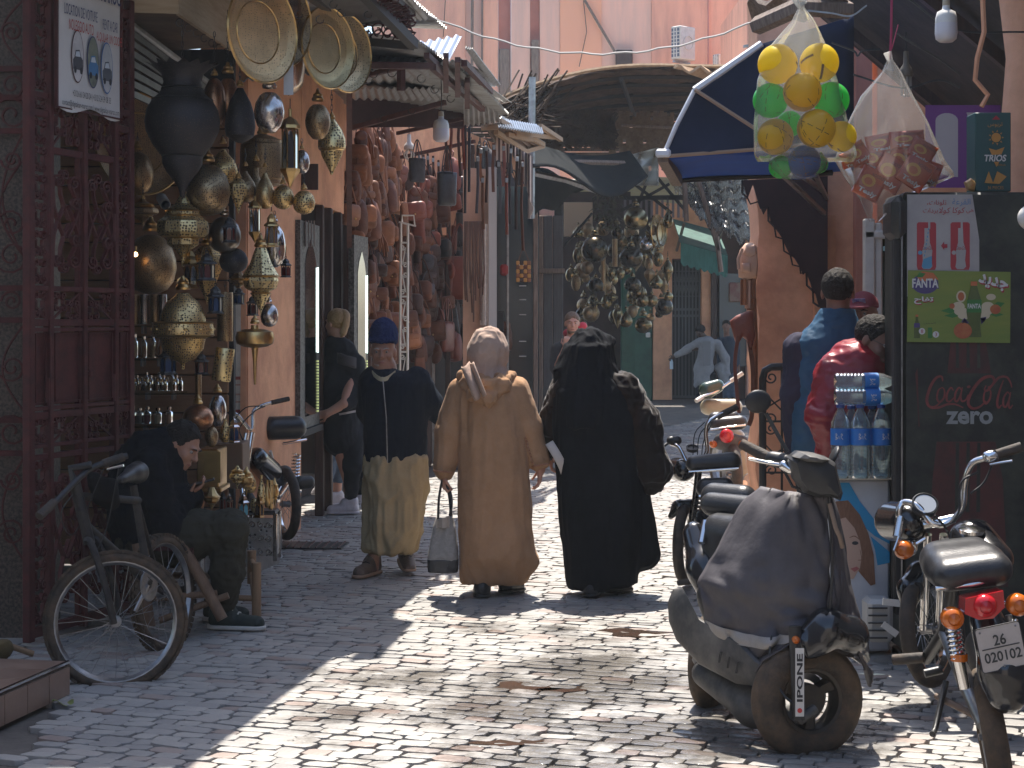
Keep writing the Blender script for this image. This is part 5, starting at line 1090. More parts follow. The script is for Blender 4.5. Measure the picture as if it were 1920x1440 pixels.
B('backpack','brown',938,590,70,'brown backpack on a rack beside the beige headscarf',Gt,1.2,20,sx=1.2);B('backpack','red-brown',962,596,62,'red-brown backpack on the rack, nearer the glass shopfront',Gt,1.2,-25);B('purse','brown',787,636,60,'brown leather purse low behind the old man',Gt,.5,10,sx=1.6)
B('tote','grey',782,262,80,'slate blue cloth bag hanging in front of the dark straps',Gt,.3,40,Y=15.4,sx=.8);B('tote','black',838,274,112,'long slate grey cloth bag hanging below the big white bulb',Gt,.3,20,Y=15.2,sx=.6)
rb_=random.Random(5);GM={'tan':'tan bags massed in the leather shop','brown':'brown bags massed in the leather shop','dark brown':'dark brown bags massed in the leather shop','black':'black bags massed in the leather shop','red-brown':'red-brown bags massed in the leather shop','grey':'grey bags massed in the leather shop'}
zone=[]
for(x0,x1,y0,y1,n,cols,dy) in((656,735,236,400,58,('tan','tan','brown','tan','brown'),.18),(662,748,400,640,40,('brown','tan','dark brown','brown','tan'),.15),(752,816,300,640,56,('brown','tan','dark brown','red-brown','brown'),.14),(818,868,290,640,30,('dark brown','black','brown','red-brown'),.1),(866,944,270,410,40,('black','grey','dark brown','red-brown','brown'),.15),(940,1002,290,480,32,('black','grey','black','brown','dark brown'),.15)):
 for i in range(n):
  c=rb_.choice(cols);st=rb_.choice(('satchel','pouch','purse','backpack','purse'));Yb=lwall((x0+x1)/2);h=rb_.uniform(52,86)*16/Yb*1.25
  B(st,c,rb_.uniform(x0,x1),y0+(y1-y0)*(i+.5)/n-h*.35+rb_.uniform(-9,9),h,f'{c} leather {st if st != "backpack" else "rucksack"} among the bags massed along the leather shop wall',GM[c]+', '+st,dy+rb_.uniform(-.06,.16),rb_.uniform(-60,60),ry=rb_.uniform(-8,8))
for i,(x,y0,y1,c) in enumerate(((838,190,330,'brown'),(846,195,300,'red-brown'),(862,188,330,'dark brown'),(868,190,318,'red-brown'),(872,188,400,'black'),(880,190,360,'black'),(786,285,420,'dark brown'),(794,290,400,'brown'),(802,288,440,'black'),(822,300,460,'brown'),(812,292,420,'dark brown'),(902,275,340,'tan'),(912,270,380,'dark brown'),(926,268,360,'brown'),(944,270,350,'red-brown'),(958,275,420,'black'),(970,290,430,'dark brown'),(980,300,470,'brown'),(896,290,400,'grey'),(935,300,400,'black'),(905,330,430,'tan'),(950,330,440,'red-brown'))):
 Y=min(lwall(x)-.15,16.2) if x>830 else lwall(x)-.2;t=T('leather_strap',f'{c} leather strap hanging from the shop eave among the bags','strap',P(x,y1,Y),0,f'{c} straps hanging from the leather shop eave')
 MB().tube([P(x,y0,Y),P(x+rb_.uniform(-3,3),(y0+y1)/2,Y),P(x+rb_.uniform(-3,3),y1,Y)],.02,4,flat=.35).build('strap',LE[c],t);MB().bbox(P(x,y0+8,Y-.01),(.03,.012,.045),.004).build('buckle',M_STEEL,t)
for(x,y,n) in((715,436,12),(705,420,9),(955,390,9),(690,250,6)):
 t=T('leather_tassel',{715:'bunch of pale leather cords left of the trellis',705:'smaller bunch of leather cords by the mirror top',955:'ochre fringe hanging under the grey woven handbag',690:'pale fringe at the top of the leather wall'}[x],'tassel',P(x,y+34,lwall(x)-.5));Y=lwall(x)-.5
 for i in range(n):MB().tube([P(x,y,Y),P(x-12+24*i/n,y+20,Y-.02),P(x-16+32*i/n,y+rb_.uniform(30,48),Y)],.009,4).build('cord',LE['tan'],t)
pw=T('patchwork_bag','orange and brown checked patchwork bag hanging by the glass shopfront','bag',P(981,530,20.6))
for i in range(4):
 for j in range(5):c=P(971+i*7,493+j*8,20.6);MB().bbox(c,(.042,.06,.048),.006).build('patch',LE[('tan','brown','dark brown')[(i*2+j*3)%3]] if(i+j)%2 else mat('ochre leather',(.5,.25,.06),.5),pw)
MB().tube([P(972,490,20.6),P(981,462,20.6),P(992,490,20.6)],.012,4).build('strap',LE['brown'],pw)
tr=T('white_trellis','tall narrow white wrought-iron trellis standing among the bags','trellis',P(757,800,15.9));YT=15.9
for(x0,x1,y0,y1) in((752,749,418,800),(765,764,420,800),(748,780,416,424),(752,766,455,455),(750,764,556,556),(749,763,660,660)):MB().tube([P(x0,y0,YT),P(x1,y1,YT)],.011,4).build('bar',M_WHITEP,tr)
MB().tube([P(754,416,YT),P(754,404,YT),P(776,404,YT),P(778,424,YT)],.009,4).build('bar',M_WHITEP,tr)
for k,y in enumerate((455,506,556,608,660,712)):
 sg_=1 if k%2 else-1;c0=P(757.5+sg_*2.5,y+9,YT);c1=P(757.5-sg_*2.5,y+42,YT);a=[c0+V((x*sg_,0,z)) for x,z in spiral(.026,.006,180,1.4,14)][::-1];b=[c1+V((-x*sg_,0,-z)) for x,z in spiral(.026,.006,180,1.4,14)];MB().tube(a+b,.007,4).build('scroll',M_WHITEP,tr)
sf=T('striped_scarf','cream and brown striped scarf with fringe hanging from the tin canopy','scarf',P(980,390,16.8));q=MB();q2=MB();SFM=[mat('cream wool',(.52,.46,.40),.9,col2=(.44,.38,.33),sc=20),mat('brown wool',(.07,.05,.05),.9)]
def scarf(u,v):
 if u<.3:return P(930+26*u/.3,255+u*60+46*v*(1-u),16.6)
 w=(u-.3)/.7;return P(955+44*w,268+26*w+(12+86*w-10*sin(pi*w))*v,16.6+.05*sin(w*20))
vs,fs,mi=[],[],[];NU,NV=44,6
for j in range(NV+1):
 for i in range(NU+1):vs.append(scarf(i/NU,j/NV))
for j in range(NV):
 for i in range(NU):fs.append((j*(NU+1)+i,j*(NU+1)+i+1,(j+1)*(NU+1)+i+1,(j+1)*(NU+1)+i));mi.append((i//2)%2)
n=len(vs);vs+=[v+V((0,.012,0)) for v in vs];fs+=[tuple(i+n for i in f[::-1]) for f in fs];mi+=mi
mk('cloth',vs,fs,SFM,sf,180,None,mi)
for i in range(6):MB().tube([P(993+i*1.2,372+3*i,16.6),P(994+i*.8,395+rb_.uniform(0,18),16.6)],.008,3).build('fringe',SFM[0],sf)
# ---- lit mirror panels by the shop doors
def mirror_panel(x0,x1,y0,y1,Y0,Y1,label):
 a,b=P(x0,y1,Y0),P(x1,y1,Y1);z0,z1=EYE-(y1-HY)/F*Y0,EYE-(y0-HY)/F*Y0;t=T('mirror_panel',label,'mirror',(a.x,a.y,z0));ux=V((b.x-a.x,b.y-a.y,0));w=ux.length;h=z1-z0;M_=plane_frame((a.x,a.y,z0),ux,(0,0,1))
 MB().prism([(0,0),(w,0),(w,h),(0,h)],-.05,0,M_).build('frame',mat('mosaic frame',(.13,.12,.11),.5,col2=(.05,.045,.04),sc=40,amt=(.45,.55)),t)
 arch=[(w*.22,h*.07),(w*.80,h*.07),(w*.80,h*.80),(w*.70,h*.86),(w*.51,h*.92),(w*.32,h*.86),(w*.22,h*.80)];MB().prism(arch,.001,.006,M_).build('glass',mat('silvered mirror',(.26,.27,.29),.05,1.),t)
 led=mat('led strip',(.75,1,.92),.4,emit=2.4)
 MB().box((w*.84,h*.58,.012),(.012,h*.42,.006),M_).build('led_strip',led,t)
 for k in range(18):MB().box((w*.84,h*(.08+.0145*k),.012),(.012,h*.007,.006),M_).build('led',mat('dim led',(.45,.5,.2),.4,emit=.9),t)
 MB().prism([(-.01,-.03),(w+.01,-.03),(w+.01,.02),(-.01,.02)],-.06,.03,M_).build('foot',M_DARK,t)
mirror_panel(563,599,412,812,13.4,14.3,'tall mosaic framed mirror panel with a lit strip at the shop door')
mirror_panel(664,690,440,795,15.2,15.7,'second lit mirror panel beside the leather bags')
# ---- hanging light bulbs
def led_bulb(px,y0,y1,w,Y,label,cordtop):
 s=Y/F;r=w/2*s;H=(y1-y0)*s;t=T('light_bulb',label,'light bulb',P(px,y1,Y));
 q=MB();q.lathe([(0,0),(r*.6,.0),(r*.92,H*.07),(r,H*.2),(r*.97,H*.42)],18);mb_local(q,'diffuser',mat('milky bulb',(.66,.63,.66),.3),t,smooth=60)
 q=MB();q.lathe([(r*.98,H*.42),(r*.95,H*.55),(r*.8,H*.68),(r*.35,H*.74),(r*.3,H*.84)],18);mb_local(q,'heat_sink',M_WHITEP,t,smooth=60);q=MB();q.lathe([(r*.28,H*.8),(r*.34,H*.84),(r*.3,H*.98),(0,H)],10);mb_local(q,'socket',mat('old ivory',(.42,.36,.26),.5),t)
 MB().tube([P(px,y0,Y),P(px+1,(y0+cordtop)/2,Y),P(px,cordtop,Y)],.004,4).build('cord',M_WIRE,t)
led_bulb(827,208,266,31,13.6,'big white bulb hanging under the leather shop roof',150);led_bulb(1774,-4,79,42,8.6,'white bulb with a ribbed brown collar hanging in the kiosk',-60)
def cfl(px,y0,y1,w,Y,label,cordtop,spiral_=False):
 s=Y/F;r=w/2*s;H=(y1-y0)*s;t=T('energy_saving_bulb',label,'light bulb',P(px,y1,Y));q=MB();q.lathe([(r*.9,H*.42),(r,H*.5),(r*.8,H*.62),(r*.4,H*.72),(r*.35,H),(0,H)],12);mb_local(q,'base',M_WHITEP if spiral_ else mat('dark ceramic',(.10,.08,.06),.6),t)  # base is white on the coiled bulb, dark on the other
 for k in range(4 if not spiral_ else 6):
  a=2*pi*k/(4 if not spiral_ else 6);rr2=r*.6;q=MB()
  if spiral_:q.tube([(r*sin(pi*i/8)*cos(a)*.95,r*sin(pi*i/8)*sin(a)*.95,H*.44*(1-i/8)) for i in range(9)],r*.14,5)
  else:q.tube([(rr2*cos(a),rr2*sin(a),H*.45),(rr2*cos(a),rr2*sin(a),H*.02),(rr2*.5*cos(a+.5),rr2*.5*sin(a+.5),0)],r*.2,6)
  mb_local(q,'tube',mat('frosted tube',(.55,.52,.48),.3) if spiral_ else mat('grey tube',(.25,.22,.2),.3),t)
 MB().tube([P(px,y0,Y),P(px,cordtop,Y)],.004,4).build('cord',M_WIRE,t)
cfl(767,252,301,20,16.4,'coiled white energy-saving bulb hanging before the salmon wall',205,True);cfl(1699,96,180,27,9.0,'dark four-tube bulb hanging behind the snack bag',60)
# ---- far cluster of brass lamps
GF='brass lamps of the far shop';BRD=mat('dim brass',(.26,.19,.095),.24,1.,col2=(.12,.09,.05),sc=9);GD=mat('dim plain brass',(.30,.24,.13),.25,1.);BLK=mat('blackened brass',(.05,.045,.04),.25,.9,col2=(.11,.085,.05),sc=7)
for(st,x,y0,y1,w,Y,lab,m) in(('globe',1192,385,431,46,24.5,'biggest round lamp at the top of the far cluster, sunlit on top',GD),('globe',1115,440,492,50,24.2,'big black globe lamp at the left of the far cluster',BLK),('globe',1183,460,502,46,24.3,'big dark globe lamp in the middle of the far cluster',BLK),('globe',1117,520,548,30,24.3,'small dark globe under the big black globe',BLK),('tube',1153,448,500,10,24.6,'thin brown tube lamp between the two big dark globes',BZD),('tube',1131,478,545,9,24.6,'second thin brown tube lamp below the big black globe',BZD),
('globe',1164,437,466,26,25,'brass globe above the thin brown tube lamp',BRD),('globe',1186,518,547,32,24.3,'dark globe low in the middle of the far cluster',BLK),('globe',1198,534,562,30,24.4,'brass globe just below the low dark globe',BRD),('globe',1205,551,576,24,24.3,'round brass lamp, left of the pair at the bottom of the far cluster',BRD),('globe',1222,551,576,24,24.4,'round brass lamp, right of the pair at the bottom of the far cluster',BRD),('globe',1253,546,564,18,24.5,'small round lamp hanging alone in front of the far iron gate',GD),
('longpear',1252,385,428,20,24.6,'tall drop lamp at the top right of the far cluster',BRD),('tulip',1252,486,532,20,24.5,'long drop lamp with pointed tail in front of the far gate',BRD),('disc',1118,563,585,30,24.2,'flat brass disc lamp over the man with the red backpack',GD),('egg',1083,462,494,18,25,'small egg lamp at the left edge of the far cluster',BRD),('egg',1080,512,546,18,25,'brown egg lamp below the small egg lamp',BZD),('star',1147,545,572,24,24.4,'silvery tiered lamp beside the flat disc lamp',BRD),('pear',1174,578,614,24,24.3,'big drop lamp lowest in the far cluster',BRD),('onion',1158,576,618,20,24.5,'pale onion lamp beside the lowest drop lamp',GD),('egg',1147,500,522,17,24.8,'pale silver egg lamp left of the low globes',GD),('egg',1163,500,524,17,24.8,'pale silver egg lamp right of its twin',GD),('pear',1212,437,470,26,24.8,'sunlit clear lamp under the biggest round lamp',SILV),('egg',1234,470,500,20,24.8,'brass egg lamp by the orange house edge',BRD)):
 lamp(st,x,y0,y1,w,Y,lab,m,y0-14,group=GF,cap=GD)
for i in range(62):
 x,y=rb_.uniform(1068,1246),rb_.uniform(405,595);st=rb_.choice(('globe','egg','pear','onion'));h=rb_.uniform(18,36)
 lamp(st,x,y,y+h,h*rb_.uniform(.6,1),rb_.uniform(24.8,26),'small dim brass lamp in the thick of the far cluster',rb_.choice((BRD,BLK,BZD,GD)),None,group='small lamps of the far cluster',cap=GD)
for(x,y0,y1) in((1229,402,466),(1238,410,462),(1222,440,480)):tray(x,(y0+y1)/2,20,y1-y0,24.9,{1229:'tall brass tray edge-on in the far cluster',1238:'second tray edge-on at the right of the far cluster',1222:'lower tray edge-on in the far cluster'}[x],BRD,65)
hb=T('dried_garland','dark bunch of dried herbs hanging above the far brass lamps','garland',P(1140,430,24));q=MB()
for i in range(420):
 p=P(1140+rb_.gauss(0,13),rb_.uniform(338,432),24+rb_.uniform(-.15,.15));d=V((rb_.uniform(-1,1),rb_.uniform(-.6,.6),rb_.uniform(-1.2,.3))).normalized()*.09;s_=V((rb_.uniform(-1,1),rb_.uniform(-1,1),0)).normalized()*.02;q.add([p-s_,p+s_,p+d],[(0,1,2)])
stuff(q.build('leaf',mat('dark dry leaf',(.045,.05,.03),.8,col2=(.08,.07,.04),sc=5),hb,0));MB().tube([P(1140,320,24),P(1140,425,24)],.02,5).build('stem',M_WOODD,hb)
oc=T('overhead_cable','pale cable swooping across the top of the street','cable',P(1080,103,11));MB().tube([P(803+(1420-803)*i/30,28+(38-28)*i/30+68*4*(i/30)*(1-i/30)+2*sin(i*1.7),11.2-.8*i/30) for i in range(31)],.0065,5).build('cable',mat('pale cable',(.62,.58,.52),.5),oc)
MB().bbox(P(1422,36,10.35),(.05,.04,.12),.01).build('clamp',M_STEEL,oc)
rk=T('pale_rucksack','pale pink rucksack hanging on the edge of the corner house','bag',P(1403,515,13.0));YK=13.0;I=plane_frame(P(1403,515,YK),(1,-.35,0),(0,0,1));s=YK/F
def kp(x,y):return((x-1403)*s,-(y-515)*s)
def puffM(poly,d,name,m,par,y0=0.0):q=MB();puff(q,[kp(*p) for p in poly],d,MX.Identity(4),y0);q.v=[tuple(P(1403,515,YK)+V((v[0],v[1]+v[0]*-.3,v[2]))) for v in q.v];return q.build(name,m,par,50)
PKL=mat('pale pink leather',(.62,.38,.27),.6,col2=(.52,.31,.22),sc=6,bump=.2)
puffM([(1386,520),(1384,490),(1388,468),(1398,456),(1410,455),(1418,462),(1420,500),(1418,524),(1400,526)],.09,'body',PKL,rk);puffM([(1388,510),(1388,494),(1404,494),(1404,512)],.03,'pocket',PKL,rk,-.08);puffM([(1390,476),(1396,460),(1412,458),(1416,478),(1403,486)],.04,'flap',PKL,rk,-.06);MB().tube([P(1385,505,12.9),P(1384,485,12.9),P(1392,466,12.9)],.012,5).build('strap',PKL,rk)
r3=T('folded_leather','folded pale leather hides hanging below the pink rucksack','leather',P(1400,580,13.0))
for k,(x0,x1,y0,y1,m) in enumerate(((1388,1398,524,572,LE['tan']),(1398,1406,526,578,PKL),(1404,1416,522,582,LE['tan']))):MB().grid(lambda u,v:P(x0+(x1-x0)*u,y0+(y1-y0)*v,13.0)+V((0,.05*sin(u*5+k),0)),8,8,thick=.01).build('hide',m,r3)
r4=T('leather_hide','brown wing-shaped leather hide with long straps hanging on the corner','leather',P(1395,650,12.9))
def puffY(poly,d,Y,name,m,par):q=MB();puff(q,[(P(x,y,Y).x,P(x,y,Y).z) for x,y in poly],d,MX.Identity(4),Y);return q.build(name,m,par,50)
puffY([(1368,602),(1380,592),(1398,584),(1412,582),(1416,630),(1408,660),(1402,640),(1392,632),(1384,645),(1378,640)],.03,12.9,'hide',LE['red-brown'],r4)
MB().tube(smooth_path([P(1384,630,12.85),P(1378,680,12.85),P(1382,740,12.85),P(1386,775,12.85)],4),.018,4,flat=.4).build('strap',LE['red-brown'],r4);MB().tube(smooth_path([P(1405,640,12.9),P(1412,700,12.9),P(1410,775,12.9),P(1404,798,12.9)],4),.022,4,flat=.5).build('strap',LE['brown'],r4);MB().tube(smooth_path([P(1413,560,12.95),P(1416,640,12.95),P(1415,760,12.95)],4),.02,4).build('strap',LE['tan'],r4)
# === PEOPLE
SKIN={'pale':mat('fair skin',(.50,.27,.19),.5,col2=(.42,.21,.15),sc=9),'olive':mat('olive skin',(.36,.19,.125),.5,col2=(.29,.145,.095),sc=9),'brown':mat('brown skin',(.24,.12,.08),.5,col2=(.19,.09,.06),sc=9),'dark':mat('dark skin',(.07,.04,.03),.45)}
HAIRB=mat('black hair',(.012,.009,.008),.75,col2=(.022,.017,.014),sc=30,bump=.9,bsc=90,spec=.25);HAIRF=mat('fair hair',(.40,.26,.13),.5,col2=(.28,.17,.08),sc=14,st=(6,6,1),bump=.4,bsc=60);HAIRG=mat('grey stubble',(.42,.39,.36),.8);HAIRN=mat('brown hair',(.10,.06,.035),.5,col2=(.16,.10,.06),sc=20,bump=.4,bsc=90)
EYEW=mat('eye white',(.34,.30,.27),.35);EYED=mat('dark iris',(.018,.012,.01),.12);LIP=mat('lip',(.27,.10,.085),.45)
def headframe(c,fwd,up=(0,0,1)):
 y=V(fwd).normalized();x=y.cross(V(up)).normalized();z=x.cross(y);return MX(((x.x,y.x,z.x,c[0]),(x.y,y.y,z.y,c[1]),(x.z,y.z,z.z,c[2]),(0,0,0,1)))
def head(s,H,k=1.0,old=False,neck=True):
 p=lambda*a:tuple(H@(V(a)*k));r=lambda*a:tuple(x*k for x in a);Q=H.to_3x3()
 s.ell(p(0,-.018,.03),r(.075,.094,.088),Q,.03);s.ell(p(0,.022,-.03),r(.060,.066,.086),Q,.03);s.ell(p(0,.054,-.095),r(.030,.030,.026),Q,.025);s.ell(p(0,.02,-.085),r(.05,.05,.03),Q,.03)
 for a in(-1,1):
  s.ell(p(a*.04,.058,-.028),r(.022,.022,.022),Q,.02);s.ell(p(a*.028,.080,.024),r(.022,.013,.009),Q,.012);s.ell(p(a*.031,.096,.003),r(.016,.014,.009),Q,.012,cut=True)
  s.ell(p(a*.078,-.008,-.008),r(.010,.021,.031),Q,.008)
 s.limb([p(0,.084,.015),p(0,.108,-.026)],r(.009,.0135),.010);s.ell(p(0,.098,-.033),r(.018,.012,.009),Q,.008)
 s.ell(p(0,.084,-.062),r(.024,.012,.006),Q,.006);s.ell(p(0,.082,-.074),r(.021,.012,.007),Q,.006)
 if old:
  for a in(-1,1):s.ell(p(a*.036,.084,-.05),r(.006,.012,.022),Q,.006,cut=True)
 if neck:s.limb([p(0,-.02,-.08),p(0,-.045,-.19)],r(.053,.06),.03)
def face_bits(t,H,k=1.0,hairm=HAIRB,brow=True):
 p=lambda*a:H@(V(a)*k)
 for a in(-1,1):
  q=MB();q.ball(p(a*.031,.0745,.003),.0112*k,10,8);e=q.build('eye',EYEW,t,180);q=MB();q.ball(p(a*.031,.0805,.002),.0065*k,8,6);q.build('iris',EYED,e,180)
  if brow:q=MB();q.tube([p(a*.014,.094,.020),p(a*.03,.096,.026),p(a*.05,.082,.021)],[.003*k,.0045*k,.002*k],5);q.build('eyebrow',hairm,t)
 q=MB();q.ball(p(0,.0865,-.0655),(.021*k,.009*k,.0075*k),10,6,None);q.v=[tuple(p(0,.0865,-.0655)+(H.to_3x3()@(V(v)-p(0,.0865,-.0655)))) for v in q.v];q.build('lips',LIP,t,180)
def hand(s,w,d,n,side=1,curl=30,k=1.0):
 """palm and five fingers; d along the hand, n the way the palm faces, side +1 puts the thumb on d x n"""
 d=V(d).normalized();n=(V(n)-d*V(n).dot(d)).normalized();l=d.cross(n)*side;w=V(w)
 for o in(-.024,-.008,.008,.026):s.limb([w+l*o*.6*k+d*.005,w+l*o*k+d*.085*k],[.015*k,.0125*k],.012)
 for o,L_,c in((.028,.062,1),(.010,.072,1.05),(-.009,.068,1.1),(-.027,.052,1.2)):
  p=w+l*o*k+d*.085*k;pts=[p];a=R(curl*.5)*c
  for j,f in enumerate((.45,.32,.23)):p=p+(d*cos(a)+n*sin(a))*L_*f*1.1*k;pts.append(p);a+=R(curl)*c
  s.limb(pts,[.0095*k,.009*k,.008*k,.007*k],.004)
 p=w+l*.026*k+d*.02*k;s.limb([p,p+(l*.7+d*.6+n*.35)*.042*k,p+(l*.55+d*1.2+n*.75)*.058*k],[.013*k,.0105*k,.008*k],.006)
def hairdo(name,t,H,m,k=1.0,front=.045,low=-.02,puffy=1.0,vox=.007,wr=.004):
 Q=H.to_3x3();p=lambda*a:tuple(H@(V(a)*k));s=Soft(vox*k,.02)
 s.ell(p(0,-.022,.036),(.081*k*puffy,.098*k*puffy,.090*k*puffy),Q);s.half(p(0,front,.03),Q@V((0,1,-.55)));s.half(p(0,0,low),Q@V((0,.35,-1)))
 return soft_obj(name,s,m,t,wr,(45,45,45),seed=3)
def person(label,base):return T('person',label,'person',base)
def shoe(name,t,heel,toe,m,sole,w=.045,h=.08):
 heel,toe=V(heel),V(toe)
 for e in(heel,toe):e.z=.006 if e.z<.05 else e.z
 d=(toe-heel).normalized();s=Soft(.006,.03);s.limb([heel+V((0,0,w*.9)),toe+V((0,0,w*.62))],[w*.95,w*.78],.02);s.limb([heel+V((0,0,h)),heel+d*.07+V((0,0,h*.85))],[w*.85,w*.7],.03);s.half(heel.lerp(toe,.5)+V((0,0,.012)),(0,0,-1));o=soft_obj(name,s,m,t,.0015,(40,40,40))
 s=Soft(.006,.02);s.limb([heel+V((0,0,.012)),toe+V((0,0,.012))],[w*1.08,w*.95],.01);s.half(heel+V((0,0,.022)),(0,0,1));s.half(heel.lerp(toe,.5),(0,0,-1));soft_obj('sole',s,sole,o)
 for i in range(3):p=heel.lerp(toe,.42+.13*i)+V((0,0,h*.98-.018*i));l=V((-d.y,d.x,0))*.025;MB().tube([p-l,p+V((0,0,.008)),p+l],.004,4).build('lace',SOLEW if sole is SOLEW else M_WIRE,o)
 return o
SOLEW=mat('off-white sole',(.55,.52,.47),.6);SOLEB=mat('tan sole',(.30,.19,.12),.7);SHOEW=mat('white trainer',(.62,.60,.62),.55,col2=(.5,.48,.5),sc=12);SHOEB=mat('black shoe',(.015,.015,.017),.4)
M_WOOL=mat('navy ribbed wool',(.006,.010,.018),.9,col2=(.010,.015,.026),sc=70,st=(1,1,.05),bump=.5,bsc=60)
# ---- seated boy with a phone
Y=9.15;p=lambda x,y,dy=0:P(x,y,Y)+V((0,dy,0));pb=person('boy in a black hoodie and olive trousers bent over his phone on a wooden stool',p(330,1180));sk=Soft(.007)
Hb=headframe(p(342,836),(.82,-.30,-.46),(.45,0,.9));head(sk,Hb,.98);hw1,hw2=p(368,930,-.06),p(338,985,-.16)
hand(sk,p(352,924,-.03),(1,-.1,.55),(0,-.3,1),1,28,.9);hand(sk,p(318,992,-.13),(1,0,.35),(-.2,.3,-1),-1,35,.9)
sk.limb([p(425,1146),p(434,1000,-.1),p(285,1005),p(295,880),p(318,860)],[.036,.045,.07,.08,.05]);sk.limb([p(408,1150,.25),p(412,1000,.2),p(285,1005)],[.036,.045,.06]);sk.limb([p(352,924,-.03),p(326,972,.1),p(298,870,.1)],[.026,.04,.05]);sk.limb([p(318,992,-.13),p(320,975,-.17),p(296,870,-.1)],[.026,.04,.05]);soft_obj('body',sk,SKIN['olive'],pb);face_bits(pb,Hb,.98)
hairdo('hair',pb,Hb,HAIRB,.98,.035,.0,1.05,.006,.006)
HOOD=mat('black fleece',(.006,.007,.010),.9,col2=(.011,.012,.016),sc=16,bump=.3,bsc=120);s=Soft(.009,.05)
s.limb([p(282,1000),p(278,930),p(292,872)],[.165,.175,.15],.06);s.limb([p(250,985,.02),p(262,880,.0)],[.12,.14],.06);s.limb([p(296,868,-.17),p(322,975,-.19),p(356,930,-.06)],[.085,.075,.052],.03);s.limb([p(300,870,.17),p(330,978,.15),p(360,932,.0)],[.085,.072,.052],.03);s.limb([p(318,985,-.13),p(322,975,-.19)],[.05,.07]);s.limb([p(268,838,.0),p(300,840,0),p(318,856,0)],[.075,.085,.07],.05)
hd=soft_obj('hoodie',s,HOOD,pb,.013,(12,12,12),.005,(30,30,30))
for pts in([(310,850,-.16),(318,860,-.18),(326,885,-.17)],[(283,872,-.2),(300,855,-.21),(318,862,-.19)],[(280,1010,-.17),(300,990,-.18),(318,970,-.24)]):MB().tube(smooth_path([p(*a) for a in pts]),.004,4).build('seam',mat('grey seam',(.16,.16,.17),.8),hd)
OLV=mat('olive cotton trousers',(.035,.033,.024),.85,col2=(.05,.047,.036),sc=10,bump=.3,bsc=90);s=Soft(.009,.05)
s.limb([p(285,1010),p(362,1000,-.09),p(438,985,-.13)],[.155,.115,.085],.05);s.limb([p(438,985,-.13),p(432,1060,-.10),p(424,1122,-.02)],[.085,.08,.062],.03);s.limb([p(285,1010,.05),p(360,1005,.14),p(420,995,.2)],[.14,.11,.08]);s.limb([p(420,995,.2),p(412,1125,.25)],[.08,.058]);s.limb([p(262,1020),p(300,1015)],[.12,.13])
soft_obj('trousers',s,OLV,pb,.014,(11,11,11),.005,(30,30,30));GRS=mat('dark green mesh',(.012,.022,.018),.7)
shoe('shoe',pb,p(408,1178,-.0),p(484,1180,-.04),GRS,SOLEW,.05,.10);shoe('shoe',pb,p(382,1172,.25),p(440,1174,.25),GRS,SOLEW,.05,.10)
ph=T('mobile_phone','black mobile phone held by the boy in the hoodie','phone',p(384,905,-.06));MB().bbox((0,0,0),(.14,.07,.009),.003,TR(p(380,903,-.04),0,-14,8)).build('body',M_BLACK,ph);MB().box((0,0,.0052),(.125,.06,.001),TR(p(380,903,-.04),0,-14,8)).build('screen',mat('phone screen',(.06,.07,.08),.08),ph)
# ---- old man walking towards us
Y=11.1;p=lambda x,y,dy=0:P(x,y,Y)+V((0,dy,0));po=person('old man in a navy knit cap and dark sweater walking towards us',p(722,1080));sk=Soft(.007)
Ho=headframe(p(718,659),(-.03,-1,-.05));head(sk,Ho,.98,True);sk.limb([p(720,690),p(740,860),p(702,1025),p(700,1064)],[.08,.1,.036,.036]);sk.limb([p(740,860),p(758,1020,.15),p(757,1058,.2)],[.1,.036,.036]);sk.limb([p(728,712),p(774,726),p(829,775,.1)],[.055,.045,.03]);hand(sk,p(829,775,.1),(.3,.1,-1),(0,1,0),1,30)
soft_obj('body',sk,SKIN['olive'],po);face_bits(po,Ho,.98,HAIRG)
s=Soft(.006,.01);Q=Ho.to_3x3();s.ell(Ho@V((0,.028,-.072)),(.058,.064,.052),Q);s.half(Ho@V((0,0,-.055)),Q@V((0,.25,1)));s.ell(Ho@V((0,.09,-.066)),(.026,.03,.012),Q,cut=True);soft_obj('stubble',s,mat('grey stubble skin',(.38,.27,.21),.8,col2=(.45,.4,.36),sc=60),po,.001,(60,60,60))
NAVK=mat('navy knit',(.012,.022,.075),.9,col2=(.02,.034,.11),sc=60,bump=.7,bsc=150);s=Soft(.007,.02);s.ell(p(719,630,.01),(.091,.104,.118));s.half(p(719,644),(0,-.12,-1));s.limb([p(695,637,-.06),p(719,639,-.09),p(742,637,-.06)],[.012,.012,.012]);soft_obj('knit_cap',s,NAVK,po,.004,(70,70,6))
s=Soft(.009,.05);sc_z=lambda y:EYE-(y-HY)/F*Y;cx=lambda x:(x-CX)/F*Y
s.stack([(sc_z(866),cx(741),Y,.195,.15),(sc_z(820),cx(742),Y,.20,.155),(sc_z(760),cx(743),Y,.205,.16),(sc_z(718),cx(742),Y,.20,.145),(sc_z(705),cx(738),Y,.15,.12),(sc_z(695),cx(722),Y,.078,.08)],.05)
s.limb([p(782,712),p(806,755,.05),p(828,790,.12)],[.08,.065,.05],.05);s.limb([p(699,713),p(690,770,.08),p(705,810,.2)],[.08,.068,.055],.05);s.limb([p(703,696,-.02),p(722,702,-.08),p(735,694,-.02)],[.024,.024,.024],.03)
sw_=soft_obj('sweater',s,M_WOOL,po,.008,(9,9,5),.003,(26,26,20));MB().tube([p(720,706,-.12),p(722,716,-.155),p(728,780,-.17),p(730,864,-.16)],.004,4).build('zip',M_STEEL,sw_)
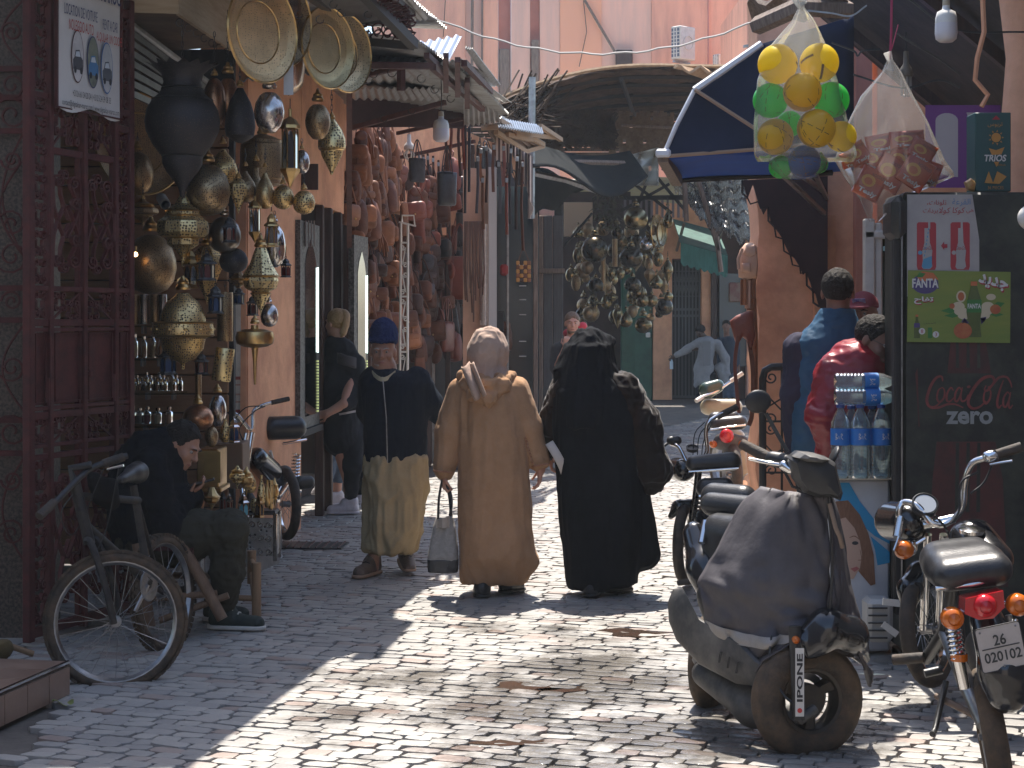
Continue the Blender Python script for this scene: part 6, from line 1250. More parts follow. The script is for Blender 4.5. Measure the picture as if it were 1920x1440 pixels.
MB().grid(lambda u,v:p(700+42*u,694+10*sin(pi*u)*1.2+8*v,-.07-.07*sin(pi*u)),10,3,thick=.004).build('collar',mat('cream collar',(.42,.38,.26),.8),po)
KH=mat('khaki cotton',(.40,.32,.19),.85,col2=(.33,.26,.15),sc=6,bump=.25,bsc=70);s=Soft(.009,.03);s.stack([(sc_z(1032),cx(731),Y+.02,.155,.16),(sc_z(1020),cx(732),Y+.02,.16,.17),(sc_z(980),cx(738),Y,.172,.18),(sc_z(920),cx(742),Y,.185,.17),(sc_z(855),cx(743),Y,.185,.145)],.02,2.4)
s.half(p(733,1032),(-.1,0,-1));soft_obj('robe_skirt',s,KH,po,.026,(9,9,2.4),.008,(26,26,9),seed=4)
s1=shoe('shoe',po,p(700,1066,.05),p(678,1072,-.16),mat('brown worn shoe',(.09,.065,.05),.7,col2=(.14,.10,.075),sc=18),SOLEB,.052,.10);shoe('shoe',po,p(757,1062,.2),p(768,1072,-.03),MATS['brown worn shoe'],SOLEB,.052,.10)
# ---- woman in a camel djellaba, from behind
Y=10.3;p=lambda x,y,dy=0:P(x,y,Y)+V((0,dy,0));sc_z=lambda y:EYE-(y-HY)/F*Y;cx=lambda x:(x-CX)/F*Y;pw_=person('woman in a camel djellaba and beige headscarf walking away from us',p(930,1118));sk=Soft(.007)
hand(sk,p(832,888),(.05,0,-1),(1,0,.1),1,75,.95);hand(sk,p(1013,876),(-.05,.1,-1),(-1,0,0),1,30,.95);sk.limb([p(907,1075),p(906,1112)],[.05,.042]);sk.limb([p(952,1060,.12),p(953,1100,.12)],[.05,.042]);Hw=headframe(p(914,668,.03),(.1,1,0));head(sk,Hw,.95);sk.limb([p(914,700,.03),p(914,740),p(868,738),p(832,860),p(832,892)],[.05,.06,.05,.035,.03]);sk.limb([p(914,740),p(964,738),p(1010,845),p(1013,880)],[.06,.05,.035,.03]);sk.limb([p(914,740),p(925,900),p(907,1090)],[.08,.1,.045]);sk.limb([p(925,900),p(952,1080,.12)],[.1,.045]);soft_obj('body',sk,SKIN['pale'],pw_)
CAM=mat('camel crepe',(.40,.235,.135),.9,col2=(.34,.197,.11),sc=9,bump=.6,bsc=26,sheen=.08);s=Soft(.010,.06)
s.stack([(sc_z(1092),cx(925),Y+.03,.19,.16),(sc_z(1080),cx(927),Y+.03,.20,.18),(sc_z(1040),cx(930),Y,.212,.20),(sc_z(960),cx(928),Y,.218,.185),(sc_z(880),cx(925),Y,.205,.18),(sc_z(800),cx(921),Y,.198,.175),(sc_z(745),cx(915),Y,.205,.155),(sc_z(715),cx(913),Y,.165,.125),(sc_z(696),cx(914),Y,.09,.09)],.05,2.3)
s.limb([p(868,736),p(845,810,.0),p(833,878)],[.092,.080,.062],.02);s.limb([p(962,736),p(992,800),p(1010,864)],[.096,.084,.066],.02);s.half(p(830,897),(0,0,-1));s.p.pop()
s.limb([p(955,1020,-.05),p(992,1052,-.05)],[.12,.045],.08)
dj=soft_obj('djellaba',s,CAM,pw_,.012,(8,8,1.1),.0035,(26,26,7),seed=6)
s=Soft(.008,.03);s.ell(p(909,716,-.12),(.135,.075,.055),(24,0,-6));s.limb([p(866,704,-.05),p(890,738,-.17),p(918,747,-.18),p(945,722,-.13),p(957,702,-.02)],[.022,.032,.034,.03,.024],.03);s.ell(p(909,704,-.13),(.085,.05,.03),cut=True);soft_obj('hood',s,CAM,pw_,.012,(14,14,12),.005,(40,40,40),seed=2)
HIJ=mat('beige scarf',(.46,.335,.27),.88,col2=(.38,.27,.215),sc=8,bump=.5,bsc=30,sheen=.08);s=Soft(.007,.03);s.ell(p(915,656,.02),(.112,.125,.134));s.limb([p(914,660,.02),p(912,706,.01)],[.112,.108],.03);s.limb([p(905,715),p(922,715)],[.10,.10],.03);s.half(p(912,728),(0,0,-1));soft_obj('headscarf',s,HIJ,pw_,.008,(13,13,6),.0025,(30,30,14),seed=9)
MB().grid(lambda u,v:p(868+22*u+24*v,686+60*v-10*u+3*sin(u*9),-.16-.05*v-.03*sin(u*8)-.03*sin(pi*v)),12,14,thick=.008).build('scarf_tail',HIJ,pw_,180)
TRM=mat('braided trim',(.33,.16,.09),.8)
for a,b in(((985,820),(1000,872)),((1000,872),(1026,868)),((815,880),(848,884))):
 q=MB();
 for i in range(10):q.ball(p(a[0]+(b[0]-a[0])*i/9,a[1]+(b[1]-a[1])*i/9,-.085),.007,6,4)
 q.build('trim_beads',TRM,dj)
for(a,b) in(((904,1124,-.10),(906,1112,.10)),((950,1113,.05),(972,1108,.12))):shoe('slipper',pw_,p(*a)*1.0,p(*b),SHOEB,SHOEB,.048,.05)
hbg=T('handbag','grey quilted handbag with a black base and black straps carried by the woman in camel','bag',p(831,1072));QB=mat('grey quilted cloth',(.33,.31,.29),.8,col2=(.25,.235,.22),sc=40);s=Soft(.006,.02);s.stack([(sc_z(1068),cx(831),Y-.03,.085,.06),(sc_z(1040),cx(831),Y-.03,.090,.065),(sc_z(985),cx(833),Y-.03,.062,.045),(sc_z(968),cx(834),Y-.03,.045,.03)],.01,3.5);bo=soft_obj('body',s,QB,hbg,.004,(14,14,9))
s=Soft(.006,.01);s.stack([(sc_z(1071),cx(831),Y-.03,.088,.063),(sc_z(1046),cx(831),Y-.03,.0925,.068)],.01,3.5);soft_obj('base',s,LE['black'],hbg)
for(x0,x1,dy) in((822,836,-.07),(844,838,0)):MB().tube(smooth_path([p(x0,975,-.03+dy*.4),p(x0+2,930,-.03+dy*.3),p(832,896,-.02),p(x1+6,930,-.0),p(x1+10,972,-.02)]),.010,5,flat=.5).build('handle',LE['black'],hbg)
MB().grid(lambda u,v:p(818+26*u,972+14*v-8*u*(1-v),-.09+.02*sin(u*9)),6,4,thick=.006).build('scarf_end',SFM[0],hbg)
# ---- woman in black, from behind
pk_=person('woman in a black veil and robe with dark velvet sleeves walking away from us',p(1130,1118));sk=Soft(.008);hand(sk,p(1036,850,.12),(-.1,0,-1),(1,0,0),1,40,.9);sk.limb([p(1108,1070),p(1108,1112)],[.05,.042]);sk.limb([p(1160,1070,.12),p(1160,1102,.12)],[.05,.042]);sk.limb([p(1103,700,.03),p(1108,740),p(1120,900),p(1108,1090)],[.06,.08,.1,.045]);sk.limb([p(1120,900),p(1160,1085,.12)],[.1,.045]);sk.limb([p(1108,740),p(1058,742,.02),p(1036,850,.12)],[.06,.05,.03]);Hk=headframe(p(1103,668,.05),(.15,1,0));head(sk,Hk,.95);soft_obj('body',sk,SKIN['pale'],pk_)
BLKC=mat('black wool crepe',(.005,.006,.009),.85,col2=(.009,.010,.014),sc=9,bump=.2,bsc=120);VEL=mat('dark brown velvet',(.012,.007,.006),.6,col2=(.04,.018,.011),sc=5,st=(1,1,.6),amt=(.5,.8),bump=.2,bsc=40,sheen=.3)
s=Soft(.010,.06);s.stack([(sc_z(1101),cx(1132),Y+.02,.20,.16),(sc_z(1086),cx(1130),Y+.02,.205,.18),(sc_z(1000),cx(1127),Y,.225,.2),(sc_z(900),cx(1123),Y,.235,.2),(sc_z(800),cx(1116),Y,.245,.2),(sc_z(735),cx(1108),Y,.22,.17),(sc_z(700),cx(1103),Y,.13,.12)],.05,2.3);s.limb([p(1178,900,.05),p(1208,1040,.05)],[.10,.085],.08);s.half(p(1130,1101),(.14,0,-1));soft_obj('robe',s,BLKC,pk_,.015,(8,8,1.1),.004,(26,26,7),seed=12)
s=Soft(.010,.05);s.limb([p(1163,735,.0),p(1196,800),p(1222,880,-.03)],[.12,.125,.10],.05);s.limb([p(1222,880,-.03),p(1218,898,-.02)],[.10,.075]);s.limb([p(1058,740,.02),p(1040,800,.08),p(1036,850,.12)],[.10,.09,.06],.05);soft_obj('velvet_sleeves',s,VEL,pk_,.014,(10,10,8),.006,(26,26,26),seed=15)
s=Soft(.009,.05);s.ell(p(1103,660,.04),(.125,.135,.14));s.limb([p(1100,655,.02),p(1148,640,.08)],[.085,.030],.04);s.stack([(sc_z(800),cx(1098),Y-.03,.165,.19),(sc_z(760),cx(1100),Y-.02,.18,.19),(sc_z(715),cx(1102),Y,.19,.165),(sc_z(680),cx(1102),Y+.02,.155,.15),(sc_z(650),cx(1103),Y+.03,.12,.14)],.04);s.limb([p(1070,672,.0),p(1050,695,-.02)],[.05,.03],.05);soft_obj('veil',s,BLKC,pk_,.013,(12,12,2),.004,(30,30,10),seed=19)
for(a,b) in(((1107,1126,-.10),(1108,1112,.10)),((1150,1115,.05),(1176,1109,.12))):shoe('slipper',pk_,p(*a),p(*b),SHOEB,SHOEB,.048,.05)
ps=T('paper_strip','pale strip of fabric held between the two women','strip',p(1050,920));MB().grid(lambda u,v:p(1022+34*v+14*u+8*sin(v*3),832+88*v-8*u,-.10-.04*sin(v*5)),3,14,thick=.004).build('strip',mat('pale cloth strip',(.50,.46,.43),.8),ps,180)
# ---- two women at the shop door
def legs(name,t,m,pts,rs,vox=.010):s=Soft(vox,.04);[s.limb(a,rs,.04) for a in pts];return soft_obj(name,s,m,t,.007,(10,10,10),seed=4)
BLKJ=mat('black jeans',(.010,.012,.016),.8,col2=(.018,.02,.026),sc=14);JEAN=mat('blue jeans',(.06,.09,.14),.85,col2=(.10,.14,.20),sc=14);JKT=mat('black jacket',(.010,.012,.016),.75,col2=(.02,.022,.028),sc=8)
Y=14.6;p=lambda x,y,dy=0:P(x,y,Y)+V((0,dy,0));pt1=person('woman with a fair ponytail in a black jacket, black jeans and white trainers',p(650,965));sk=Soft(.008);H1=headframe(p(630,606),(-.75,.6,0));head(sk,H1,.95);hand(sk,p(620,772,-.25),(-1,.2,-.2),(0,1,0),1,35);sk.limb([p(650,755,-.22),p(620,772,-.25)],[.042,.03]);sk.limb([p(636,650),p(640,820),p(658,920),p(656,950)],[.07,.1,.042,.04]);sk.limb([p(640,820),p(672,912,.2),p(671,940,.2)],[.1,.042,.04]);sk.limb([p(640,680),p(665,690,-.03),p(650,755,-.22)],[.06,.05,.042]);soft_obj('body',sk,SKIN['pale'],pt1)
hairdo('hair',pt1,H1,HAIRF,.95,.04,-.05,1.06);MB().tube(smooth_path([p(640,585,-.02),p(650,590,-.06),p(648,615,-.08),p(642,632,-.08)]),[.03]*6+[.035]*6+[.03]*5+[.012]*2,8).build('ponytail',HAIRF,pt1,180)
s=Soft(.010,.05);s.limb([p(640,820),p(636,740),p(640,668)],[.16,.165,.14],.06);s.limb([p(665,680,-.02),p(668,740,-.08),p(650,755,-.2)],[.085,.075,.058]);s.limb([p(615,680,.1),p(612,760,.15)],[.08,.06]);s.limb([p(625,645),p(640,655,-.05)],[.075,.09]);soft_obj('jacket',s,JKT,pt1,.010,(8,8,6));MB().grid(lambda u,v:p(640+26*u,660+20*v+10*u,-.13-.05*sin(pi*u)),6,4,thick=.03).build('hood',mat('grey-violet hood',(.05,.045,.05),.85),pt1,180)
MB().tube(smooth_path([p(640,775,-.16),p(655,772,-.17),p(678,768,-.1)]),.012,4).build('waistband',mat('white band',(.5,.46,.46),.8),pt1)
legs('jeans',pt1,BLKJ,[[p(655,820),p(662,870,-.03),p(658,930)],[p(668,815,.1),p(676,870,.15),p(672,925,.2)]],[.115,.078,.05]);shoe('trainer',pt1,p(662,962,.0),p(622,967,-.02),SHOEW,SHOEW,.052,.11)
shoe('trainer',pt1,p(674,950,.2),p(650,952,.24),SHOEW,SHOEW,.05,.10)
Y=15.2;pt2=person('woman with loose fair hair and blue jeans half hidden at the shop door',p(625,945));sk=Soft(.008);H2=headframe(p(604,600),(-.6,.8,0));head(sk,H2,.95);sk.limb([p(632,750,-.1),p(622,800,-.12),p(615,825,-.12)],[.045,.036,.028]);hand(sk,p(614,828,-.12),(0,0,-1),(-1,0,0),1,40);sk.limb([p(610,650),p(618,800),p(612,885),p(606,910)],[.07,.1,.04,.037]);sk.limb([p(618,800),p(632,890,.1),p(630,925,.1)],[.1,.04,.037]);sk.limb([p(614,680),p(636,690),p(632,750,-.1)],[.06,.05,.045]);soft_obj('body',sk,SKIN['pale'],pt2)
hairdo('hair',pt2,H2,HAIRF,.95,.03,-.1,1.08);MB().tube([p(604,590,-.03),p(605,620,-.06),p(604,655,-.05)],[.08,.085,.04],8).build('loose_hair',HAIRF,pt2,180);s=Soft(.011,.05);s.limb([p(620,800),p(615,740),p(612,672)],[.15,.15,.13],.05);s.limb([p(636,680),p(640,730,-.05),p(632,756,-.1)],[.08,.07,.055]);soft_obj('coat',s,mat('olive coat',(.03,.028,.022),.85),pt2,.01,(8,8,6));legs('jeans',pt2,JEAN,[[p(614,800),p(618,850),p(614,892)],[p(630,800,.05),p(634,850,.08),p(632,898,.1)]],[.11,.075,.052]);shoe('trainer',pt2,p(612,925),p(592,930,.02),SHOEW,SHOEW,.048,.09);shoe('trainer',pt2,p(634,940,.1),p(622,946,.06),SHOEW,SHOEW,.048,.09)
# ---- far man with a red rucksack
Y=19.0;p=lambda x,y,dy=0:P(x,y,Y)+V((0,dy,0));pf=person('far man in a grey t-shirt holding the strap of a red rucksack',p(1065,880));sk=Soft(.009);Hf=headframe(p(1073,606),(.05,-1,-.03));head(sk,Hf,.98);sk.limb([p(1045,690,-.05),p(1052,672,-.2),p(1060,650,-.2)],[.05,.045,.036]);hand(sk,p(1060,650,-.2),(.1,.1,1),(.2,1,0),1,70);sk.limb([p(1100,690),p(1106,740)],[.05,.04]);hand(sk,p(1106,742),(0,0,-1),(-1,0,0),1,30);sk.limb([p(1072,640),p(1070,780),p(1052,800),p(1050,850),p(1050,876)],[.08,.1,.06,.055,.04]);sk.limb([p(1070,780),p(1082,800)],[.1,.06]);sk.limb([p(1045,690,-.05),p(1048,655),p(1096,655),p(1100,690)],[.05]*4);sk.limb([p(1082,800),p(1084,850),p(1084,876)],[.06,.055,.04]);soft_obj('body',sk,SKIN['pale'],pf);face_bits(pf,Hf,.98,HAIRN);hairdo('hair',pf,Hf,HAIRN,.98,.055,.02,1.04)
s=Soft(.007,.01);Q=Hf.to_3x3();s.ell(Hf@V((0,.032,-.08)),(.056,.058,.045),Q);s.half(Hf@V((0,0,-.06)),Q@V((0,.25,1)));soft_obj('beard',s,HAIRN,pf)
s=Soft(.011,.05);s.limb([p(1070,760),p(1070,700),p(1072,655)],[.16,.165,.14],.05);s.limb([p(1046,655),p(1042,690,-.04)],[.08,.07]);s.limb([p(1096,655),p(1100,695)],[.08,.07]);soft_obj('t_shirt',s,mat('charcoal t-shirt',(.035,.037,.042),.85),pf,.008,(9,9,7));legs('shorts',pf,mat('maroon shorts',(.06,.025,.025),.85),[[p(1058,765),p(1054,825)],[p(1082,765),p(1084,825)]],[.11,.085]);shoe('shoe',pf,p(1050,880),p(1050,884,-.2),SHOEB,SOLEW);shoe('shoe',pf,p(1084,880),p(1084,884,-.2),SHOEB,SOLEW)
rp=T('red_rucksack','bright red rucksack on the far man, showing beside his neck','bag',p(1078,700,.2));s=Soft(.01,.03);s.limb([p(1078,690,.24),p(1078,640,.22)],[.12,.09]);s.limb([p(1064,625,.2),p(1094,612,.2)],[.045,.05]);soft_obj('body',s,mat('red nylon',(.55,.02,.05),.5),rp);MB().tube(smooth_path([p(1062,634,.12),p(1058,640,-.08),p(1056,670,-.16),p(1050,720,-.1)]),.018,4).build('strap',M_BLACK,rp)
# ---- man in a pale coat, and a man behind him
Y=34.6;p=lambda x,y,dy=0:P(x,y,Y)+V((0,dy,0));pc=person('man in a pale grey coat leaning over, one arm stretched out, at the far gate',p(1318,754));sk=Soft(.012);Hc=headframe(p(1313,622),(-.6,-.5,-.5));head(sk,Hc,1.0);hand(sk,p(1264,668),(-.8,0,-.7),(0,-1,0),1,40);sk.limb([p(1313,640),p(1322,655)],[.06,.07]);sk.limb([p(1322,655),p(1320,705),p(1312,752)],[.09,.09,.04]);sk.limb([p(1320,705),p(1334,752)],[.09,.04]);sk.limb([p(1322,650),p(1288,655),p(1264,668)],[.06,.05,.035]);soft_obj('body',sk,SKIN['dark'],pc);hairdo('hair',pc,Hc,HAIRB,1.0,.05,.0,1.15,.012)
COAT=mat('pale grey coat',(.30,.30,.31),.85,col2=(.24,.24,.25),sc=6);s=Soft(.014,.06);s.limb([p(1325,645),p(1320,690),p(1318,712)],[.16,.17,.17]);s.limb([p(1312,642),p(1288,655),p(1268,666)],[.085,.075,.055]);s.limb([p(1345,645),p(1360,672),p(1364,700)],[.085,.075,.06]);s.limb([p(1350,690),p(1360,718)],[.10,.07]);s.limb([p(1308,690),p(1306,722)],[.07,.05]);soft_obj('coat',s,COAT,pc,.012,(6,6,4));MB().grid(lambda u,v:p(1316+14*u,640+45*v,-.19),4,6,thick=.02).build('shirt',mat('grey shirt',(.22,.22,.23),.8),pc);s=Soft(.014,.05);s.limb([p(1318,705),p(1314,730),p(1312,745)],[.13,.09,.07]);s.limb([p(1330,705),p(1334,745)],[.13,.07]);soft_obj('trousers',s,BLKJ,pc);shoe('shoe',pc,p(1312,752),p(1308,754,-.2),SHOEB,SHOEB);shoe('shoe',pc,p(1334,752),p(1336,754,-.2),SHOEB,SHOEB)
wb=T('water_bottle','small clear bottle in the hand of the man in the pale coat','bottle',p(1259,690));MB().lathe([(0,0),(.035,0),(.035,.14),(.014,.19),(.014,.22),(0,.22)],10,TR(p(1259,692))).build('bottle',mat('pale blue plastic',(.45,.55,.62),.2),wb)
Y=35.2;pd=person('man in dark clothes standing in the shadow behind the man in the pale coat',p(1368,752));sk=Soft(.014);Hd=headframe(p(1362,612),(-.2,-1,0));head(sk,Hd,1.02);sk.limb([p(1364,640),p(1366,690),p(1362,750)],[.09,.1,.04]);sk.limb([p(1366,690),p(1374,750)],[.1,.04]);sk.limb([p(1366,645),p(1380,645),p(1384,705)],[.06,.05,.04]);hand(sk,p(1384,706),(0,0,-1),(-1,0,0),1,30);soft_obj('body',sk,SKIN['brown'],pd);hairdo('hair',pd,Hd,HAIRB,1.02,.05,.02,1.05,.012);s=Soft(.015,.05);s.limb([p(1366,690),p(1366,645)],[.17,.16]);s.limb([p(1380,640),p(1381,682)],[.08,.06]);s.limb([p(1350,640),p(1350,690)],[.08,.06]);soft_obj('shirt',s,mat('dark blue shirt',(.02,.035,.06),.8),pd);s=Soft(.015,.05);s.limb([p(1362,695),p(1362,745)],[.12,.07]);s.limb([p(1372,695),p(1374,745)],[.12,.07]);soft_obj('trousers',s,JEAN,pd);shoe('shoe',pd,p(1362,752),p(1360,754,-.2),SHOEB,SHOEB);shoe('shoe',pd,p(1374,752),p(1375,754,-.2),SHOEB,SHOEB)
# ---- three men at the kiosk
Y=9.3;p=lambda x,y,dy=0:P(x,y,Y)+V((0,dy,0));sc_z=lambda y:EYE-(y-HY)/F*Y;cx=lambda x:(x-CX)/F*Y;pv_=person('man with cropped black hair in a blue padded vest, his back to us',G(1545,1172));sk=Soft(.007);Hv=headframe(p(1571,548),(.25,.97,0));head(sk,Hv,1.02);hand(sk,p(1505,860,.1),(0,.2,-1),(1,0,0),1,35);sk.limb([p(1571,600),p(1556,700),p(1550,850),p(1530,1165)],[.06,.1,.1,.04]);sk.limb([p(1550,850),p(1565,1165)],[.1,.04]);sk.limb([p(1556,660),p(1502,665),p(1500,760),p(1505,860,.1)],[.06,.05,.045,.03]);soft_obj('body',sk,SKIN['brown'],pv_);hairdo('hair',pv_,Hv,HAIRB,1.02,.06,-.075,1.02,.006,.003)
VEST=mat('blue padded vest',(.028,.075,.135),.6,col2=(.04,.095,.165),sc=6,bump=.2,bsc=30);s=Soft(.009,.05);s.stack([(sc_z(850),cx(1556),Y,.20,.15),(sc_z(760),cx(1556),Y,.205,.16),(sc_z(690),cx(1558),Y,.19,.155),(sc_z(640),cx(1558),Y,.20,.14),(sc_z(605),cx(1566),Y,.12,.105),(sc_z(580),cx(1570),Y,.085,.085)],.04,2.4);soft_obj('vest',s,VEST,pv_,.007,(8,8,12),.003,(28,28,34));s=Soft(.009,.05);s.limb([p(1500,655),p(1496,740,.0),p(1500,850,.08)],[.088,.08,.062],.04);s.limb([p(1614,655),p(1622,740),p(1610,800,.2)],[.088,.08,.062],.04);soft_obj('sleeves',s,mat('dark violet sleeve',(.03,.028,.048),.8,col2=(.045,.042,.065),sc=6),pv_,.009,(12,12,7),.004,(30,30,26));legs('trousers',pv_,mat('charcoal trousers',(.022,.022,.026),.8),[[p(1532,850),p(1530,1000),p(1530,1150)],[p(1575,850),p(1570,1000),p(1565,1150)]],[.12,.09,.065]);shoe('shoe',pv_,G(1530,1172)+V((0,0,0)),G(1530,1160),SHOEB,SHOEB);shoe('shoe',pv_,G(1566,1172),G(1570,1160),SHOEB,SHOEB)
Y=10.0;pcp=person('man in a red baseball cap facing us from inside the kiosk',G(1625,1131));sk=Soft(.007);Hq=headframe(p(1618,588),(-.45,-.9,-.05));head(sk,Hq,.98);sk.limb([p(1622,630),p(1630,680),p(1598,680),p(1590,830)],[.06,.08,.05,.03]);sk.limb([p(1630,680),p(1664,680),p(1672,830)],[.08,.05,.03]);hand(sk,p(1590,830),(0,0,-1),(1,0,0),1,30);hand(sk,p(1672,830),(0,0,-1),(-1,0,0),1,30);soft_obj('body',sk,SKIN['olive'],pcp);face_bits(pcp,Hq,.98);REDC=mat('faded red cap',(.28,.045,.06),.8,col2=(.20,.03,.045),sc=9);s=Soft(.006,.015);Q=Hq.to_3x3();s.ell(Hq@V((0,-.012,.04)),(.086,.103,.088),Q);s.half(Hq@V((0,0,.035)),Q@V((0,.12,-1)));s.ell(Hq@V((0,.12,.042)),(.07,.075,.012),Q);cpo=soft_obj('baseball_cap',s,REDC,pcp)
MB().bbox((0,0,0),(.075,.006,.03),.002,Hq@TR((0,.082,.075),-28)).build('cap_badge',mat('pale embroidery',(.5,.45,.5),.8,col2=(.1,.08,.3),sc=50),cpo)
s=Soft(.011,.05);s.limb([p(1630,850),p(1630,680)],[.17,.17]);s.limb([p(1598,665),p(1592,830)],[.08,.06]);s.limb([p(1664,665),p(1670,830)],[.08,.06]);soft_obj('shirt',s,mat('dull red shirt',(.12,.03,.04),.8),pcp);legs('trousers',pcp,BLKJ,[[p(1618,850),p(1616,1120)],[p(1642,850),p(1642,1120)]],[.12,.07]);shoe('shoe',pcp,G(1616,1131),G(1610,1138),SHOEB,SHOEB);shoe('shoe',pcp,G(1642,1131),G(1640,1138),SHOEB,SHOEB)
Y=8.75;p=lambda x,y,dy=0:P(x,y,Y)+V((0,dy,0));pr_=person('man with glasses in a red leather jacket bending over the water bottles',G(1590,1206));sk=Soft(.007);Hr=headframe(p(1638,640,-.05),(.66,-.66,-.36),(.3,-.1,.9));head(sk,Hr,1.0);hand(sk,p(1576,842,.12),(.8,.2,-.5),(0,1,0),1,35);sk.limb([p(1632,668),p(1600,720),p(1560,760,-.05),p(1576,842,.12)],[.05]*4);soft_obj('body',sk,SKIN['brown'],pr_);face_bits(pr_,Hr,1.0);hairdo('hair',pr_,Hr,HAIRB,1.0,.035,-.01,1.05,.006)
for a in(-1,1):MB().tube([Hr@V((a*.031+.02*cos(t),.104,.0+.014*sin(t))) for t in[2*pi*i/12 for i in range(12)]],.0018,4,closed=True).build('glasses_rim',M_BLACK,pr_);MB().tube([Hr@V((a*.05,.1,.004)),Hr@V((a*.078,.0,.01))],.0018,4).build('glasses_temple',M_BLACK,pr_)
RLE=mat('red leather',(.26,.012,.022),.38,col2=(.19,.009,.017),sc=6,bump=.25,bsc=35);s=Soft(.009,.05);s.limb([p(1600,850,.05),p(1597,760,.0),p(1606,690)],[.17,.175,.15],.06);s.limb([p(1562,700,-.05),p(1540,775,-.10),p(1560,838,-.0)],[.095,.085,.062],.04);s.limb([p(1650,700,.05),p(1668,770,.0)],[.09,.08]);s.limb([p(1605,668),p(1632,680,.0)],[.085,.07],.03);jk=soft_obj('leather_jacket',s,RLE,pr_,.010,(8,8,15),.0035,(22,22,34),seed=8);MB().tube(smooth_path([p(1592,652,-.05),p(1600,672,-.12),p(1620,690,-.13),p(1640,692,-.10)]),.012,5).build('collar_piping',M_NAVY,jk)
legs('trousers',pr_,BLKJ,[[p(1585,860,.05),p(1582,1020),p(1580,1190)],[p(1620,860,.05),p(1622,1190)]],[.125,.09]+[.065]);shoe('shoe',pr_,G(1580,1206),G(1588,1196),SHOEB,SHOEB);shoe('shoe',pr_,G(1622,1206),G(1632,1196),SHOEB,SHOEB)
for n_ in('navy ribbed wool','black fleece','black wool crepe','dark brown velvet','black jacket','black jeans','olive cotton trousers','camel crepe','khaki cotton','beige scarf','navy knit','blue padded vest','dark violet sleeve'):MATS[n_].node_tree.nodes['Principled BSDF'].inputs['Specular IOR Level'].default_value=.12
# === KIOSK GOODS, FRIDGE, HANGING BAGS
AR={'ا':(0xFE8D,2),'ب':(0xFE8F,4),'ة':(0xFE93,2),'ت':(0xFE95,4),'ج':(0xFE9D,4),'ح':(0xFEA1,4),'د':(0xFEA9,2),'ر':(0xFEAD,2),'س':(0xFEB1,4),'ش':(0xFEB5,4),'ع':(0xFEC9,4),'ف':(0xFED1,4),'ق':(0xFED5,4),'ك':(0xFED9,4),'ل':(0xFEDD,4),'ن':(0xFEE5,4),'ه':(0xFEE9,4),'و':(0xFEED,2),'ي':(0xFEF1,4),'ﻻ':(0xFEFB,2)}
def arabic(t):
 out=''
 for w in t.replace('لا','ﻻ').split(' '):
  r=''
  for i,ch in enumerate(w):
   if ch not in AR:r+=ch;continue
   b,n=AR[ch];pre=i>0 and w[i-1] in AR and AR[w[i-1]][1]==4;nxt=n==4 and i+1<len(w) and w[i+1] in AR
   r+=chr(b+(3 if pre and nxt else 2 if nxt else 1 if pre else 0))
  out=r[::-1]+(' '+out if out else '')
 return out
class Face:
 """a flat printed face standing at depth Y; everything on it is placed by pixel on that plane"""
 def __init__(s,thing,x0,y1,Y,ux=(1,0,0),off=0):
  s.t=thing;s.o=P(x0,y1,Y)+V((0,off,0));s.M=plane_frame(s.o,ux,(0,0,1));s.x0,s.y1,s.k=x0,y1,Y/F;s.n=0
 def q(s,x,y):return((x-s.x0)*s.k,(s.y1-y)*s.k)
 def poly(s,pts,m,lift,name='print',par=None):return shape([s.q(*p) for p in pts],s.M,par or s.t,m,lift,name)
 def rect(s,a,b,c,d,m,lift,name='print',par=None):return s.poly([(a,d),(c,d),(c,b),(a,b)],m,lift,name,par)
 def oval(s,x,y,rx,ry,m,lift,name='print',par=None):return s.poly([(x+a,y-b) for a,b in oval(0,0,rx,ry,20)],m,lift,name,par)
 def text(s,txt,x,y,w,h,m,lift,it=0.,bold=0.,rot=0,par=None):a,b=s.q(x,y);return letters(txt,s.M,par or s.t,m,a,b,w and w*s.k,h and h*s.k,lift,it,bold,rot=rot)
 def stroke(s,pts,w,m,lift,name='lettering',taper=True,par=None):
  P_=smooth_path([(*s.q(*p),0) for p in pts],5);q=MB();n=len(P_)
  for i in range(n-1):
   d=(P_[min(n-1,i+1)]-P_[max(0,i-1)]).normalized();d2=(P_[min(n-1,i+2)]-P_[i]).normalized();f=lambda k:w*s.k*(.45+.55*sin(pi*k/(n-1))) if taper else w*s.k
   s.n+=1;a,b=V((-d.y,d.x,0))*f(i)/2,V((-d2.y,d2.x,0))*f(i+1)/2;l=V((0,0,lift+s.n*.000012));q.add([P_[i]-a+l,P_[i+1]-b+l,P_[i+1]+b+l,P_[i]+a+l],[(0,1,2,3)])
  q.v=[tuple(s.M@V(v)) for v in q.v];return q.build(name,m,par or s.t,smooth=0)
YF2=8.2;fr=T('drinks_fridge','tall grimy black drinks fridge plastered with drink posters at the right edge','fridge',P(1810,1262,YF2));pf_=lambda x,y,dy=0:P(x,y,YF2)+V((0,dy,0))
M_GRIME=mat('grimy black enamel',(.014,.015,.013),.5,col2=(.075,.08,.055),sc=6,amt=(.42,.85),bump=.15,bsc=30);a,b=pf_(1694,1225),pf_(1990,360)
MB().bbox(((a.x+b.x)/2,YF2+.21,(a.z+b.z)/2),(b.x-a.x,.42,b.z-a.z),.012).build('cabinet',M_GRIME,fr);MB().bbox(pf_(1683,800,.02),(.035,.07,1.75),.008).build('door_edge',M_DARK,fr);MB().bbox(pf_(1689.5,800,-.012),(.008,.02,1.9),.002).build('trim_strip',M_STEEL,fr);MB().bbox(pf_(1682,408,.06),(.07,.24,.20),.03).build('hinge_cover',M_BLACK,fr)
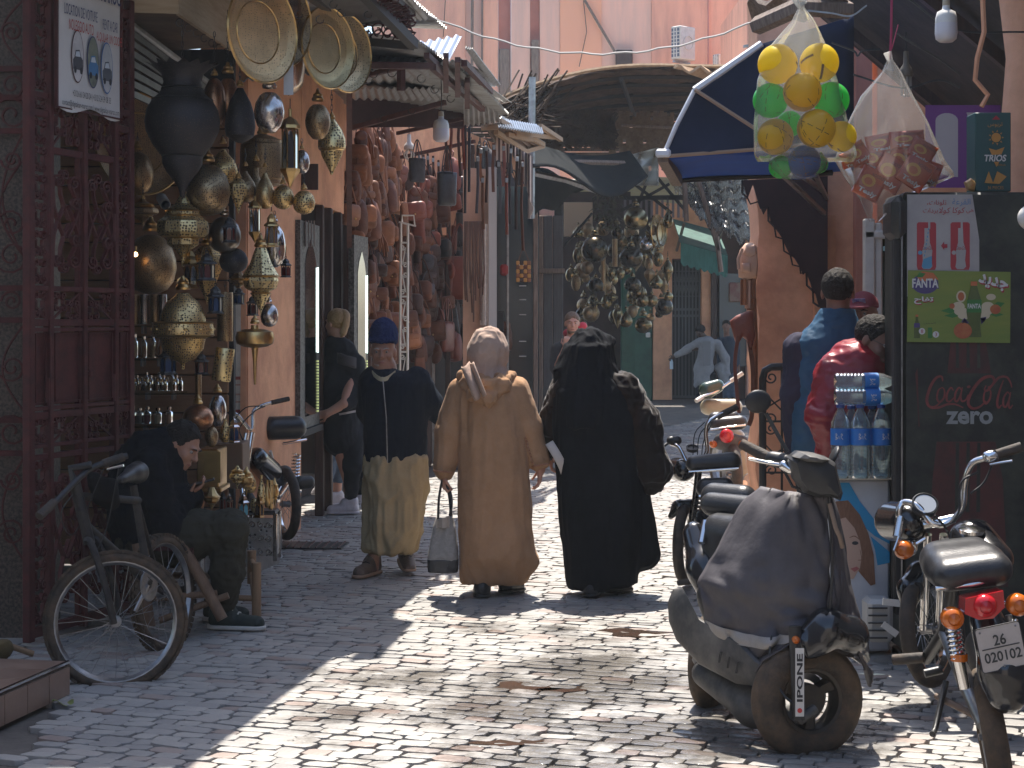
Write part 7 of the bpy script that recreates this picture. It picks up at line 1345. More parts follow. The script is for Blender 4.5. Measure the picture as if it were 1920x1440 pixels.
MB().bbox(pf_(1830,1250,.2),(.62,.36,.06),.005).build('plinth',M_BLACK,fr)
for x in(1705,1770):MB().ball(pf_(x,1262,.1),.035,8,6).build('castor',M_RUBBER,fr)
fc=Face(fr,1694,1225,YF2,off=-.001);FRED=mat('faded dark red print',(.11,.022,.02),.5,col2=(.035,.02,.017),sc=6,amt=(.3,.75));CRED=mat('faded red script',(.27,.055,.05),.5,col2=(.16,.04,.035),sc=9);ZG=mat('grey print',(.30,.31,.30),.5)
fc.poly([(1776,700),(1782,640),(1848,640),(1858,700)],FRED,.002);fc.poly([(1738,1100),(1748,900),(1756,828),(1866,828),(1880,900),(1890,1100)],FRED,.002);fc.poly([(1722,800),(1716,700),(1720,690),(1724,800)],FRED,.002)
for x in(1795,1815,1835):fc.poly([(x-3,830),(x-5,960),(x+2,960),(x+3,830)],M_GRIME,.003);fc.poly([(x-3,640),(x-3,690),(x+3,690),(x+2,640)],M_GRIME,.003)
cc=lambda pts:[(1680+x/2.617,350+y/2.617) for x,y in pts]
for pts,w in(([(228,955),(222,932),(196,938),(168,980),(150,1042),(160,1076),(188,1080),(216,1058)],5.5),([(150,1050),(165,1082),(205,1084),(250,1068),(290,1068),(328,1084)],4.5),([(226,984),(206,1000),(200,1040),(214,1056),(234,1034),(236,1000),(226,984)],4),([(280,1000),(268,986),(250,1012),(247,1046),(262,1054),(284,1034)],4),([(320,1000),(308,985),(291,1010),(287,1044),(298,1053),(312,1028),(324,984)],4),([(324,984),(316,1030),(322,1052),(340,1046),(352,1020)],3.5),([(346,984),(364,979)],5),([(448,985),(468,975),(480,950),(462,930),(414,948),(368,1008),(352,1060),(372,1087),(408,1080),(440,1052)],6),([(440,975),(432,995),(446,1000),(474,968),(504,936),(540,934),(558,958),(566,985)],4.5),([(450,990),(432,1010),(428,1048),(440,1064),(458,1040),(462,1006),(450,990)],4),([(524,950),(506,1000),(494,1055),(500,1085),(516,1070)],4.5),([(556,1020),(544,1008),(526,1036),(524,1072),(536,1080),(548,1054),(560,1008)],4),([(560,1008),(550,1060),(556,1086),(570,1070)],4)):
 fc.stroke(cc(pts),w,CRED,.0045)
fc.text('zero',1817,783,88,None,ZG,.0045,bold=.03)
PAPER=mat('creased paper',(.40,.37,.355),.7,col2=(.33,.305,.30),sc=5,bump=.2,bsc=9);CANR=mat('can red',(.36,.03,.04),.5);CANB=mat('can blue',(.08,.25,.40),.5);PB=mat('poster blue',(.08,.18,.36),.6);PRD=mat('poster red',(.34,.03,.045),.6)
wp=T('can_poster','creased white paper poster with two red cans and Arabic lettering on the fridge','poster',pf_(1768,555,-.01));fw=Face(wp,1694,1225,YF2,off=-.008);fw.poly([(1700,556),(1700,365),(1822,365),(1835,450),(1835,556)],PAPER,.003,'paper')
fw.text(arabic('القرعة'),1801,380,34,None,PB,.006);fw.text(arabic('تلونات،'),1755,381,36,None,PRD,.006);fw.text(arabic('هي'),1817,397,14,9,PRD,.006);fw.text(arabic('كوكا كولا'),1783,396,48,14,PRD,.006,.2);fw.text(arabic('بردات'),1743,396,28,None,PRD,.006)
for x,blue in((1736,1),(1799,0)):
 fw.poly([(x-16,506),(x-18,500),(x-18,420),(x-15,417),(x+15,417),(x+18,420),(x+18,500),(x+16,506)],CANR,.0045,'can_print')
 fw.poly([(x-4,428),(x+5,428),(x+6,455),(x+11,470),(x+9,488),(x+11,500),(x+6,505),(x-6,505),(x-9,500),(x-7,488),(x-8,470),(x-4,455)],PAPER,.006,'bottle_print')
 fw.text('Coca-Cola',x+2,465,20,7,PRD,.0072,.25);fw.oval(x-12,474,4,4,CANB if blue else PAPER,.006)
 if blue:fw.poly([(x-6,486),(x+10,480),(x+10,500),(x+6,504),(x-6,504),(x-9,499)],CANB,.0066);[fw.stroke([(x+4-1.1*i,428+7*i),(x+3.4-1.1*i,432+7*i)],2,CANB,.0075,'straw_print',False) for i in range(8)];fw.rect(x-1+4,417,x+7,430,PAPER,.0055)
 else:fw.rect(x+1,417,x+5,430,PAPER,.0055)
fw.poly([(1763,461),(1769,453),(1769,458),(1775,458),(1775,465),(1769,465),(1769,469)],PRD,.0055,'arrow_print')
GRN=mat('green yellow poster',(.11,.20,.04),.5,col2=(.27,.27,.05),sc=2.2,st=(.3,1,1.6),amt=(.3,.7),bump=.12,bsc=9);WHT=mat('white print',(.58,.57,.55),.55);PUR=mat('purple print',(.07,.05,.16),.5);APR=mat('apple red',(.36,.055,.03),.45,col2=(.42,.16,.05),sc=14);LFG=mat('leaf green',(.04,.17,.04),.6);CRM=mat('cream slice',(.56,.48,.33),.6);BTG=mat('bottle green',(.06,.085,.02),.35,col2=(.10,.13,.035),sc=9);ORG=mat('orange cap',(.5,.14,.05),.5)
gp_=T('apple_drink_poster','green and yellow apple drink poster stuck on the fridge below the white poster','poster',pf_(1796,643,-.02));fg=Face(gp_,1694,1225,YF2,off=-.014);fg.poly([(1699,641),(1701,507),(1893,510),(1892,643)],GRN,.003,'paper')
fg.oval(1733,532,25,19,PUR,.0045);fg.poly([(1718,516),(1728,509),(1748,512),(1758,524),(1740,528),(1720,526)],ORG,.005);fg.poly([(1716,520),(1722,511),(1734,513),(1728,520)],LFG,.0055);fg.text('FANTA',1733,531,49,17,WHT,.007,0,.03);fg.text('FANTA',1734,532.5,50,18,PUR,.0062,0,.06);fg.text(arabic('تفاح'),1730,563,36,14,WHT,.007,0,.03);fg.text(arabic('تفاح'),1731.5,565,36,14,PRD,.006,0,.04)
fg.text(arabic('جديد'),1860,530,56,24,WHT,.007,0,.04,-14);fg.text(arabic('جديد'),1861.5,532.5,57,25,PRD,.006,0,.05,-14)
for x,y,rx,ry,m in((1795,575,12,9,CRM),(1800,584,13,8,CRM),(1806,592,12,7,CRM),(1850,575,12,9,CRM),(1846,584,13,8,CRM),(1842,592,12,7,CRM),(1800,556,9,11,CRM),(1800,556,6,8,APR),(1856,557,9,6,CRM)):fg.oval(x,y,rx,ry,m,.0045+.0002*(fg.n%9),'fruit_print');fg.n+=1
for pts in([(1762,583),(1778,577),(1796,582),(1780,588)],[(1768,592),(1788,586),(1802,591),(1784,596)],[(1880,590),(1864,584),(1850,589),(1866,594)],[(1882,568),(1868,566),(1858,574),(1874,576)]):fg.poly(pts,LFG,.0043,'leaf_print')
fg.oval(1864,580,10,9,APR,.007,'apple_print');fg.oval(1783,574,5,5,APR,.007,'apple_print');fg.poly([(1812,632),(1813,605),(1810,585),(1811,565),(1816,545),(1819,533),(1829,533),(1832,545),(1838,565),(1838,585),(1835,605),(1838,632)],BTG,.0075,'bottle_print');fg.rect(1818,528,1830,536,ORG,.008);fg.rect(1811,562,1838,586,LFG,.0082);fg.text('FANTA',1824.5,574,25,9,WHT,.009,0,.03)
for a in range(5):fg.poly([(1806,596),(1800+a*3,604+a%2*3),(1808+a*2,606)],PUR,.0078);fg.poly([(1836,596),(1838+a*2,608-a*2),(1843+a,602-a*2)],PUR,.0078)
fg.oval(1803,620,17,15,APR,.0086,'apple_print');fg.stroke([(1803,607),(1804,601)],1.5,M_WOODD,.009,'stalk_print',False);fg.poly([(1712,634),(1712,612),(1715,600),(1715,594),(1720,594),(1720,600),(1723,612),(1723,634)],BTG,.0045);fg.rect(1715,590,1720,594,ORG,.005);fg.rect(1712,606,1723,614,PUR,.0055);fg.rect(1738,614,1746,634,LFG,.0045);fg.oval(1727,621,6,6,WHT,.005);fg.oval(1753,627,6,6,WHT,.005);fg.text('8',1727,621,None,7,PRD,.006);fg.text('3',1753,627,None,7,PRD,.006);fg.text(arabic('الحجم'.replace('م','ن')),1741,606,22,4,M_BLKP,.005)
tb=T('crisp_box','dark green carton of corn crisps standing on the fridge','box',pf_(1876,358,.1));MB().bbox(pf_(1873,281,.18),(68*YF2/F,.16,150*YF2/F),.004).build('carton',mat('green carton',(.012,.06,.065),.45,col2=(.018,.075,.07),sc=3),tb);ft=Face(tb,1840,358,YF2,off=.095);SUN=mat('chip orange',(.46,.22,.05),.6)
ft.oval(1878,254,9,9,SUN,.003);[ft.poly([(1878+11*cos(R(a-9)),254+11*sin(R(a-9))),(1878+15*cos(R(a)),254+15*sin(R(a))),(1878+11*cos(R(a+9)),254+11*sin(R(a+9)))],SUN,.0032) for a in range(0,360,40)];ft.poly([(1864,274),(1878,278),(1894,272),(1888,286),(1870,287)],SUN,.003);ft.text('TRIOS',1876,293,42,13,WHT,.004,.15,.03);ft.poly([(1874,300),(1884,300),(1879,310)],SUN,.003);ft.poly([(1856,340),(1864,318),(1872,340),(1880,318),(1898,328),(1884,342)],SUN,.003);ft.text('36 PIECES',1877,349,30,6,SUN,.003);ft.text(arabic('تريوس'),1876,230,28,9,SUN,.003);ft.poly([(1870,220),(1878,212),(1886,220)],PRD,.003);ft.text('TORTILLA',1886,306,20,3.5,SUN,.003)
ps2=T('purple_sign','purple shop sign with big pale letter strokes behind the fridge','sign',P(1790,350,9.6));fp_=Face(ps2,1735,352,9.6);PUP=mat('purple vinyl',(.17,.045,.24),.5);PLV=mat('pale vinyl',(.46,.44,.47),.5);fp_.rect(1735,197,1876,352,PUP,.0,'board');MB().bbox(P(1805,275,9.64),(.40,.04,.44),.004).build('backing',M_DARK,ps2)
fp_.poly([(1796,332),(1796,225)]+[(1775+21*cos(R(a)),226-14*sin(R(a))) for a in range(20,181,20)]+[(1754,300),(1758,318),(1770,328),(1784,331)],PLV,.002,'letter_stroke');fp_.poly([(1812,211),(1845,211),(1845,332),(1824,318),(1821,240)],PLV,.002,'letter_stroke')
bx=T('crisp_packet','small orange crisp packet lying on the fridge beside the carton','packet',pf_(1833,358,.1));q=MB();puff(q,[(pf_(x,y).x,pf_(x,y).z) for x,y in((1820,338),(1832,330),(1842,340),(1838,356),(1826,354))],.03,MX.Identity(4),YF2+.12);q.build('packet',mat('orange foil',(.42,.14,.04),.4,col2=(.5,.35,.1),sc=20),bx)
wd=T('white_door','white framed glazed door standing open behind the kiosk men','door',P(1650,700,11));MB().bbox(P(1629,560,11.0),(.07,.06,1.0),.01).build('stile',M_WHITEP,wd);MB().bbox(P(1655,440,11.0),(.24,.06,.05),.01).build('rail',M_WHITEP,wd);MB().bbox(P(1646,560,11.02),(.05,.05,.95),.01).build('stile',M_WHITEP,wd);MB().box(P(1664,570,11.05),(.1,.02,.85)).build('pane',clear('door pane',(.3,.4,.3),.3,.05),wd);MB().box(P(1664,565,11.12),(.09,.02,.75)).build('green_blind',mat('green blind',(.05,.11,.05),.7,col2=(.10,.16,.08),sc=14,st=(6,1,1)),wd);MB().bbox(P(1665,466,10.98),(.06,.02,.03),.004).build('label',mat('pale blue label',(.35,.6,.65),.5),wd)
YC=8.45;ck=T('ice_cream_counter','white chest counter with a blue swirl and a printed face on its front','counter',P(1614,1220,YC));a,b=P(1561,1222,YC),P(1669,898,YC);MB().bbox(((a.x+b.x)/2,YC+.2,(a.z+b.z)/2),(b.x-a.x,.4,b.z-a.z),.012).build('cabinet',mat('scuffed white panel',(.52,.54,.58),.5,col2=(.44,.45,.49),sc=4),ck);MB().bbox(((a.x+b.x)/2,YC+.19,b.z+.012),(b.x-a.x+.02,.43,.03),.008).build('top',mat('counter top',(.45,.44,.42),.5),ck);fk=Face(ck,1561,1222,YC,off=-.001);CY=mat('cyan print',(.02,.26,.50),.5)
fk.poly([(1562,905),(1592,905),(1612,940),(1640,975),(1668,985),(1668,1020),(1640,1005),(1605,975),(1580,945),(1562,930)],CY,.002);fk.poly([(1632,1005),(1668,1035),(1668,1055),(1645,1060),(1640,1030)],CY,.002)
HP=mat('chestnut hair print',(.17,.075,.04),.6,col2=(.24,.12,.07),sc=20,st=(6,1,1));FP=mat('face print',(.50,.33,.25),.6);fk.poly([(1566,940),(1590,938),(1612,965),(1628,1000),(1638,1040),(1641,1095),(1632,1098),(1600,1060),(1566,1050)],HP,.003,'hair_print');fk.poly([(1566,975),(1585,970),(1602,990),(1612,1015),(1616,1040),(1612,1065),(1600,1085),(1566,1085)],FP,.004,'face_print');fk.oval(1603,1018,6,3.5,M_BLKP,.005,'eye_print');fk.stroke([(1592,1008),(1602,1005),(1612,1012)],2,HP,.005,'brow_print');fk.stroke([(1612,1030),(1615,1048),(1608,1050)],1.5,HP,.005,'nose_print');fk.poly([(1594,1066),(1606,1062),(1611,1066),(1602,1072)],mat('lip print',(.4,.12,.11),.6),.005,'mouth_print')
MB().bbox(P(1645,1160,8.25),(.12,.16,.20),.02).build('side_unit',mat('grey white plastic',(.4,.4,.39),.5),ck)
for k in range(5):MB().bbox(P(1646,1140+k*14,8.16),(.09,.01,.008),.002).build('vent_slot',M_BLACK,ck)
for(x0,y0,x1,y1) in((1655,1128,1710,1134),(1655,1170,1682,1190)):MB().tube([P(x0,y0,8.1),P(x1,y1,8.1)],.022,4,flat=.3).build('bracket',M_WHITEP,ck)
MB().bbox(P(1640,1300,7.9),(.30,.22,.05),.02).build('stone_block',M_WOODG,ck)
WAT=clear('bottle plastic',(.66,.86,.95),.3,.05,.16);LBL=mat('blue bottle label',(.015,.12,.42),.4,col2=(.03,.2,.55),sc=5);CAPB=mat('navy bottle cap',(.03,.06,.22),.4)
def bottle(px,yb,h,Y,label,lie=False,rz=0):
 s=Y/F;H=h*s;r=H*.135;t=T('water_bottle',label,'bottle',P(px,yb,Y),rz,'big bottles of water stacked on the counter');rot=TR((0,0,r),0,90,0) if lie else MX.Identity(4)
 prof=[(0,.01),(r*.9,0),(r,H*.03)]
 for k in range(7):z=H*(.05+.055*k);prof+=[(r,z),(r*.93,z+H*.022),(r,z+H*.044)]
 prof+=[(r,H*.44),(r*1.0,H*.68),(r*.93,H*.76),(r*.6,H*.87),(r*.34,H*.93),(r*.34,H*.955)];q=MB();q.lathe(prof,18,rot);b=mb_local(q,'bottle',WAT,t,smooth=60)
 q=MB();q.lathe([(r*1.015,H*.45),(r*1.02,H*.46),(r*1.02,H*.665),(r*1.015,H*.675)],18,rot);l=mb_local(q,'label',LBL,t);q=MB();q.lathe([(r*.4,H*.95),(r*.42,H*.96),(r*.42,H*.995),(0,H)],14,rot);mb_local(q,'cap',CAPB,t)
 q=MB()
 for pts in([(-.5,.1),(-.42,.9),(-.2,.8),(-.42,.5),(-.15,.3),(-.45,.1)],[(-.1,.2),(0,.6),(.08,.2),(.15,.6)],[(.2,.1),(.28,.9),(.5,.8),(.28,.5),(.55,.1)]):
  P3=smooth_path([(x,y,0) for x,y in pts],3)
  for c,d in zip(P3,P3[1:]):
   e=lambda u:(r*1.035*sin(u.x*.75),-r*1.035*cos(u.x*.75),H*(.52+.09*u.y));w_=.0022;A,B_=e(c),e(d);q.add([(A[0],A[1],A[2]-w_),(B_[0],B_[1],B_[2]-w_),(B_[0],B_[1],B_[2]+w_),(A[0],A[1],A[2]+w_)],[(0,1,2,3)],rot)
 mb_local(q,'lettering',WHT,t,smooth=0,);return t
ztop=896
bottle(1576,ztop,138,8.38,'standing water bottle nearest the scooter mirror',rz=-20);bottle(1613,ztop,138,8.36,'middle one of three standing water bottles, brightest lit');bottle(1652,ztop,138,8.38,'standing water bottle touching the fridge',rz=15);bottle(1596,ztop,136,8.52,'standing water bottle behind the first two');bottle(1635,ztop,136,8.52,'standing water bottle behind the bottle touching the fridge')
bottle(1566,761,122,8.42,'upper row bottle lying across the standing bottles, lower one',True);bottle(1566,731,118,8.44,'topmost lying water bottle',True)
YR=12.9;ir=T('iron_rail','black scrolled wrought-iron panel leaning on the salmon corner wall','railing',P(1480,1000,YR));MB().tube([P(1430,1003,YR),P(1430,710,YR),P(1434,695,YR),P(1446,688,YR),P(1540,686,YR)],.028,8).build('frame',M_BLACK,ir);MB().tube([P(1466,694,YR),P(1466,1000,YR)],.009,5).build('bar',M_BLACK,ir)
for y in(790,886):MB().tube([P(1430,y,YR),P(1540,y,YR)],.008,5).build('bar',M_BLACK,ir)
for k in range(4):
 for sx in(-1,1):
  c=P(1466+sx*20,708+k*48+(30 if k%2 else 0),YR);q=MB();up=1 if k%2 else-1;sp=[c+V((x*sx,0,y*up)) for x,y in spiral(.045,.012,0,1.25,18)];q.tube(sp[::-1]+[P(1466+sx*31,708+k*48+(10 if k%2 else 30),YR),P(1466+sx*2,708+k*48+(-8 if k%2 else 60),YR)],.008,4);q.build('scroll',M_BLACK,ir)
  # ---- bag of balls
YB=8.0;FILM=clear('bag film',(.96,.96,.94),.22,.2,.17);bp_=lambda x,y,dy=0:P(x,y,YB)+V((0,dy,0));bb=T('bag_of_balls','clear plastic bag bulging with yellow and green balls hanging from the kiosk eave','bag',bp_(1508,300))
def film(name,rows,t,m,fn,n=28,nv=40,cr=.012,seed=1):
 """hanging bag: rows of (y, xl, xr, half depth)"""
 ys=[r[0] for r in rows];
 def f(u,v):
  y=ys[0]+(ys[-1]-ys[0])*v;xl,xr,d=[np.interp(y,ys,[r[i] for r in rows]) for i in(1,2,3)];a=2*pi*u;c=(xl+xr)/2;w=(xr-xl)/2*(1+cr*3*sin(a*9+seed)*max(0,1-v*2));e=cr*(sin(a*7+v*9+seed)+.6*sin(a*17-v*6))
  return fn(c+w*cos(a),y)+V((0,-d*sin(a)*(1+e*4)+e*.4,0))
 q=MB();q.grid(f,n,nv);q.build(name,m,t,180)
film('film',[(-6,1492,1512,.02),(14,1497,1508,.012),(40,1484,1528,.05),(90,1440,1550,.10),(150,1420,1570,.12),(230,1413,1590,.13),(292,1414,1608,.11),(303,1420,1600,.03)],bb,FILM,bp_,44,44);MB().tube([bp_(1500,-12),bp_(1488,2,-.03),bp_(1497,12,-.02),bp_(1508,4),bp_(1500,-12)],.014,6).build('knot',clear('film knot',(.9,.9,.88),.3,.2,.5),bb)
def balltex(name,c):
 m=mat(name,c,.3,spec=.5);N=m.node_tree.nodes;L_=m.node_tree.links;t=N.new('ShaderNodeBsdfTranslucent');t.inputs[0].default_value=(*c,1);x=N.new('ShaderNodeMixShader');x.inputs[0].default_value=.6;L_.new(N['Principled BSDF'].outputs[0],x.inputs[1]);L_.new(t.outputs[0],x.inputs[2]);L_.new(x.outputs[0],N['Material Output'].inputs[0]);return m
YEL=balltex('yellow ball',(.95,.74,.03));GRB=balltex('green ball',(.10,.72,.14));OCH=balltex('ochre ball',(.86,.58,.06));BLU=balltex('blue ball',(.05,.14,.5));GRY=mat('ball print',(.14,.09,.03),.5)
def ball(px,py,d,m,label,dy=0,kind=0,seed=0):
 c=bp_(px,py,dy);r=d/2*YB/F;t=T('ball',label,'ball',c-V((0,0,r)),0,'balls in the hanging bag');q=MB();q.ball(c,r,24,16);q.build('shell',m,t,180);q=MB();rr_=random.Random(seed)
 def arcp(A,a0,a1,w,n=8):
  for i in range(n):
   e=lambda a,b:c+(A@V((cos(a)*cos(b),sin(a)*cos(b),sin(b))))*r*1.006;x0,x1=a0+(a1-a0)*i/n,a0+(a1-a0)*(i+1)/n;q.add([e(x0,-w),e(x1,-w),e(x1,w),e(x0,w)],[(0,1,2,3)])
 for k in range(9 if kind==0 else 5):
  A=rotm(rr_.uniform(0,360),rr_.uniform(0,360),rr_.uniform(0,360)).to_3x3();st=rr_.uniform(0,6)
  if kind==0:[arcp(A,st+j*.5,st+j*.5+.32,.018) for j in range(5)]
  else:arcp(A,st,st+.9,.06);arcp(A,st+1.1,st+1.5,.05)
 q.build('printed_lines',GRY,t,smooth=0)
ball(1458,120,75,YEL,'bright yellow ball at the top of the bag, over the green one by the awning',0,1,1);ball(1536,118,74,YEL,'bright yellow ball at the top of the bag, nearest the kiosk wall',0,1,2);ball(1446,187,66,GRB,'green ball against the awning side of the bag',.03,0,3);ball(1499,177,72,OCH,'orange-yellow ball in the centre of the bag',-.08,0,4);ball(1561,186,68,GRB,'green ball against the kiosk side of the bag',.03,0,5);ball(1452,258,68,OCH,'ochre ball low in the bag on the awning side',-.03,0,6);ball(1524,245,72,OCH,'ochre ball low in the middle of the bag',-.09,0,7);ball(1577,256,58,YEL,'yellow ball low in the bag on the snack bag side',0,1,8);ball(1487,228,50,GRB,'pale green ball squeezed behind the ochre balls',.10,0,9)
b2=T('small_bag','small clear bag with a blue and green ball hanging under the bag of balls','bag',bp_(1500,335));film('film',[(285,1470,1540,.07),(300,1440,1552,.09),(318,1448,1548,.08),(336,1470,1520,.02)],b2,FILM,bp_,30,12,seed=3);ball(1508,303,62,BLU,'blue ball in the small bag hanging lowest',.0,0,10);ball(1465,312,44,GRB,'green ball beside the blue one in the small bag',.03,0,11);ball(1538,306,36,GRB,'dark green ball at the kiosk side of the small bag',.04,0,12)
# ---- bag of snack packets
YS=8.25;cp_=lambda x,y,dy=0:P(x,y,YS)+V((0,dy,0));sb=T('snack_bag','clear plastic bag full of red snack packets hung by a pink cord','bag',cp_(1670,400));film('film',[(112,1664,1674,.012),(135,1654,1690,.03),(180,1615,1712,.07),(230,1590,1740,.10),(300,1565,1770,.11),(330,1582,1792,.10),(370,1610,1700,.07),(415,1630,1650,.02)],sb,clear('creased film',(.92,.90,.90),.24,.14,.12),cp_,44,40,seed=5);MB().tube([cp_(1672,-10),cp_(1671,60),cp_(1669,112)],.006,5).build('pink_cord',mat('pink cord',(.36,.04,.10),.7),sb);MB().tube([cp_(1672,92),cp_(1678,70),cp_(1684,46)],.003,4).build('cord_end',MATS['pink cord'],sb);MB().tube([cp_(1664,98),cp_(1670,118),cp_(1668,132)],[.02,.012,.022],8).build('knot',MATS['film knot'],sb)
RF=mat('red snack foil',(.36,.035,.02),.3,col2=(.46,.10,.03),sc=8,coat=.2);YLF=mat('yellow print',(.62,.36,.07),.45)
rs_=random.Random(4)
for k,(x,y,a,w,h) in enumerate(((1630,345,-28,52,60),(1668,325,-30,58,66),(1712,325,-34,56,60),(1745,322,-20,44,44),(1655,268,10,60,36),(1700,262,4,66,34),(1605,290,30,40,44),(1590,300,20,34,30),(1690,300,-25,50,50),(1640,300,-20,46,46),(1725,285,-30,50,40))):
 t=T('snack_packet','red foil snack packet with noodle picture inside the hanging snack bag','packet',cp_(x,y,0),0,'red snack packets in the hanging bag');M_=TR(cp_(x,y,rs_.uniform(-.05,.05)-.002*k),90+rs_.uniform(-12,12),0,0)@rotm(0,0,a);s=YS/F;w,h=w*s,h*s;q=MB();puff(q,[(-w/2,-h/2),(w/2,-h/2),(w/2,h/2),(-w/2,h/2),],.018,M_@rotm(-90));q.build('foil',RF,t,25);shape(oval(-w*.12,h*.02,w*.26,h*.2,14),M_,t,YLF,.020,'picture_print');shape(oval(-w*.12,h*.0,w*.16,h*.12,12),M_,t,ORG,.0215,'picture_print');letters('Tesly',M_,t,WHT,w*.02,-h*.35,w*.7,h*.2,.021,.1,.03);letters('NOODLES',M_,t,M_BLKP,w*.16,h*.26,w*.5,h*.1,.021)
 # === BICYCLE, MOPEDS, SCOOTER, STALL
def wheel(t,c,ax,r,tw,m=M_RUBBER,rimm=M_STEEL,spokes=18,mag=False,knob=0):
 """tyre, rim and hub about the axle direction ax"""
 ax=V(ax).normalized();M_=MX.Translation(V(c))@ax.to_track_quat('Z','Y').to_matrix().to_4x4();q=MB();n=40;q.lathe([(r-tw*.5+tw*.5*cos(a),tw*.5*sin(a)) for a in[2*pi*k/10-pi for k in range(11)]],n,M_);ty=q.build('tyre',m,t,60)
 if knob:
  q=MB()
  for i in range(56):
   for z in(-.36,0,.36):a=2*pi*(i+(.5 if z else 0))/56;q.box((r*cos(a)-.0*z,r*sin(a),tw*z),(.012,.022,tw*.24),M_@TR((0,0,0)) if False else M_,rz=math.degrees(a))
  stuff(q.build('tread_knobs',m,ty))
 ri=r-tw*.92;q=MB();q.lathe([(ri,-tw*.35),(ri+.012,-tw*.38),(ri+.012,tw*.38),(ri,tw*.35),(ri-.012,0),(ri,-tw*.35)],n,M_);rm=q.build('rim',rimm,t,40)
 if mag:
  for k in range(3):
   a=2*pi*k/3+.5;q=MB();q.tube([M_@V((.03*cos(a),.03*sin(a),0)),M_@V((ri*.6*cos(a+.12),ri*.6*sin(a+.12),0)),M_@V((ri*cos(a),ri*sin(a),0))],[.035,.026,.034],6);q.build('spoke',rimm,rm)
  q=MB();q.lathe([(0,-.03),(.06,-.03),(.06,.03),(0,.03)],16,M_);q.build('hub',rimm,t);q=MB();q.lathe([(.07,-.045),(.10,-.045),(.10,-.041),(.07,-.041),(.07,-.045)],24,M_);q.build('brake_disc',M_STEEL,t)
 else:
  for k in range(spokes):a=2*pi*k/spokes;b=a+(.5 if k%2 else-.5);z=.028*(1 if k%4<2 else-1);MB().tube([M_@V((.022*cos(b),.022*sin(b),z)),M_@V((ri*cos(a),ri*sin(a),0))],.0016,3).build('spoke',M_STEEL,rm) if k else None
  q=MB();q.lathe([(0,-.045),(.012,-.045),(.012,-.03),(.026,-.028),(.02,0),(.026,.028),(.012,.03),(.012,.045),(0,.045)],12,M_);q.build('hub',M_STEEL,t)
 return M_
def tube(t,name,pts,r,m,n=6,**k):return MB().tube(pts,r,n,**k).build(name,m,t,60)
def blob(t,name,limbs,m,vox=.009,k=.03,wr=0):s=Soft(vox,k);[s.limb(a,b) for a,b in limbs];return soft_obj(name,s,m,t,wr,(9,9,9))
def spring(t,a,b,r,n,m=M_CHROME,w=.006):a,b=V(a),V(b);u,v,d=frame(b-a);return MB().tube([a.lerp(b,i/(n*8))+(u*cos(2*pi*i/8)+v*sin(2*pi*i/8))*r for i in range(n*8+1)],w,5).build('spring',m,t,60)
AMB=mat('amber lens',(.55,.13,.01),.15,coat=.5);REDL=mat('red lens',(.50,.012,.02),.15,coat=.5);VIN=mat('black vinyl seat',(.022,.022,.024),.32,col2=(.035,.035,.037),sc=14,bump=.15,bsc=160);BGLOSS=mat('glossy black paint',(.012,.012,.014),.18,coat=.6);SCUF=mat('scuffed grey plastic',(.055,.055,.057),.5,spec=.35,col2=(.17,.16,.145),sc=7,amt=(.42,.75),bump=.15);BEI=mat('beige enamel',(.40,.35,.24),.35,col2=(.33,.28,.19),sc=5,coat=.3)
def lens(t,c,d,r,m,name):d=V(d).normalized();M_=MX.Translation(V(c))@d.to_track_quat('Z','Y').to_matrix().to_4x4();q=MB();q.lathe([(r*1.05,-.03),(r*1.05,.0),(r,.004),(r*.92,.012),(r*.6,.02),(r*.55,.016),(r*.3,.022),(0,.024)],18,M_);return q.build(name,m,t,40)
bk=T('bicycle','muddy mountain bike with a big front wheel leaning on the iron gate','bicycle',P(217,1290,7.85));y0=7.85;b=lambda x,y,d=0:P(x,y,y0)+V((0,d,0))
wheel(bk,b(217,1165),(.22,-1,.10),.31,.052,M_RUBBERM,M_STEEL,28,knob=1);wheel(bk,b(236,1168,.85),(.93,-.30,.08),.29,.05,M_RUBBERM,M_STEEL,20,knob=1);PNT=mat('muddy blue-black paint',(.010,.011,.016),.55,spec=.25,col2=(.06,.05,.04),sc=12)
for d in(-.07,.07):tube(bk,'fork_leg',smooth_path([b(220,1165,d),b(206,1100,d),b(178,1020,d*.8),b(165,1010,d*.5)],4),.016,PNT)
tube(bk,'head_tube',[b(168,1020),b(140,905)],.026,PNT,8);tube(bk,'stem',[b(140,905),b(132,878),b(170,872,.02)],.018,M_BLACK,8);tube(bk,'handlebar',smooth_path([b(100,958,-.22),b(118,935,-.12),b(160,885,.02),b(195,868,.08),b(228,858,.12)],4),.014,M_BLACK,8);tube(bk,'grip',[b(186,872,.07),b(222,860,.11)],.02,M_RUBBER,10);tube(bk,'grip',[b(98,958,-.22),b(116,936,-.13)],.02,M_RUBBER,10);tube(bk,'brake_lever',[b(196,882,.05),b(228,874,.04)],.006,M_CHROME,5)
tube(bk,'down_tube',[b(160,985),b(240,1120,.45)],.022,PNT,8);tube(bk,'top_tube',[b(148,930),b(215,960,.5)],.019,PNT,8);tube(bk,'seat_tube',[b(240,1120,.45),b(205,930,.5)],.019,PNT,8);tube(bk,'chain_stay',[b(240,1120,.45),b(236,1168,.85)],.012,PNT);tube(bk,'seat_stay',[b(212,955,.5),b(236,1165,.82)],.010,PNT);blob(bk,'saddle',[([b(196,912,.34),b(205,906,.5),b(208,906,.56)],[.022,.04,.055])],M_BLACK);blob(bk,'hanging_bag',[([b(168,905,.1),b(186,928,.12),b(196,946,.14)],[.035,.055,.035])],mat('dark cloth bag',(.010,.009,.010),.9,spec=.1,bump=.5,bsc=30),wr=.012)
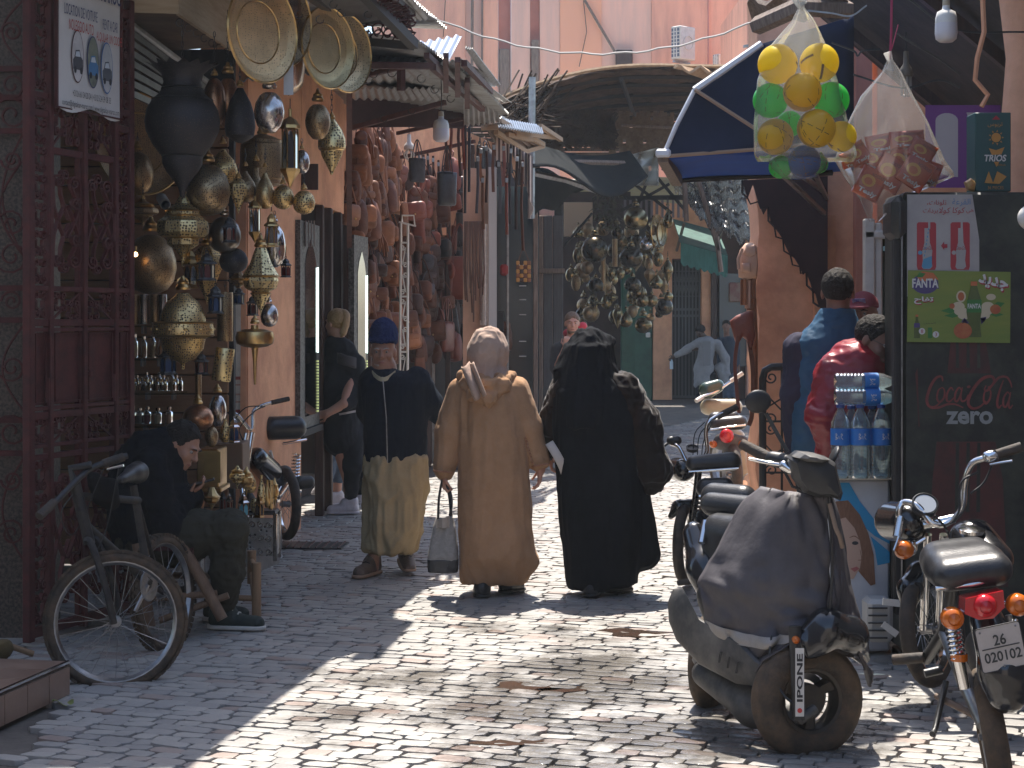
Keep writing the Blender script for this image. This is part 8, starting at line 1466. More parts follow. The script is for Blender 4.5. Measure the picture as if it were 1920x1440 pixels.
tube(bk,'cable',smooth_path([b(215,880,.08),b(196,990,.05),b(178,1040,0)],5),.003,M_WIRE,4);tube(bk,'cable',smooth_path([b(190,880,.05),b(140,1000,.0),b(120,960,-.05),b(150,910,0)],5),.003,M_WIRE,4);q=MB();q.lathe([(.02,-.004),(.075,-.004),(.08,0),(.075,.004),(.02,.004)],24,MX.Translation(b(243,1122,.42))@V((.93,-.3,.08)).to_track_quat('Z','Y').to_matrix().to_4x4());q.build('chainring',M_STEEL,bk);tube(bk,'crank',[b(243,1122,.4),b(222,1170,.35)],.01,M_STEEL)
stp=T('tiled_step','low brown tiled step with a metal nosing at the left edge','step',(-2.2,7.2,0));A,B_=G(128,1303),G(-40,1382);zt=.145;n=V((-(B_-A).y,(B_-A).x,0)).normalized()*-1;n=n if n.x<0 else-n;STM=mat('brown marble tile',(.20,.125,.09),.35,col2=(.28,.18,.13),sc=6,bump=.05)
C_=A+n*1.1;D_=B_+n*1.1;MB().prism([(p.x,p.y) for p in(A,B_,D_,C_)],.0,zt-.022).build('core',M_WOODG,stp)
for i in range(4):p0,p1=A.lerp(B_,i/4+.004),A.lerp(B_,(i+1)/4-.004);e=-n*.008;MB().prism([(p.x,p.y) for p in(p0+e,p1+e,p1,p0)],.004,zt-.024).build('riser_tile',STM,stp)
for i in range(4):
 for j in range(3):p0,p1=A.lerp(B_,i/4+.003),A.lerp(B_,(i+1)/4-.003);c0,c1=n*(.012+.36*j),n*(.36*(j+1));MB().prism([(p.x,p.y) for p in(p0+c0,p1+c0,p1+c1,p0+c1)],zt-.02,zt).build('tile',STM,stp)
tube(stp,'metal_nosing',[A+V((0,0,zt-.004)),B_+V((0,0,zt-.004))],.009,M_CHROME,6)
br=T('broom','wooden broom lying on the tiled step','broom',P(30,1225,8));tube(br,'handle',[P(-20,1198,8.2),P(62,1226,8.3)],.015,mat('broom wood',(.28,.17,.09),.6),8);blob(br,'bristles',[([P(-30,1225,8.0),P(5,1215,8.0)],[.06,.045])],mat('bristles',(.12,.08,.03),.9,bump=.5),wr=.01)
lf=T('fallen_leaf','yellow-green fallen leaf on the paving before the tiled step','leaf',G(118,1320));c=G(118,1320);MB().grid(lambda u,v:c+V((.09*(u-.5),.06*(v-.5)*sin(pi*u),.008+.012*sin(u*6+v*2))),8,4,thick=.001).build('blade',mat('leaf',(.25,.28,.09),.6),lf)
WST=mat('peeled stool wood',(.20,.12,.07),.65,col2=(.13,.075,.045),sc=8,st=(5,5,1),bump=.25);so_=T('wooden_stool','rough wooden stool with a woven red seat under the boy','stool',P(340,1150,9.15));b=lambda x,y,d=0:P(x,y,9.15)+V((0,d,0))
for a,c in((b(352,1008,-.2),b(432,1146,-.25)),(b(398,1015,.1),b(462,1150,.2)) if 0 else(b(392,1022,.12),b(404,1120,.2)),(b(272,1010,-.2),b(300,1160,-.25)),(b(262,1030,.2),b(250,1130,.28))):tube(so_,'leg',[a,(a+c)/2+V((.004,0,0)),c],[.028,.030,.028],WST,8)
for a,c in((b(300,1110,-.22),b(420,1100,-.22)),(b(315,1150,-.22),b(440,1105,-.2)),(b(262,1090,.22),b(400,1090,.2))):tube(so_,'rail',[a,c],.018,WST,8)
q=MB();q.grid(lambda u,v:b(268+110*u,1020-10*sin(pi*u),-.22+.44*v)+V((0,0,.012*sin(u*40)*cos(v*30))),30,24,thick=.03);q.build('woven_seat',mat('red woven seat',(.10,.02,.025),.85,col2=(.05,.03,.04),sc=20),so_)
s2=T('low_stool','second wooden stool with pale thick legs by the stall pedestal','stool',P(480,1160,9.4));b=lambda x,y,d=0:P(x,y,9.4)+V((0,d,0));PLW=mat('pale stool wood',(.33,.20,.11),.6,col2=(.25,.15,.08),sc=7,st=(5,5,1))
for x,d,y1 in((481,0,1160),(446,.5,1120),(420,.0,1150)):tube(s2,'leg',[b(x,1055,d),b(x,y1,d)],.026,PLW,10)
for(x0,y0_,d0,x1,y1,d1) in((481,1075,0,446,1075,.5),(420,1120,0,478,1122,0),(446,1100,.5,478,1130,0)):tube(s2,'rail',[b(x0,y0_,d0),b(x1,y1,d1)],.016,PLW,8)
pdl=T('stone_pedestal','low grey stone ledge carrying the brass stall','ledge',(-1.95,11.2,0));a,c=G(350,1130),G(524,1056);MB().prism([(a.x,a.y),(c.x,c.y),(c.x-.1,c.y+.9),(a.x-.5,a.y+.8)],0,.13).build('ledge',mat('grey ledge stone',(.17,.14,.125),.7,col2=(.11,.09,.08),sc=6,bump=.3),pdl)
M_FIL=pierced('silver filigree',(.62,.60,.57),(.02,.018,.016),40,.3,.33)
def fil_table(x0,x1,y0,y1,Y,label):
 t=T('filigree_table',label,'table',P((x0+x1)/2,y1,Y));a,c=P(x0,y1,Y),P(x1,y0,Y);w=c.x-a.x;MB().bbox(((a.x+c.x)/2,Y+w/2,c.z),(w,w,.025),.005).build('top',GUN,t)
 for k in range(4):x=a.x if k%2==0 else c.x;MB().bbox((x,Y+(w if k>1 else 0),(a.z+c.z)/2),(.025,.025,c.z-a.z),.004).build('leg',SILV,t)
 MB().box(((a.x+c.x)/2,Y+.002,(a.z+c.z)/2),(w-.03,.01,c.z-a.z-.06)).build('front_panel',M_FIL,t);MB().box((c.x-.002,Y+w/2,(a.z+c.z)/2),(.01,w-.03,c.z-a.z-.06)).build('side_panel',M_FIL,t)
 for i in range(3):
  for j in range(3):u=a.x+w*(.22+.28*i);z=a.z+(c.z-a.z)*(.2+.28*j);MB().tube([V((u+(x if(i+j)%2 else-x),Y-.012,z+y)) for x,y in spiral(w*.12,w*.03,90*i,1.3,12)],.006,4).build('scroll',SILV,t)
fil_table(312,372,1030,1108,9.9,'silver filigree table behind the stool legs');fil_table(462,516,962,1052,10.7,'silver filigree table carrying small lanterns at the end of the stall');fil_table(430,462,965,1062,11.0,'dark narrow filigree table in the middle of the stall')
bx_=T('brass_box','square brass box with lattice panel beside the boy\'s face','box',P(398,912,10.2));MB().bbox(P(398,876,10.35),(.125,.3,.23),.006).build('body',GOLD,bx_);MB().box(P(398,876,10.195),(.095,.008,.18)).build('lattice',pierced('lattice brass',(.55,.38,.15),(.16,.10,.04),130,.35,.25),bx_);MB().bbox(P(398,914,10.35),(.16,.32,.03),.006).build('foot',GOLD,bx_)
MB().bbox(P(432,870,11.0),(.2,.3,.28),.006).build('carton',mat('brown carton',(.20,.12,.07),.7),T('cardboard_carton','brown carton behind the brass lattice box','box',P(432,912,11.0)))
L('globe',371,756,808,60,10.6,'hammered coppery globe lamp on a post behind the boy\'s head',CU,None);L('egg',408,734,800,34,10.8,'tall silvery egg lamp right of the hammered coppery globe',AGS,None);L('egg',397,796,838,25,10.2,'small brown egg ornament on top of the lattice box',BZD,None,stand=True);L('longpear',422,776,830,22,10.6,'tall necked brass vase on the carton',BR,None,stand=True);lantern(439,782,830,22,10.6,'silver lantern with a blue pane standing on the carton',SILV,PBLUE,4);L('tube',372,690,756,12,10.7,'thin post lamp above the hammered coppery globe',BZD,None)
L('octa',397,912,958,30,9.9,'ribbed golden top-shaped lamp just below the phone',GOLD,None,stand=True);lantern(457,925,970,21,10.0,'silver lantern with a lit blue pane at the boy\'s knee',SILV,mat('sky blue pane',(.12,.35,.42),.15),4);lantern(486,926,970,20,9.9,'small gold house-shaped lantern right of the silver lantern',GOLD,PANE,4);lantern(430,925,960,14,10.2,'small dull lantern between knee and lattice box',SILV,PRED,4);lantern(418,920,958,14,10.4,'tiny dark lantern next to the ribbed golden lamp',GUN,PRED,4);L('egg',373,912,960,22,10.0,'coppery egg lamp right behind the phone hand',CU,None,stand=True)  # lantern pane in a paler blue than the others
for k,(st,x,y0_,y1,w,lab) in enumerate((('star',445,872,918,30,'brass teapot-shaped lamp stack behind the silver lantern'),('star',462,874,930,26,'bright stacked brass lamp by the chrome fork'),('pear',470,880,925,22,'round brass jar behind the stacked lamps'),('longpear',490,880,950,16,'slender brass vase by the moped fork'),('longpear',501,890,952,14,'second slender brass vase by the moped fork'),('tube',508,900,955,9,'thin brass tube at the end of the stall'),('egg',478,930,962,18,'squat brass pot before the slender vases'),('star',515,895,955,16,'last brass lamp on the corner of the stall'))):L(st,x,y0_,y1,w,10.4+.05*k,lab,(BRL,GOLD,BR)[k%3],None,group='small brass wares on the stall',stand=True)
ml=T('black_moped','black moped with a padded seat parked before the mirror panel','moped',P(525,1010,12.6));b=lambda x,y,d=0:P(x,y,12.6)+V((0,d,0));wheel(ml,b(536,945),(1,.5,0),.26,.07,M_RUBBER,M_CHROME,18);wheel(ml,b(500,965,-.9),(1,.35,0),.26,.07,M_RUBBER,M_CHROME,18)
blob(ml,'seat',[([b(508,803),b(550,803,.1)],[.085,.085])],VIN,k=.05);tube(ml,'fork',[b(500,965,-.95),b(482,860,-.8),b(492,800,-.75)],.018,M_CHROME);tube(ml,'fork',[b(506,965,-.85),b(490,860,-.7),b(498,800,-.65)],.018,M_CHROME);tube(ml,'handlebar',smooth_path([b(462,790,-.8),b(472,765,-.75),b(498,795,-.7),b(500,762,-.65),b(520,750,-.6),b(556,743,-.5)],4),.012,M_CHROME,8);tube(ml,'grip',[b(530,748,-.58),b(558,742,-.5)],.017,M_RUBBER,8);blob(ml,'headlamp',[([b(470,820,-.85),b(456,822,-1.0)],[.07,.075])],BGLOSS);lens(ml,b(453,823,-1.05),(-.4,-1,0),.07,mat('coppery lens',(.4,.2,.12),.2),'lamp_glass');blob(ml,'tank',[([b(500,850,-.5),b(512,880,-.2)],[.08,.09])],BGLOSS);blob(ml,'side_cover',[([b(520,905,-.05),b(530,890,.1)],[.06,.06])],SCUF);tube(ml,'rack',[b(530,832),b(568,828,.2)],.01,M_CHROME);spring(ml,b(556,850),b(552,905),.028,9);blob(ml,'pannier',[([b(560,905),b(576,905,.05)],[.05,.05])],M_BLACK);tube(ml,'kickstand',[b(522,960),b(533,1022,-.2)],.01,M_BLACK);tube(ml,'white_guard',[b(514,842,-.2),b(520,882,-.1)],.012,M_WHITEP)
for pts in([(478,800),(470,780),(490,755),(520,752)],[(485,812),(480,790),(505,762),(525,752)]):tube(ml,'cable',smooth_path([b(x,y,-.75) for x,y in pts],4),.005,M_WIRE,4)
blob(ml,'fender',[([b(522,925,-.1),b(536,902),b(552,922,.1)],[.04,.045,.04])],M_CHROME)
mg=T('beige_moped','beige and green moped with a red tail lamp parked at the corner house','moped',P(1372,930,14.4));b=lambda x,y,d=0:P(x,y,14.4)+V((0,d,0));wheel(mg,b(1371,890),(1,.1,0),.27,.09,M_RUBBER,M_STEEL,14);wheel(mg,b(1385,890,1.1),(1,.25,0),.27,.08,M_RUBBER,M_STEEL,14);blob(mg,'seat',[([b(1342,795),b(1388,792)],[.055,.06]),([b(1350,790,.35),b(1385,788,.35)],[.06,.06])],VIN,k=.05);tube(mg,'seat_trim',[b(1331,805,-.06),b(1362,800,-.08),b(1396,796,-.06)],.008,M_CHROME)
blob(mg,'leg_shield',[([b(1348,772,.8),b(1400,772,.8)],[.07,.07]),([b(1402,830,.7),b(1412,900,.6)],[.07,.07])],BEI,k=.06);blob(mg,'headlamp_housing',[([b(1345,738,.75),b(1365,730,.75)],[.075,.06])],mat('dark green enamel',(.03,.06,.045),.2,coat=.5));lens(mg,b(1360,816,-.10),(0,-1,0),.055,REDL,'tail_lamp');
for x in(1336,1389):lens(mg,b(x,832,-.06),(0,-1,0),.03,AMB,'indicator')
tube(mg,'handlebar',smooth_path([b(1322,756,.6),b(1338,748,.65),b(1358,742,.7),b(1380,728,.72),b(1412,705,.7)],4),.013,M_CHROME,8);tube(mg,'grip',[b(1390,720,.7),b(1414,704,.7)],.019,M_WHITEP,8);tube(mg,'grip',[b(1319,758,.58),b(1332,751,.63)],.019,M_WHITEP,8);blob(mg,'rear_fender',[([b(1350,830),b(1392,830)],[.06,.06]),([b(1371,830),b(1372,868,-.05)],[.075,.06])],SCUF);q=MB();q.lathe([(0,0),(.06,0),(.06,.05),(0,.05)],16,MX.Translation(b(1406,900))@rotm(90));q.build('brake_drum',M_STEEL,mg);tube(mg,'exhaust',[b(1392,905,-.1),b(1400,915,.4)],.03,M_CHROME,8)
mm_=T('step_through_moped','black moped with chrome bars parked behind the covered scooter','moped',P(1310,1090,10.6));b=lambda x,y,d=0:P(x,y,10.6)+V((0,d,0));wheel(mm_,b(1286,1020),(.95,-.32,0),.245,.065,M_RUBBER,M_CHROME,22);wheel(mm_,b(1345,1020,-1.0),(.95,-.3,0),.25,.07,M_RUBBER,M_CHROME,18);blob(mm_,'seat',[([b(1292,862,-.3),b(1360,858,-.3)],[.05,.055])],VIN,k=.04);tube(mm_,'seat_trim',[b(1280,875,-.36),b(1370,868,-.37)],.006,M_CHROME);blob(mm_,'saddle',[([b(1312,905,-.35),b(1345,904,-.35)],[.06,.06])],VIN,k=.04);tube(mm_,'saddle_trim',[b(1297,918,-.4),b(1360,916,-.42)],.008,M_CHROME);blob(mm_,'headlamp',[([b(1280,880,-.05),b(1272,882,.1)],[.07,.07])],BGLOSS)
tube(mm_,'handlebar',smooth_path([b(1258,832,.0),b(1272,838,-.05),b(1288,868,-.1),b(1305,862,-.1),b(1322,845,-.1),b(1320,808,-.1),b(1330,785,-.1),b(1380,762,-.05)],5),.012,M_CHROME,8);tube(mm_,'grip',[b(1342,780,-.08),b(1380,762,-.05)],.02,M_RUBBER,10);tube(mm_,'grip',[b(1226,848,-.05),b(1256,828,.0)],.009,M_BLACK,8);blob(mm_,'switch_block',[([b(1258,826),b(1270,826)],[.028,.028])],M_BLACK);q=MB();q.lathe([(0,-.02),(.035,-.02),(.038,0),(.03,.0),(.028,-.006),(0,-.006)],18,MX.Translation(b(1295,836,-.1))@rotm(25));q.build('speedometer',M_BLACK,mm_)
for pts in([(1296,850),(1300,810),(1318,790)],[(1304,855),(1308,815),(1326,792)],[(1312,855),(1316,825),(1332,790)]):tube(mm_,'cable',smooth_path([b(x,y,-.1) for x,y in pts],4),.004,M_WIRE,4)
tube(mm_,'fork',[b(1286,1020,-.05),b(1300,940,-.1),b(1306,880,-.12)],.022,BGLOSS,8);spring(mm_,b(1300,985,-.14),b(1306,925,-.16),.024,8,BGLOSS);blob(mm_,'fender',[([b(1258,968,.0),b(1272,950),b(1294,945)],[.02,.035,.03])],BGLOSS);blob(mm_,'body',[([b(1320,960,-.5),b(1330,1000,-.7)],[.11,.12])],BGLOSS);tube(mm_,'pedal',[b(1288,1066,-.5),b(1258,1072,-.45)],.018,M_RUBBER,6);lens(mm_,b(1328,938,-.5),(-.2,-1,0),.02,REDL,'reflector')
sc3=T('scooter','dark scooter with a grey rain apron over its front, parked at the right','scooter',P(1430,1400,6.9));b=lambda x,y,d=0:P(x,y,6.6)+V((0,d,0));r=lambda x,y,d=0:P(x,y,7.35)+V((0,d,0))
wheel(sc3,b(1513,1311),(.30,-1,.03),.225,.125,M_RUBBERM,mat('dirty cast rim',(.03,.027,.025),.5,.4,col2=(.07,.055,.04),sc=9),mag=True);wheel(sc3,r(1335,1245,.05),(.93,-.37,0),.205,.11,M_RUBBERM,M_STEEL,6,mag=True)
APR_=mat('grey nylon apron',(.085,.077,.085),.62,col2=(.055,.05,.058),sc=4,bump=.5,bsc=14);STRP=mat('reflective strip',(.33,.31,.29),.4,col2=(.26,.24,.22),sc=12)
def edge_at(pts,v):
 k=v*(len(pts)-1);i=min(int(k),len(pts)-2);f=k-i;return pts[i][0]+(pts[i+1][0]-pts[i][0])*f,pts[i][1]+(pts[i+1][1]-pts[i][1])*f
def apron(name,Lp,Rp,bul,dl,dr,m,v0=0,v1=1,off=0,wr=.026):
 lp=smooth_path([(x,y,0) for x,y in Lp],6);rp_=smooth_path([(x,y,0) for x,y in Rp],6);lp=[(p.x,p.y) for p in lp];rp_=[(p.x,p.y) for p in rp_]
 def f(u,v):
  v=v0+(v1-v0)*v;a,c=edge_at(lp,v),edge_at(rp_,v);x,y=a[0]+(c[0]-a[0])*u,a[1]+(c[1]-a[1])*u+12*sin(pi*u)*v*v*3;d=dl+(dr-dl)*u-bul*sin(pi*min(1,u*.9+.1))*(.35+.65*sin(pi*min(1,.15+v*.8)));w_=(1-2*abs(float(vnoise(np.array([[u*4+v*3.5,v*5-u*3,1.3]]))[0])))+.6*(1-2*abs(float(vnoise(np.array([[u*8-v*7,v*11,5.3]]))[0])));return b(x,y,d-off+wr*w_*(1 if name=='apron' else 1))
 q=MB();q.grid(f,40,44,thick=.005 if not off else.002);return q.build(name,m,sc3,180)
LA_=[(1446,925),(1405,965),(1365,1040),(1335,1090),(1324,1115),(1334,1160),(1340,1200),(1352,1232),(1385,1246)];RA_=[(1546,928),(1550,970),(1553,1030),(1553,1090),(1548,1135),(1538,1158),(1510,1180),(1470,1208),(1430,1232)]
apron('apron',LA_,RA_,.11,.28,-.05,APR_);apron('reflective_strip',LA_,RA_,.11,.28,-.05,STRP,.70,.775,.016);LB_=[(1546,928),(1550,970),(1553,1030),(1553,1090),(1548,1135),(1562,1165),(1590,1200),(1618,1235),(1632,1258)];RB_=[(1575,932),(1592,970),(1604,1030),(1614,1090),(1624,1140),(1634,1180),(1640,1215),(1642,1240),(1638,1258)]
apron('apron_side',LB_,RB_,.07,-.05,.22,APR_);apron('reflective_strip',LB_,RB_,.07,-.05,.22,STRP,.64,.73,.016);tube(sc3,'seam',[b(x,y,-.075) for x,y in RA_[:5]],.006,M_BLACK);tube(sc3,'strap',[b(1548,940,-.08),b(1558,985,-.1),b(1566,1000,-.09),b(1574,1022,-.06)],.009,mat('tan strap',(.22,.16,.12),.7))
q=MB();puff(q,[(b(x,y).x,b(x,y).z) for x,y in((1472,856),(1488,843),(1512,845),(1542,853),(1560,864),(1566,890),(1574,922),(1570,936),(1552,928),(1528,930),(1500,920),(1482,896))],.10,MX.Identity(4),6.56);q.build('handlebar_fairing',M_BLACK,sc3,28);q=MB();puff(q,[(b(x,y).x,b(x,y).z) for x,y in((1478,852),(1490,843),(1520,846),(1545,856),(1530,862),(1500,860))],.09,MX.Identity(4),6.50);q.build('dash_cover',SCUF,sc3,28);tube(sc3,'grip',[b(1398,836,.12),b(1448,862,.06)],[.02,.023],M_RUBBER,12);blob(sc3,'switch_block',[([b(1452,862,.05),b(1474,866,.02)],[.03,.032])],M_BLACK);tube(sc3,'brake_lever',smooth_path([b(1470,872,-.02),b(1440,868,.0),b(1408,862,.05)],4),.007,M_CHROME);blob(sc3,'lever_bracket',[([b(1468,872,-.02),b(1480,880,-.03)],[.02,.018])],M_CHROME,.006,.01)
q=MB();q.lathe([(0,.012),(.04,.010),(.050,.004),(.052,0),(.046,-.006),(0,-.008)],24,MX.Translation(b(1425,754,.05))@rotm(96,0,10)@MX.Diagonal((1.0,.86,1,1)));q.build('mirror',M_BLACK,sc3,50);tube(sc3,'mirror_stem',smooth_path([b(1440,776,.05),b(1455,805,.04),b(1478,848,.02)],4),.008,M_BLACK,8);q=MB();q.ball(b(1567,858,.05),(.012,.05,.045),12,8,None,(0,25,0));q.build('mirror',M_BLACK,sc3,180);tube(sc3,'lever',[b(1470,884,-.02),b(1482,910,-.05),b(1505,918,-.06)],.006,M_BLACK)
blob(sc3,'seat',[([r(1335,945,.0),r(1405,948,-.15)],[.05,.055]),([r(1350,940,.2),r(1400,940,.1)],[.06,.06])],VIN,k=.05);blob(sc3,'seat',[([r(1345,990,-.1),r(1400,1000,-.25)],[.075,.10]),([r(1340,1030,-.1),r(1380,1050,-.2)],[.06,.08])],VIN,k=.06);tube(sc3,'grab_rail',[r(1318,972,-.1),r(1308,1010,-.15)],.014,M_CHROME,8);blob(sc3,'tail_panel',[([r(1302,1000),r(1316,1060,-.1),r(1338,1130,-.2)],[.05,.065,.06])],BGLOSS,k=.05)
blob(sc3,'leg_shield',[([r(1330,1100,-.25),r(1345,1160,-.3)],[.08,.07])],M_BLACK);q=MB();so9=[(1252,1130),(1262,1104),(1280,1102),(1290,1128),(1302,1152),(1345,1178),(1400,1212),(1440,1255),(1432,1288),(1380,1282),(1310,1245),(1268,1200),(1254,1165)];puff(q,[((x-1252)/1000,-(y-1104)/1000) for x,y in so9],.045,MX.Identity(4));q.v=[tuple(P(1252+v[0]*1000,1104-v[2]*1000,7.08-.0026*v[0]*1000+v[1])) for v in q.v];q.build('side_fairing',SCUF,sc3,40);[tube(sc3,'vent_slot',[P(1352+i*16,1222+i*10,6.76-i*.04),P(1348+i*16,1242+i*10,6.76-i*.04)],.006,M_BLACK,4) for i in range(3)];blob(sc3,'floorboard',[([r(1285,1160,-.3),r(1350,1190,-.5),r(1400,1205,-.6)],[.035,.04,.05])],M_BLACK);blob(sc3,'belly_pan',[([r(1310,1235,-.3),r(1380,1270,-.55),r(1430,1275,-.7)],[.06,.075,.07])],SCUF,k=.04);tube(sc3,'exhaust',[r(1300,1215,-.2),r(1320,1250,-.3)],.03,M_STEEL,8)
fl_=tube(sc3,'fork_leg',[b(1482,1165,-.10),b(1488,1335,-.13)],.024,M_BLACK,10);q=Face(sc3,1478,1330,6.6,off=-.165);q.rect(1478,1200,1494,1325,WHT,.0,'fork_sticker');q.text('IPONE',1486,1254,88,11,M_BLKP,.002,0,.03,90);q.oval(1486,1314,4.5,4.5,mat('red dot',(.5,.03,.03),.5),.002);lens(sc3,b(1482,1188,-.13),(0,-1,0),.014,AMB,'side_reflector')
FND=Soft(.008,.03);FND.limb([b(1500,1195,-.08),b(1545,1175,-.06),b(1590,1190,-.02),b(1622,1235,.04)],[.045,.075,.07,.03]);FND.limb([b(1510,1215,-.1),b(1530,1200,-.1)],[.03,.04]);FND.ell(b(1513,1311),(.215,.2,.215),cut=True);soft_obj('front_fender',FND,BGLOSS,sc3);tube(sc3,'brake_hose',smooth_path([b(1445,1190,-.02),b(1440,1240,-.05),b(1460,1290,-.1),b(1486,1310,-.13)],5),.005,M_WIRE,5);tube(sc3,'axle_arm',[b(1488,1335,-.13),b(1520,1318,-.1)],.02,SCUF,8)
mr=T('chrome_moped','black moped with chrome handlebars, round amber indicators and a number plate at the right edge','moped',P(1830,1480,6.2));b=lambda x,y,d=0:P(x,y,6.0)+V((0,d,0));f=lambda x,y,d=0:P(x,y,7.2)+V((0,d,0))
wheel(mr,b(1878,1395,.12),(.98,-.18,.16),.24,.085,M_RUBBERM,M_STEEL,18);wheel(mr,f(1762,1195,.2),(.80,-.58,.12),.245,.065,M_RUBBER,M_CHROME,26);blob(mr,'seat',[([b(1778,1080,.0),b(1868,1068,.0)],[.050,.052]),([b(1780,1071,.10),b(1862,1061,.10)],[.058,.058]),([b(1786,1063,.2),b(1852,1055,.2)],[.058,.058])],VIN,k=.08);tube(mr,'seat_trim',[b(1752,1102,-.02),b(1818,1092,-.045),b(1888,1078,-.02)],.008,M_CHROME);blob(mr,'tank',[([f(1790,1000,-.15),f(1806,1035,-.3)],[.060,.065]),([f(1818,996,-.15),f(1830,1030,-.3)],[.060,.065])],BGLOSS,k=.06);q=MB();q.lathe([(.05,0),(.052,.014),(.03,.022),(0,.024)],18,MX.Translation(f(1792,985,-.25))@rotm(8));q.build('filler_cap',M_CHROME,mr)
tube(mr,'handlebar',smooth_path([f(1694,985,.05),f(1690,960,.05),f(1702,944,.05),f(1722,950),f(1745,980,-.03),f(1775,978,-.03),f(1798,950,-.05),f(1800,900,-.08),f(1812,865,-.1),f(1842,852,-.12),f(1895,834,-.14)],5),.0145,M_CHROME,10);tube(mr,'grip',[f(1852,849,-.12),f(1897,833,-.14)],.021,M_RUBBER,12);tube(mr,'grip',[f(1684,1008,.02),f(1694,972,.05)],.019,M_CHROME,10);blob(mr,'lever_clamp',[([f(1838,852,-.12),f(1848,850,-.12)],[.025,.025])],M_CHROME,.006,.01);tube(mr,'brake_lever',[f(1840,866,-.13),f(1856,862,-.15),f(1876,858,-.17)],.005,M_CHROME);tube(mr,'clutch_lever',[f(1684,1004,-.02),f(1672,1030,-.04)],.006,M_CHROME)
for pts in([(1845,868),(1830,900),(1806,920)],[(1820,880),(1788,900),(1785,950),(1770,975)],[(1740,960),(1760,985),(1770,1010)]):tube(mr,'cable',smooth_path([f(x,y,-.12) for x,y in pts],5),.005,M_WIRE,5)
q=MB();q.lathe([(0,-.03),(.05,-.03),(.056,0),(.05,.006),(.046,0),(0,0)],20,MX.Translation(f(1735,945,.0))@rotm(50,0,0));q.build('speedometer',M_BLACK,mr);q=MB();q.lathe([(.044,.003),(0,.003)],20,MX.Translation(f(1735,945,.0))@rotm(50,0,0));q.build('dial',mat('dial face',(.35,.38,.42),.1),mr);blob(mr,'headlamp',[([f(1715,985,.1),f(1702,990,.25)],[.08,.085])],BGLOSS);tube(mr,'yoke',[f(1730,985),f(1790,972)],.02,M_CHROME,8);lens(mr,f(1690,1030,-.03),(-.5,-.8,0),.036,AMB,'indicator');lens(mr,f(1706,1028,.0),(.2,-1,0),.033,M_CHROME,'indicator_shell');tube(mr,'indicator_arm',[f(1706,1028),f(1735,1010)],.007,M_CHROME)
for x in(1745,1775):tube(mr,'fork',[f(x,1005,.05),f(x+8,1195,.2)],.018,M_CHROME,8)
FND=Soft(.009,.03);FND.limb([f(1712,1160,.1),f(1722,1115,.15),f(1750,1092,.2),f(1775,1095,.25)],[.025,.05,.06,.05]);soft_obj('front_fender',FND,BGLOSS,mr);lens(mr,b(1833,1128,-.10),(-.05,-1,-.05),.038,REDL,'tail_lamp_lens');q=MB();q.prism([(-.063,.022),(.063,.048),(.068,-.008),(.03,-.045),(-.02,-.05),(-.066,-.03)],-.05,.035,MX.Translation(b(1832,1126,-.06))@rotm(90));q.build('tail_lamp',REDL,mr,20)
for x,y in((1775,1152),(1896,1127)):lens(mr,b(x,y,-.09),(0,-1,0),.036,AMB,'indicator');tube(mr,'indicator_arm',[b(x,y,-.06),b(1833,1125,.0)],.008,M_CHROME)
pl=MB();PM=MX.Translation(b(1852,1197,-.16))@rotm(90+6,0,0)@rotm(0,0,12.5);pl.prism(rrect(.15,-.076,.076,.01),-.002,.002,PM);po_=pl.build('number_plate',mat('plate white',(.50,.47,.46),.45,col2=(.42,.39,.38),sc=8),mr)
PM2=PM;DIG=mat('plate digits',(.035,.04,.045),.5)
for a in(('26',0,.028,.042,.038),('020102',.002,-.028,.125,.036)):v,fc_=text_mesh(a[0],a[3],a[4],0,.02);MB().add([(x+a[1],y+a[2],.004) for x,y,_ in v],fc_,PM2).build('lettering',DIG,mr,smooth=0)
q=MB();q.box((0,.002,.003),(.126,.0035,.002),PM2);q.build('plate_rule',DIG,mr);[MB().ball(PM2@V((x,y,.003)),.004,8,5).build('rivet',M_STEEL,mr) for x,y in((-.06,.062),(.06,.062),(0,-.064))];q=MB();q.tube([PM2@V((x,y,.0015)) for x,y in rrect(.15,-.076,.076,.01)],.0022,4,closed=True);q.build('plate_border',M_BLKP,mr)
blob(mr,'rear_fender',[([b(1858,1170,.05),b(1868,1250,-.08),b(1872,1290,-.1)],[.06,.075,.065])],BGLOSS,k=.04)
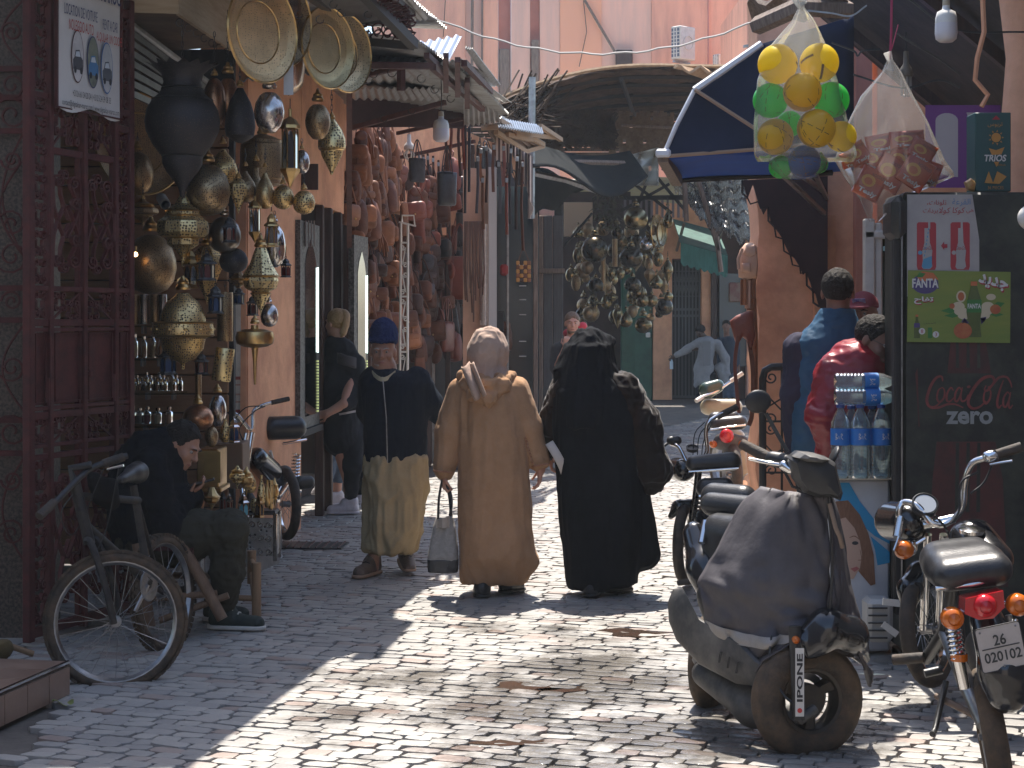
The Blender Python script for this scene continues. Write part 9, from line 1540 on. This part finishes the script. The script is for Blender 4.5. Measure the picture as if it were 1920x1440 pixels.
for x,d in((1797,.0),(1908,.02)):spring(mr,b(x-12,1165,d),b(x,1235,d),.024,8);tube(mr,'shock',[b(x,1235,d),b(x+12,1290,d)],.022,M_CHROME,10);tube(mr,'shock_rod',[b(x-14,1155,d),b(x,1235,d)],.012,M_STEEL,8);q=MB();q.lathe([(.03,-.012),(.03,.012),(0,.012)],12,MX.Translation(b(x+1,1232,d)));q.build('shock_ring',AMB,mr)
tube(mr,'exhaust',[b(1812,1215,.3),b(1826,1290,.1),b(1846,1355,-.02)],[.024,.032,.034],M_STEEL,10);tube(mr,'footpeg',[b(1734,1290,.5),b(1790,1280,.45)],.02,M_RUBBER,10);tube(mr,'footpeg',[b(1772,1296,.3),b(1806,1288,.3)],.016,M_BLACK,8);tube(mr,'kickstand',[b(1808,1305,.25),b(1780,1392,.2),b(1768,1396,.15)],.011,M_BLACK,8);tube(mr,'kickstand_foot',[b(1796,1340,.3),b(1838,1352,.1),b(1850,1368,.08)],.012,mat('rusty steel',(.16,.11,.08),.7),8);tube(mr,'frame',[b(1800,1100,.1),b(1812,1210,.3),b(1800,1290,.5)],.022,M_BLACK,8);tube(mr,'frame',[f(1775,1010,.0),f(1800,1200,.0)],.025,M_BLACK,8);blob(mr,'engine',[([f(1815,1190,-.3),f(1825,1240,-.4)],[.09,.10])],mat('oily engine',(.05,.045,.04),.5,.5,col2=(.09,.08,.07),sc=12))
wb2=T('white_ball_lamp','white round object cut off by the right edge of the view beside the fridge','lamp',P(1935,410,7.6));MB().ball(P(1932,408,7.6),.055,16,12).build('globe',M_WHITEP,wb2,180)
HAZE=.0009
# === HAZE
hz_=MB().box((4,17,5.1),(27,62,12.5));haze=stuff(hz_.build('haze',None,smooth=0));haze.data.materials.clear()
hm=bpy.data.materials.new('sunlit dust');hm.use_nodes=True;n_=hm.node_tree.nodes;n_.remove(n_['Principled BSDF'])
pv=n_.new('ShaderNodeVolumePrincipled');pv.inputs['Color'].default_value=(.78,.89,1,1);pv.inputs['Density'].default_value=HAZE;pv.inputs['Anisotropy'].default_value=.35
hm.node_tree.links.new(pv.outputs[0],n_['Material Output'].inputs['Volume']);haze.data.materials.append(hm)
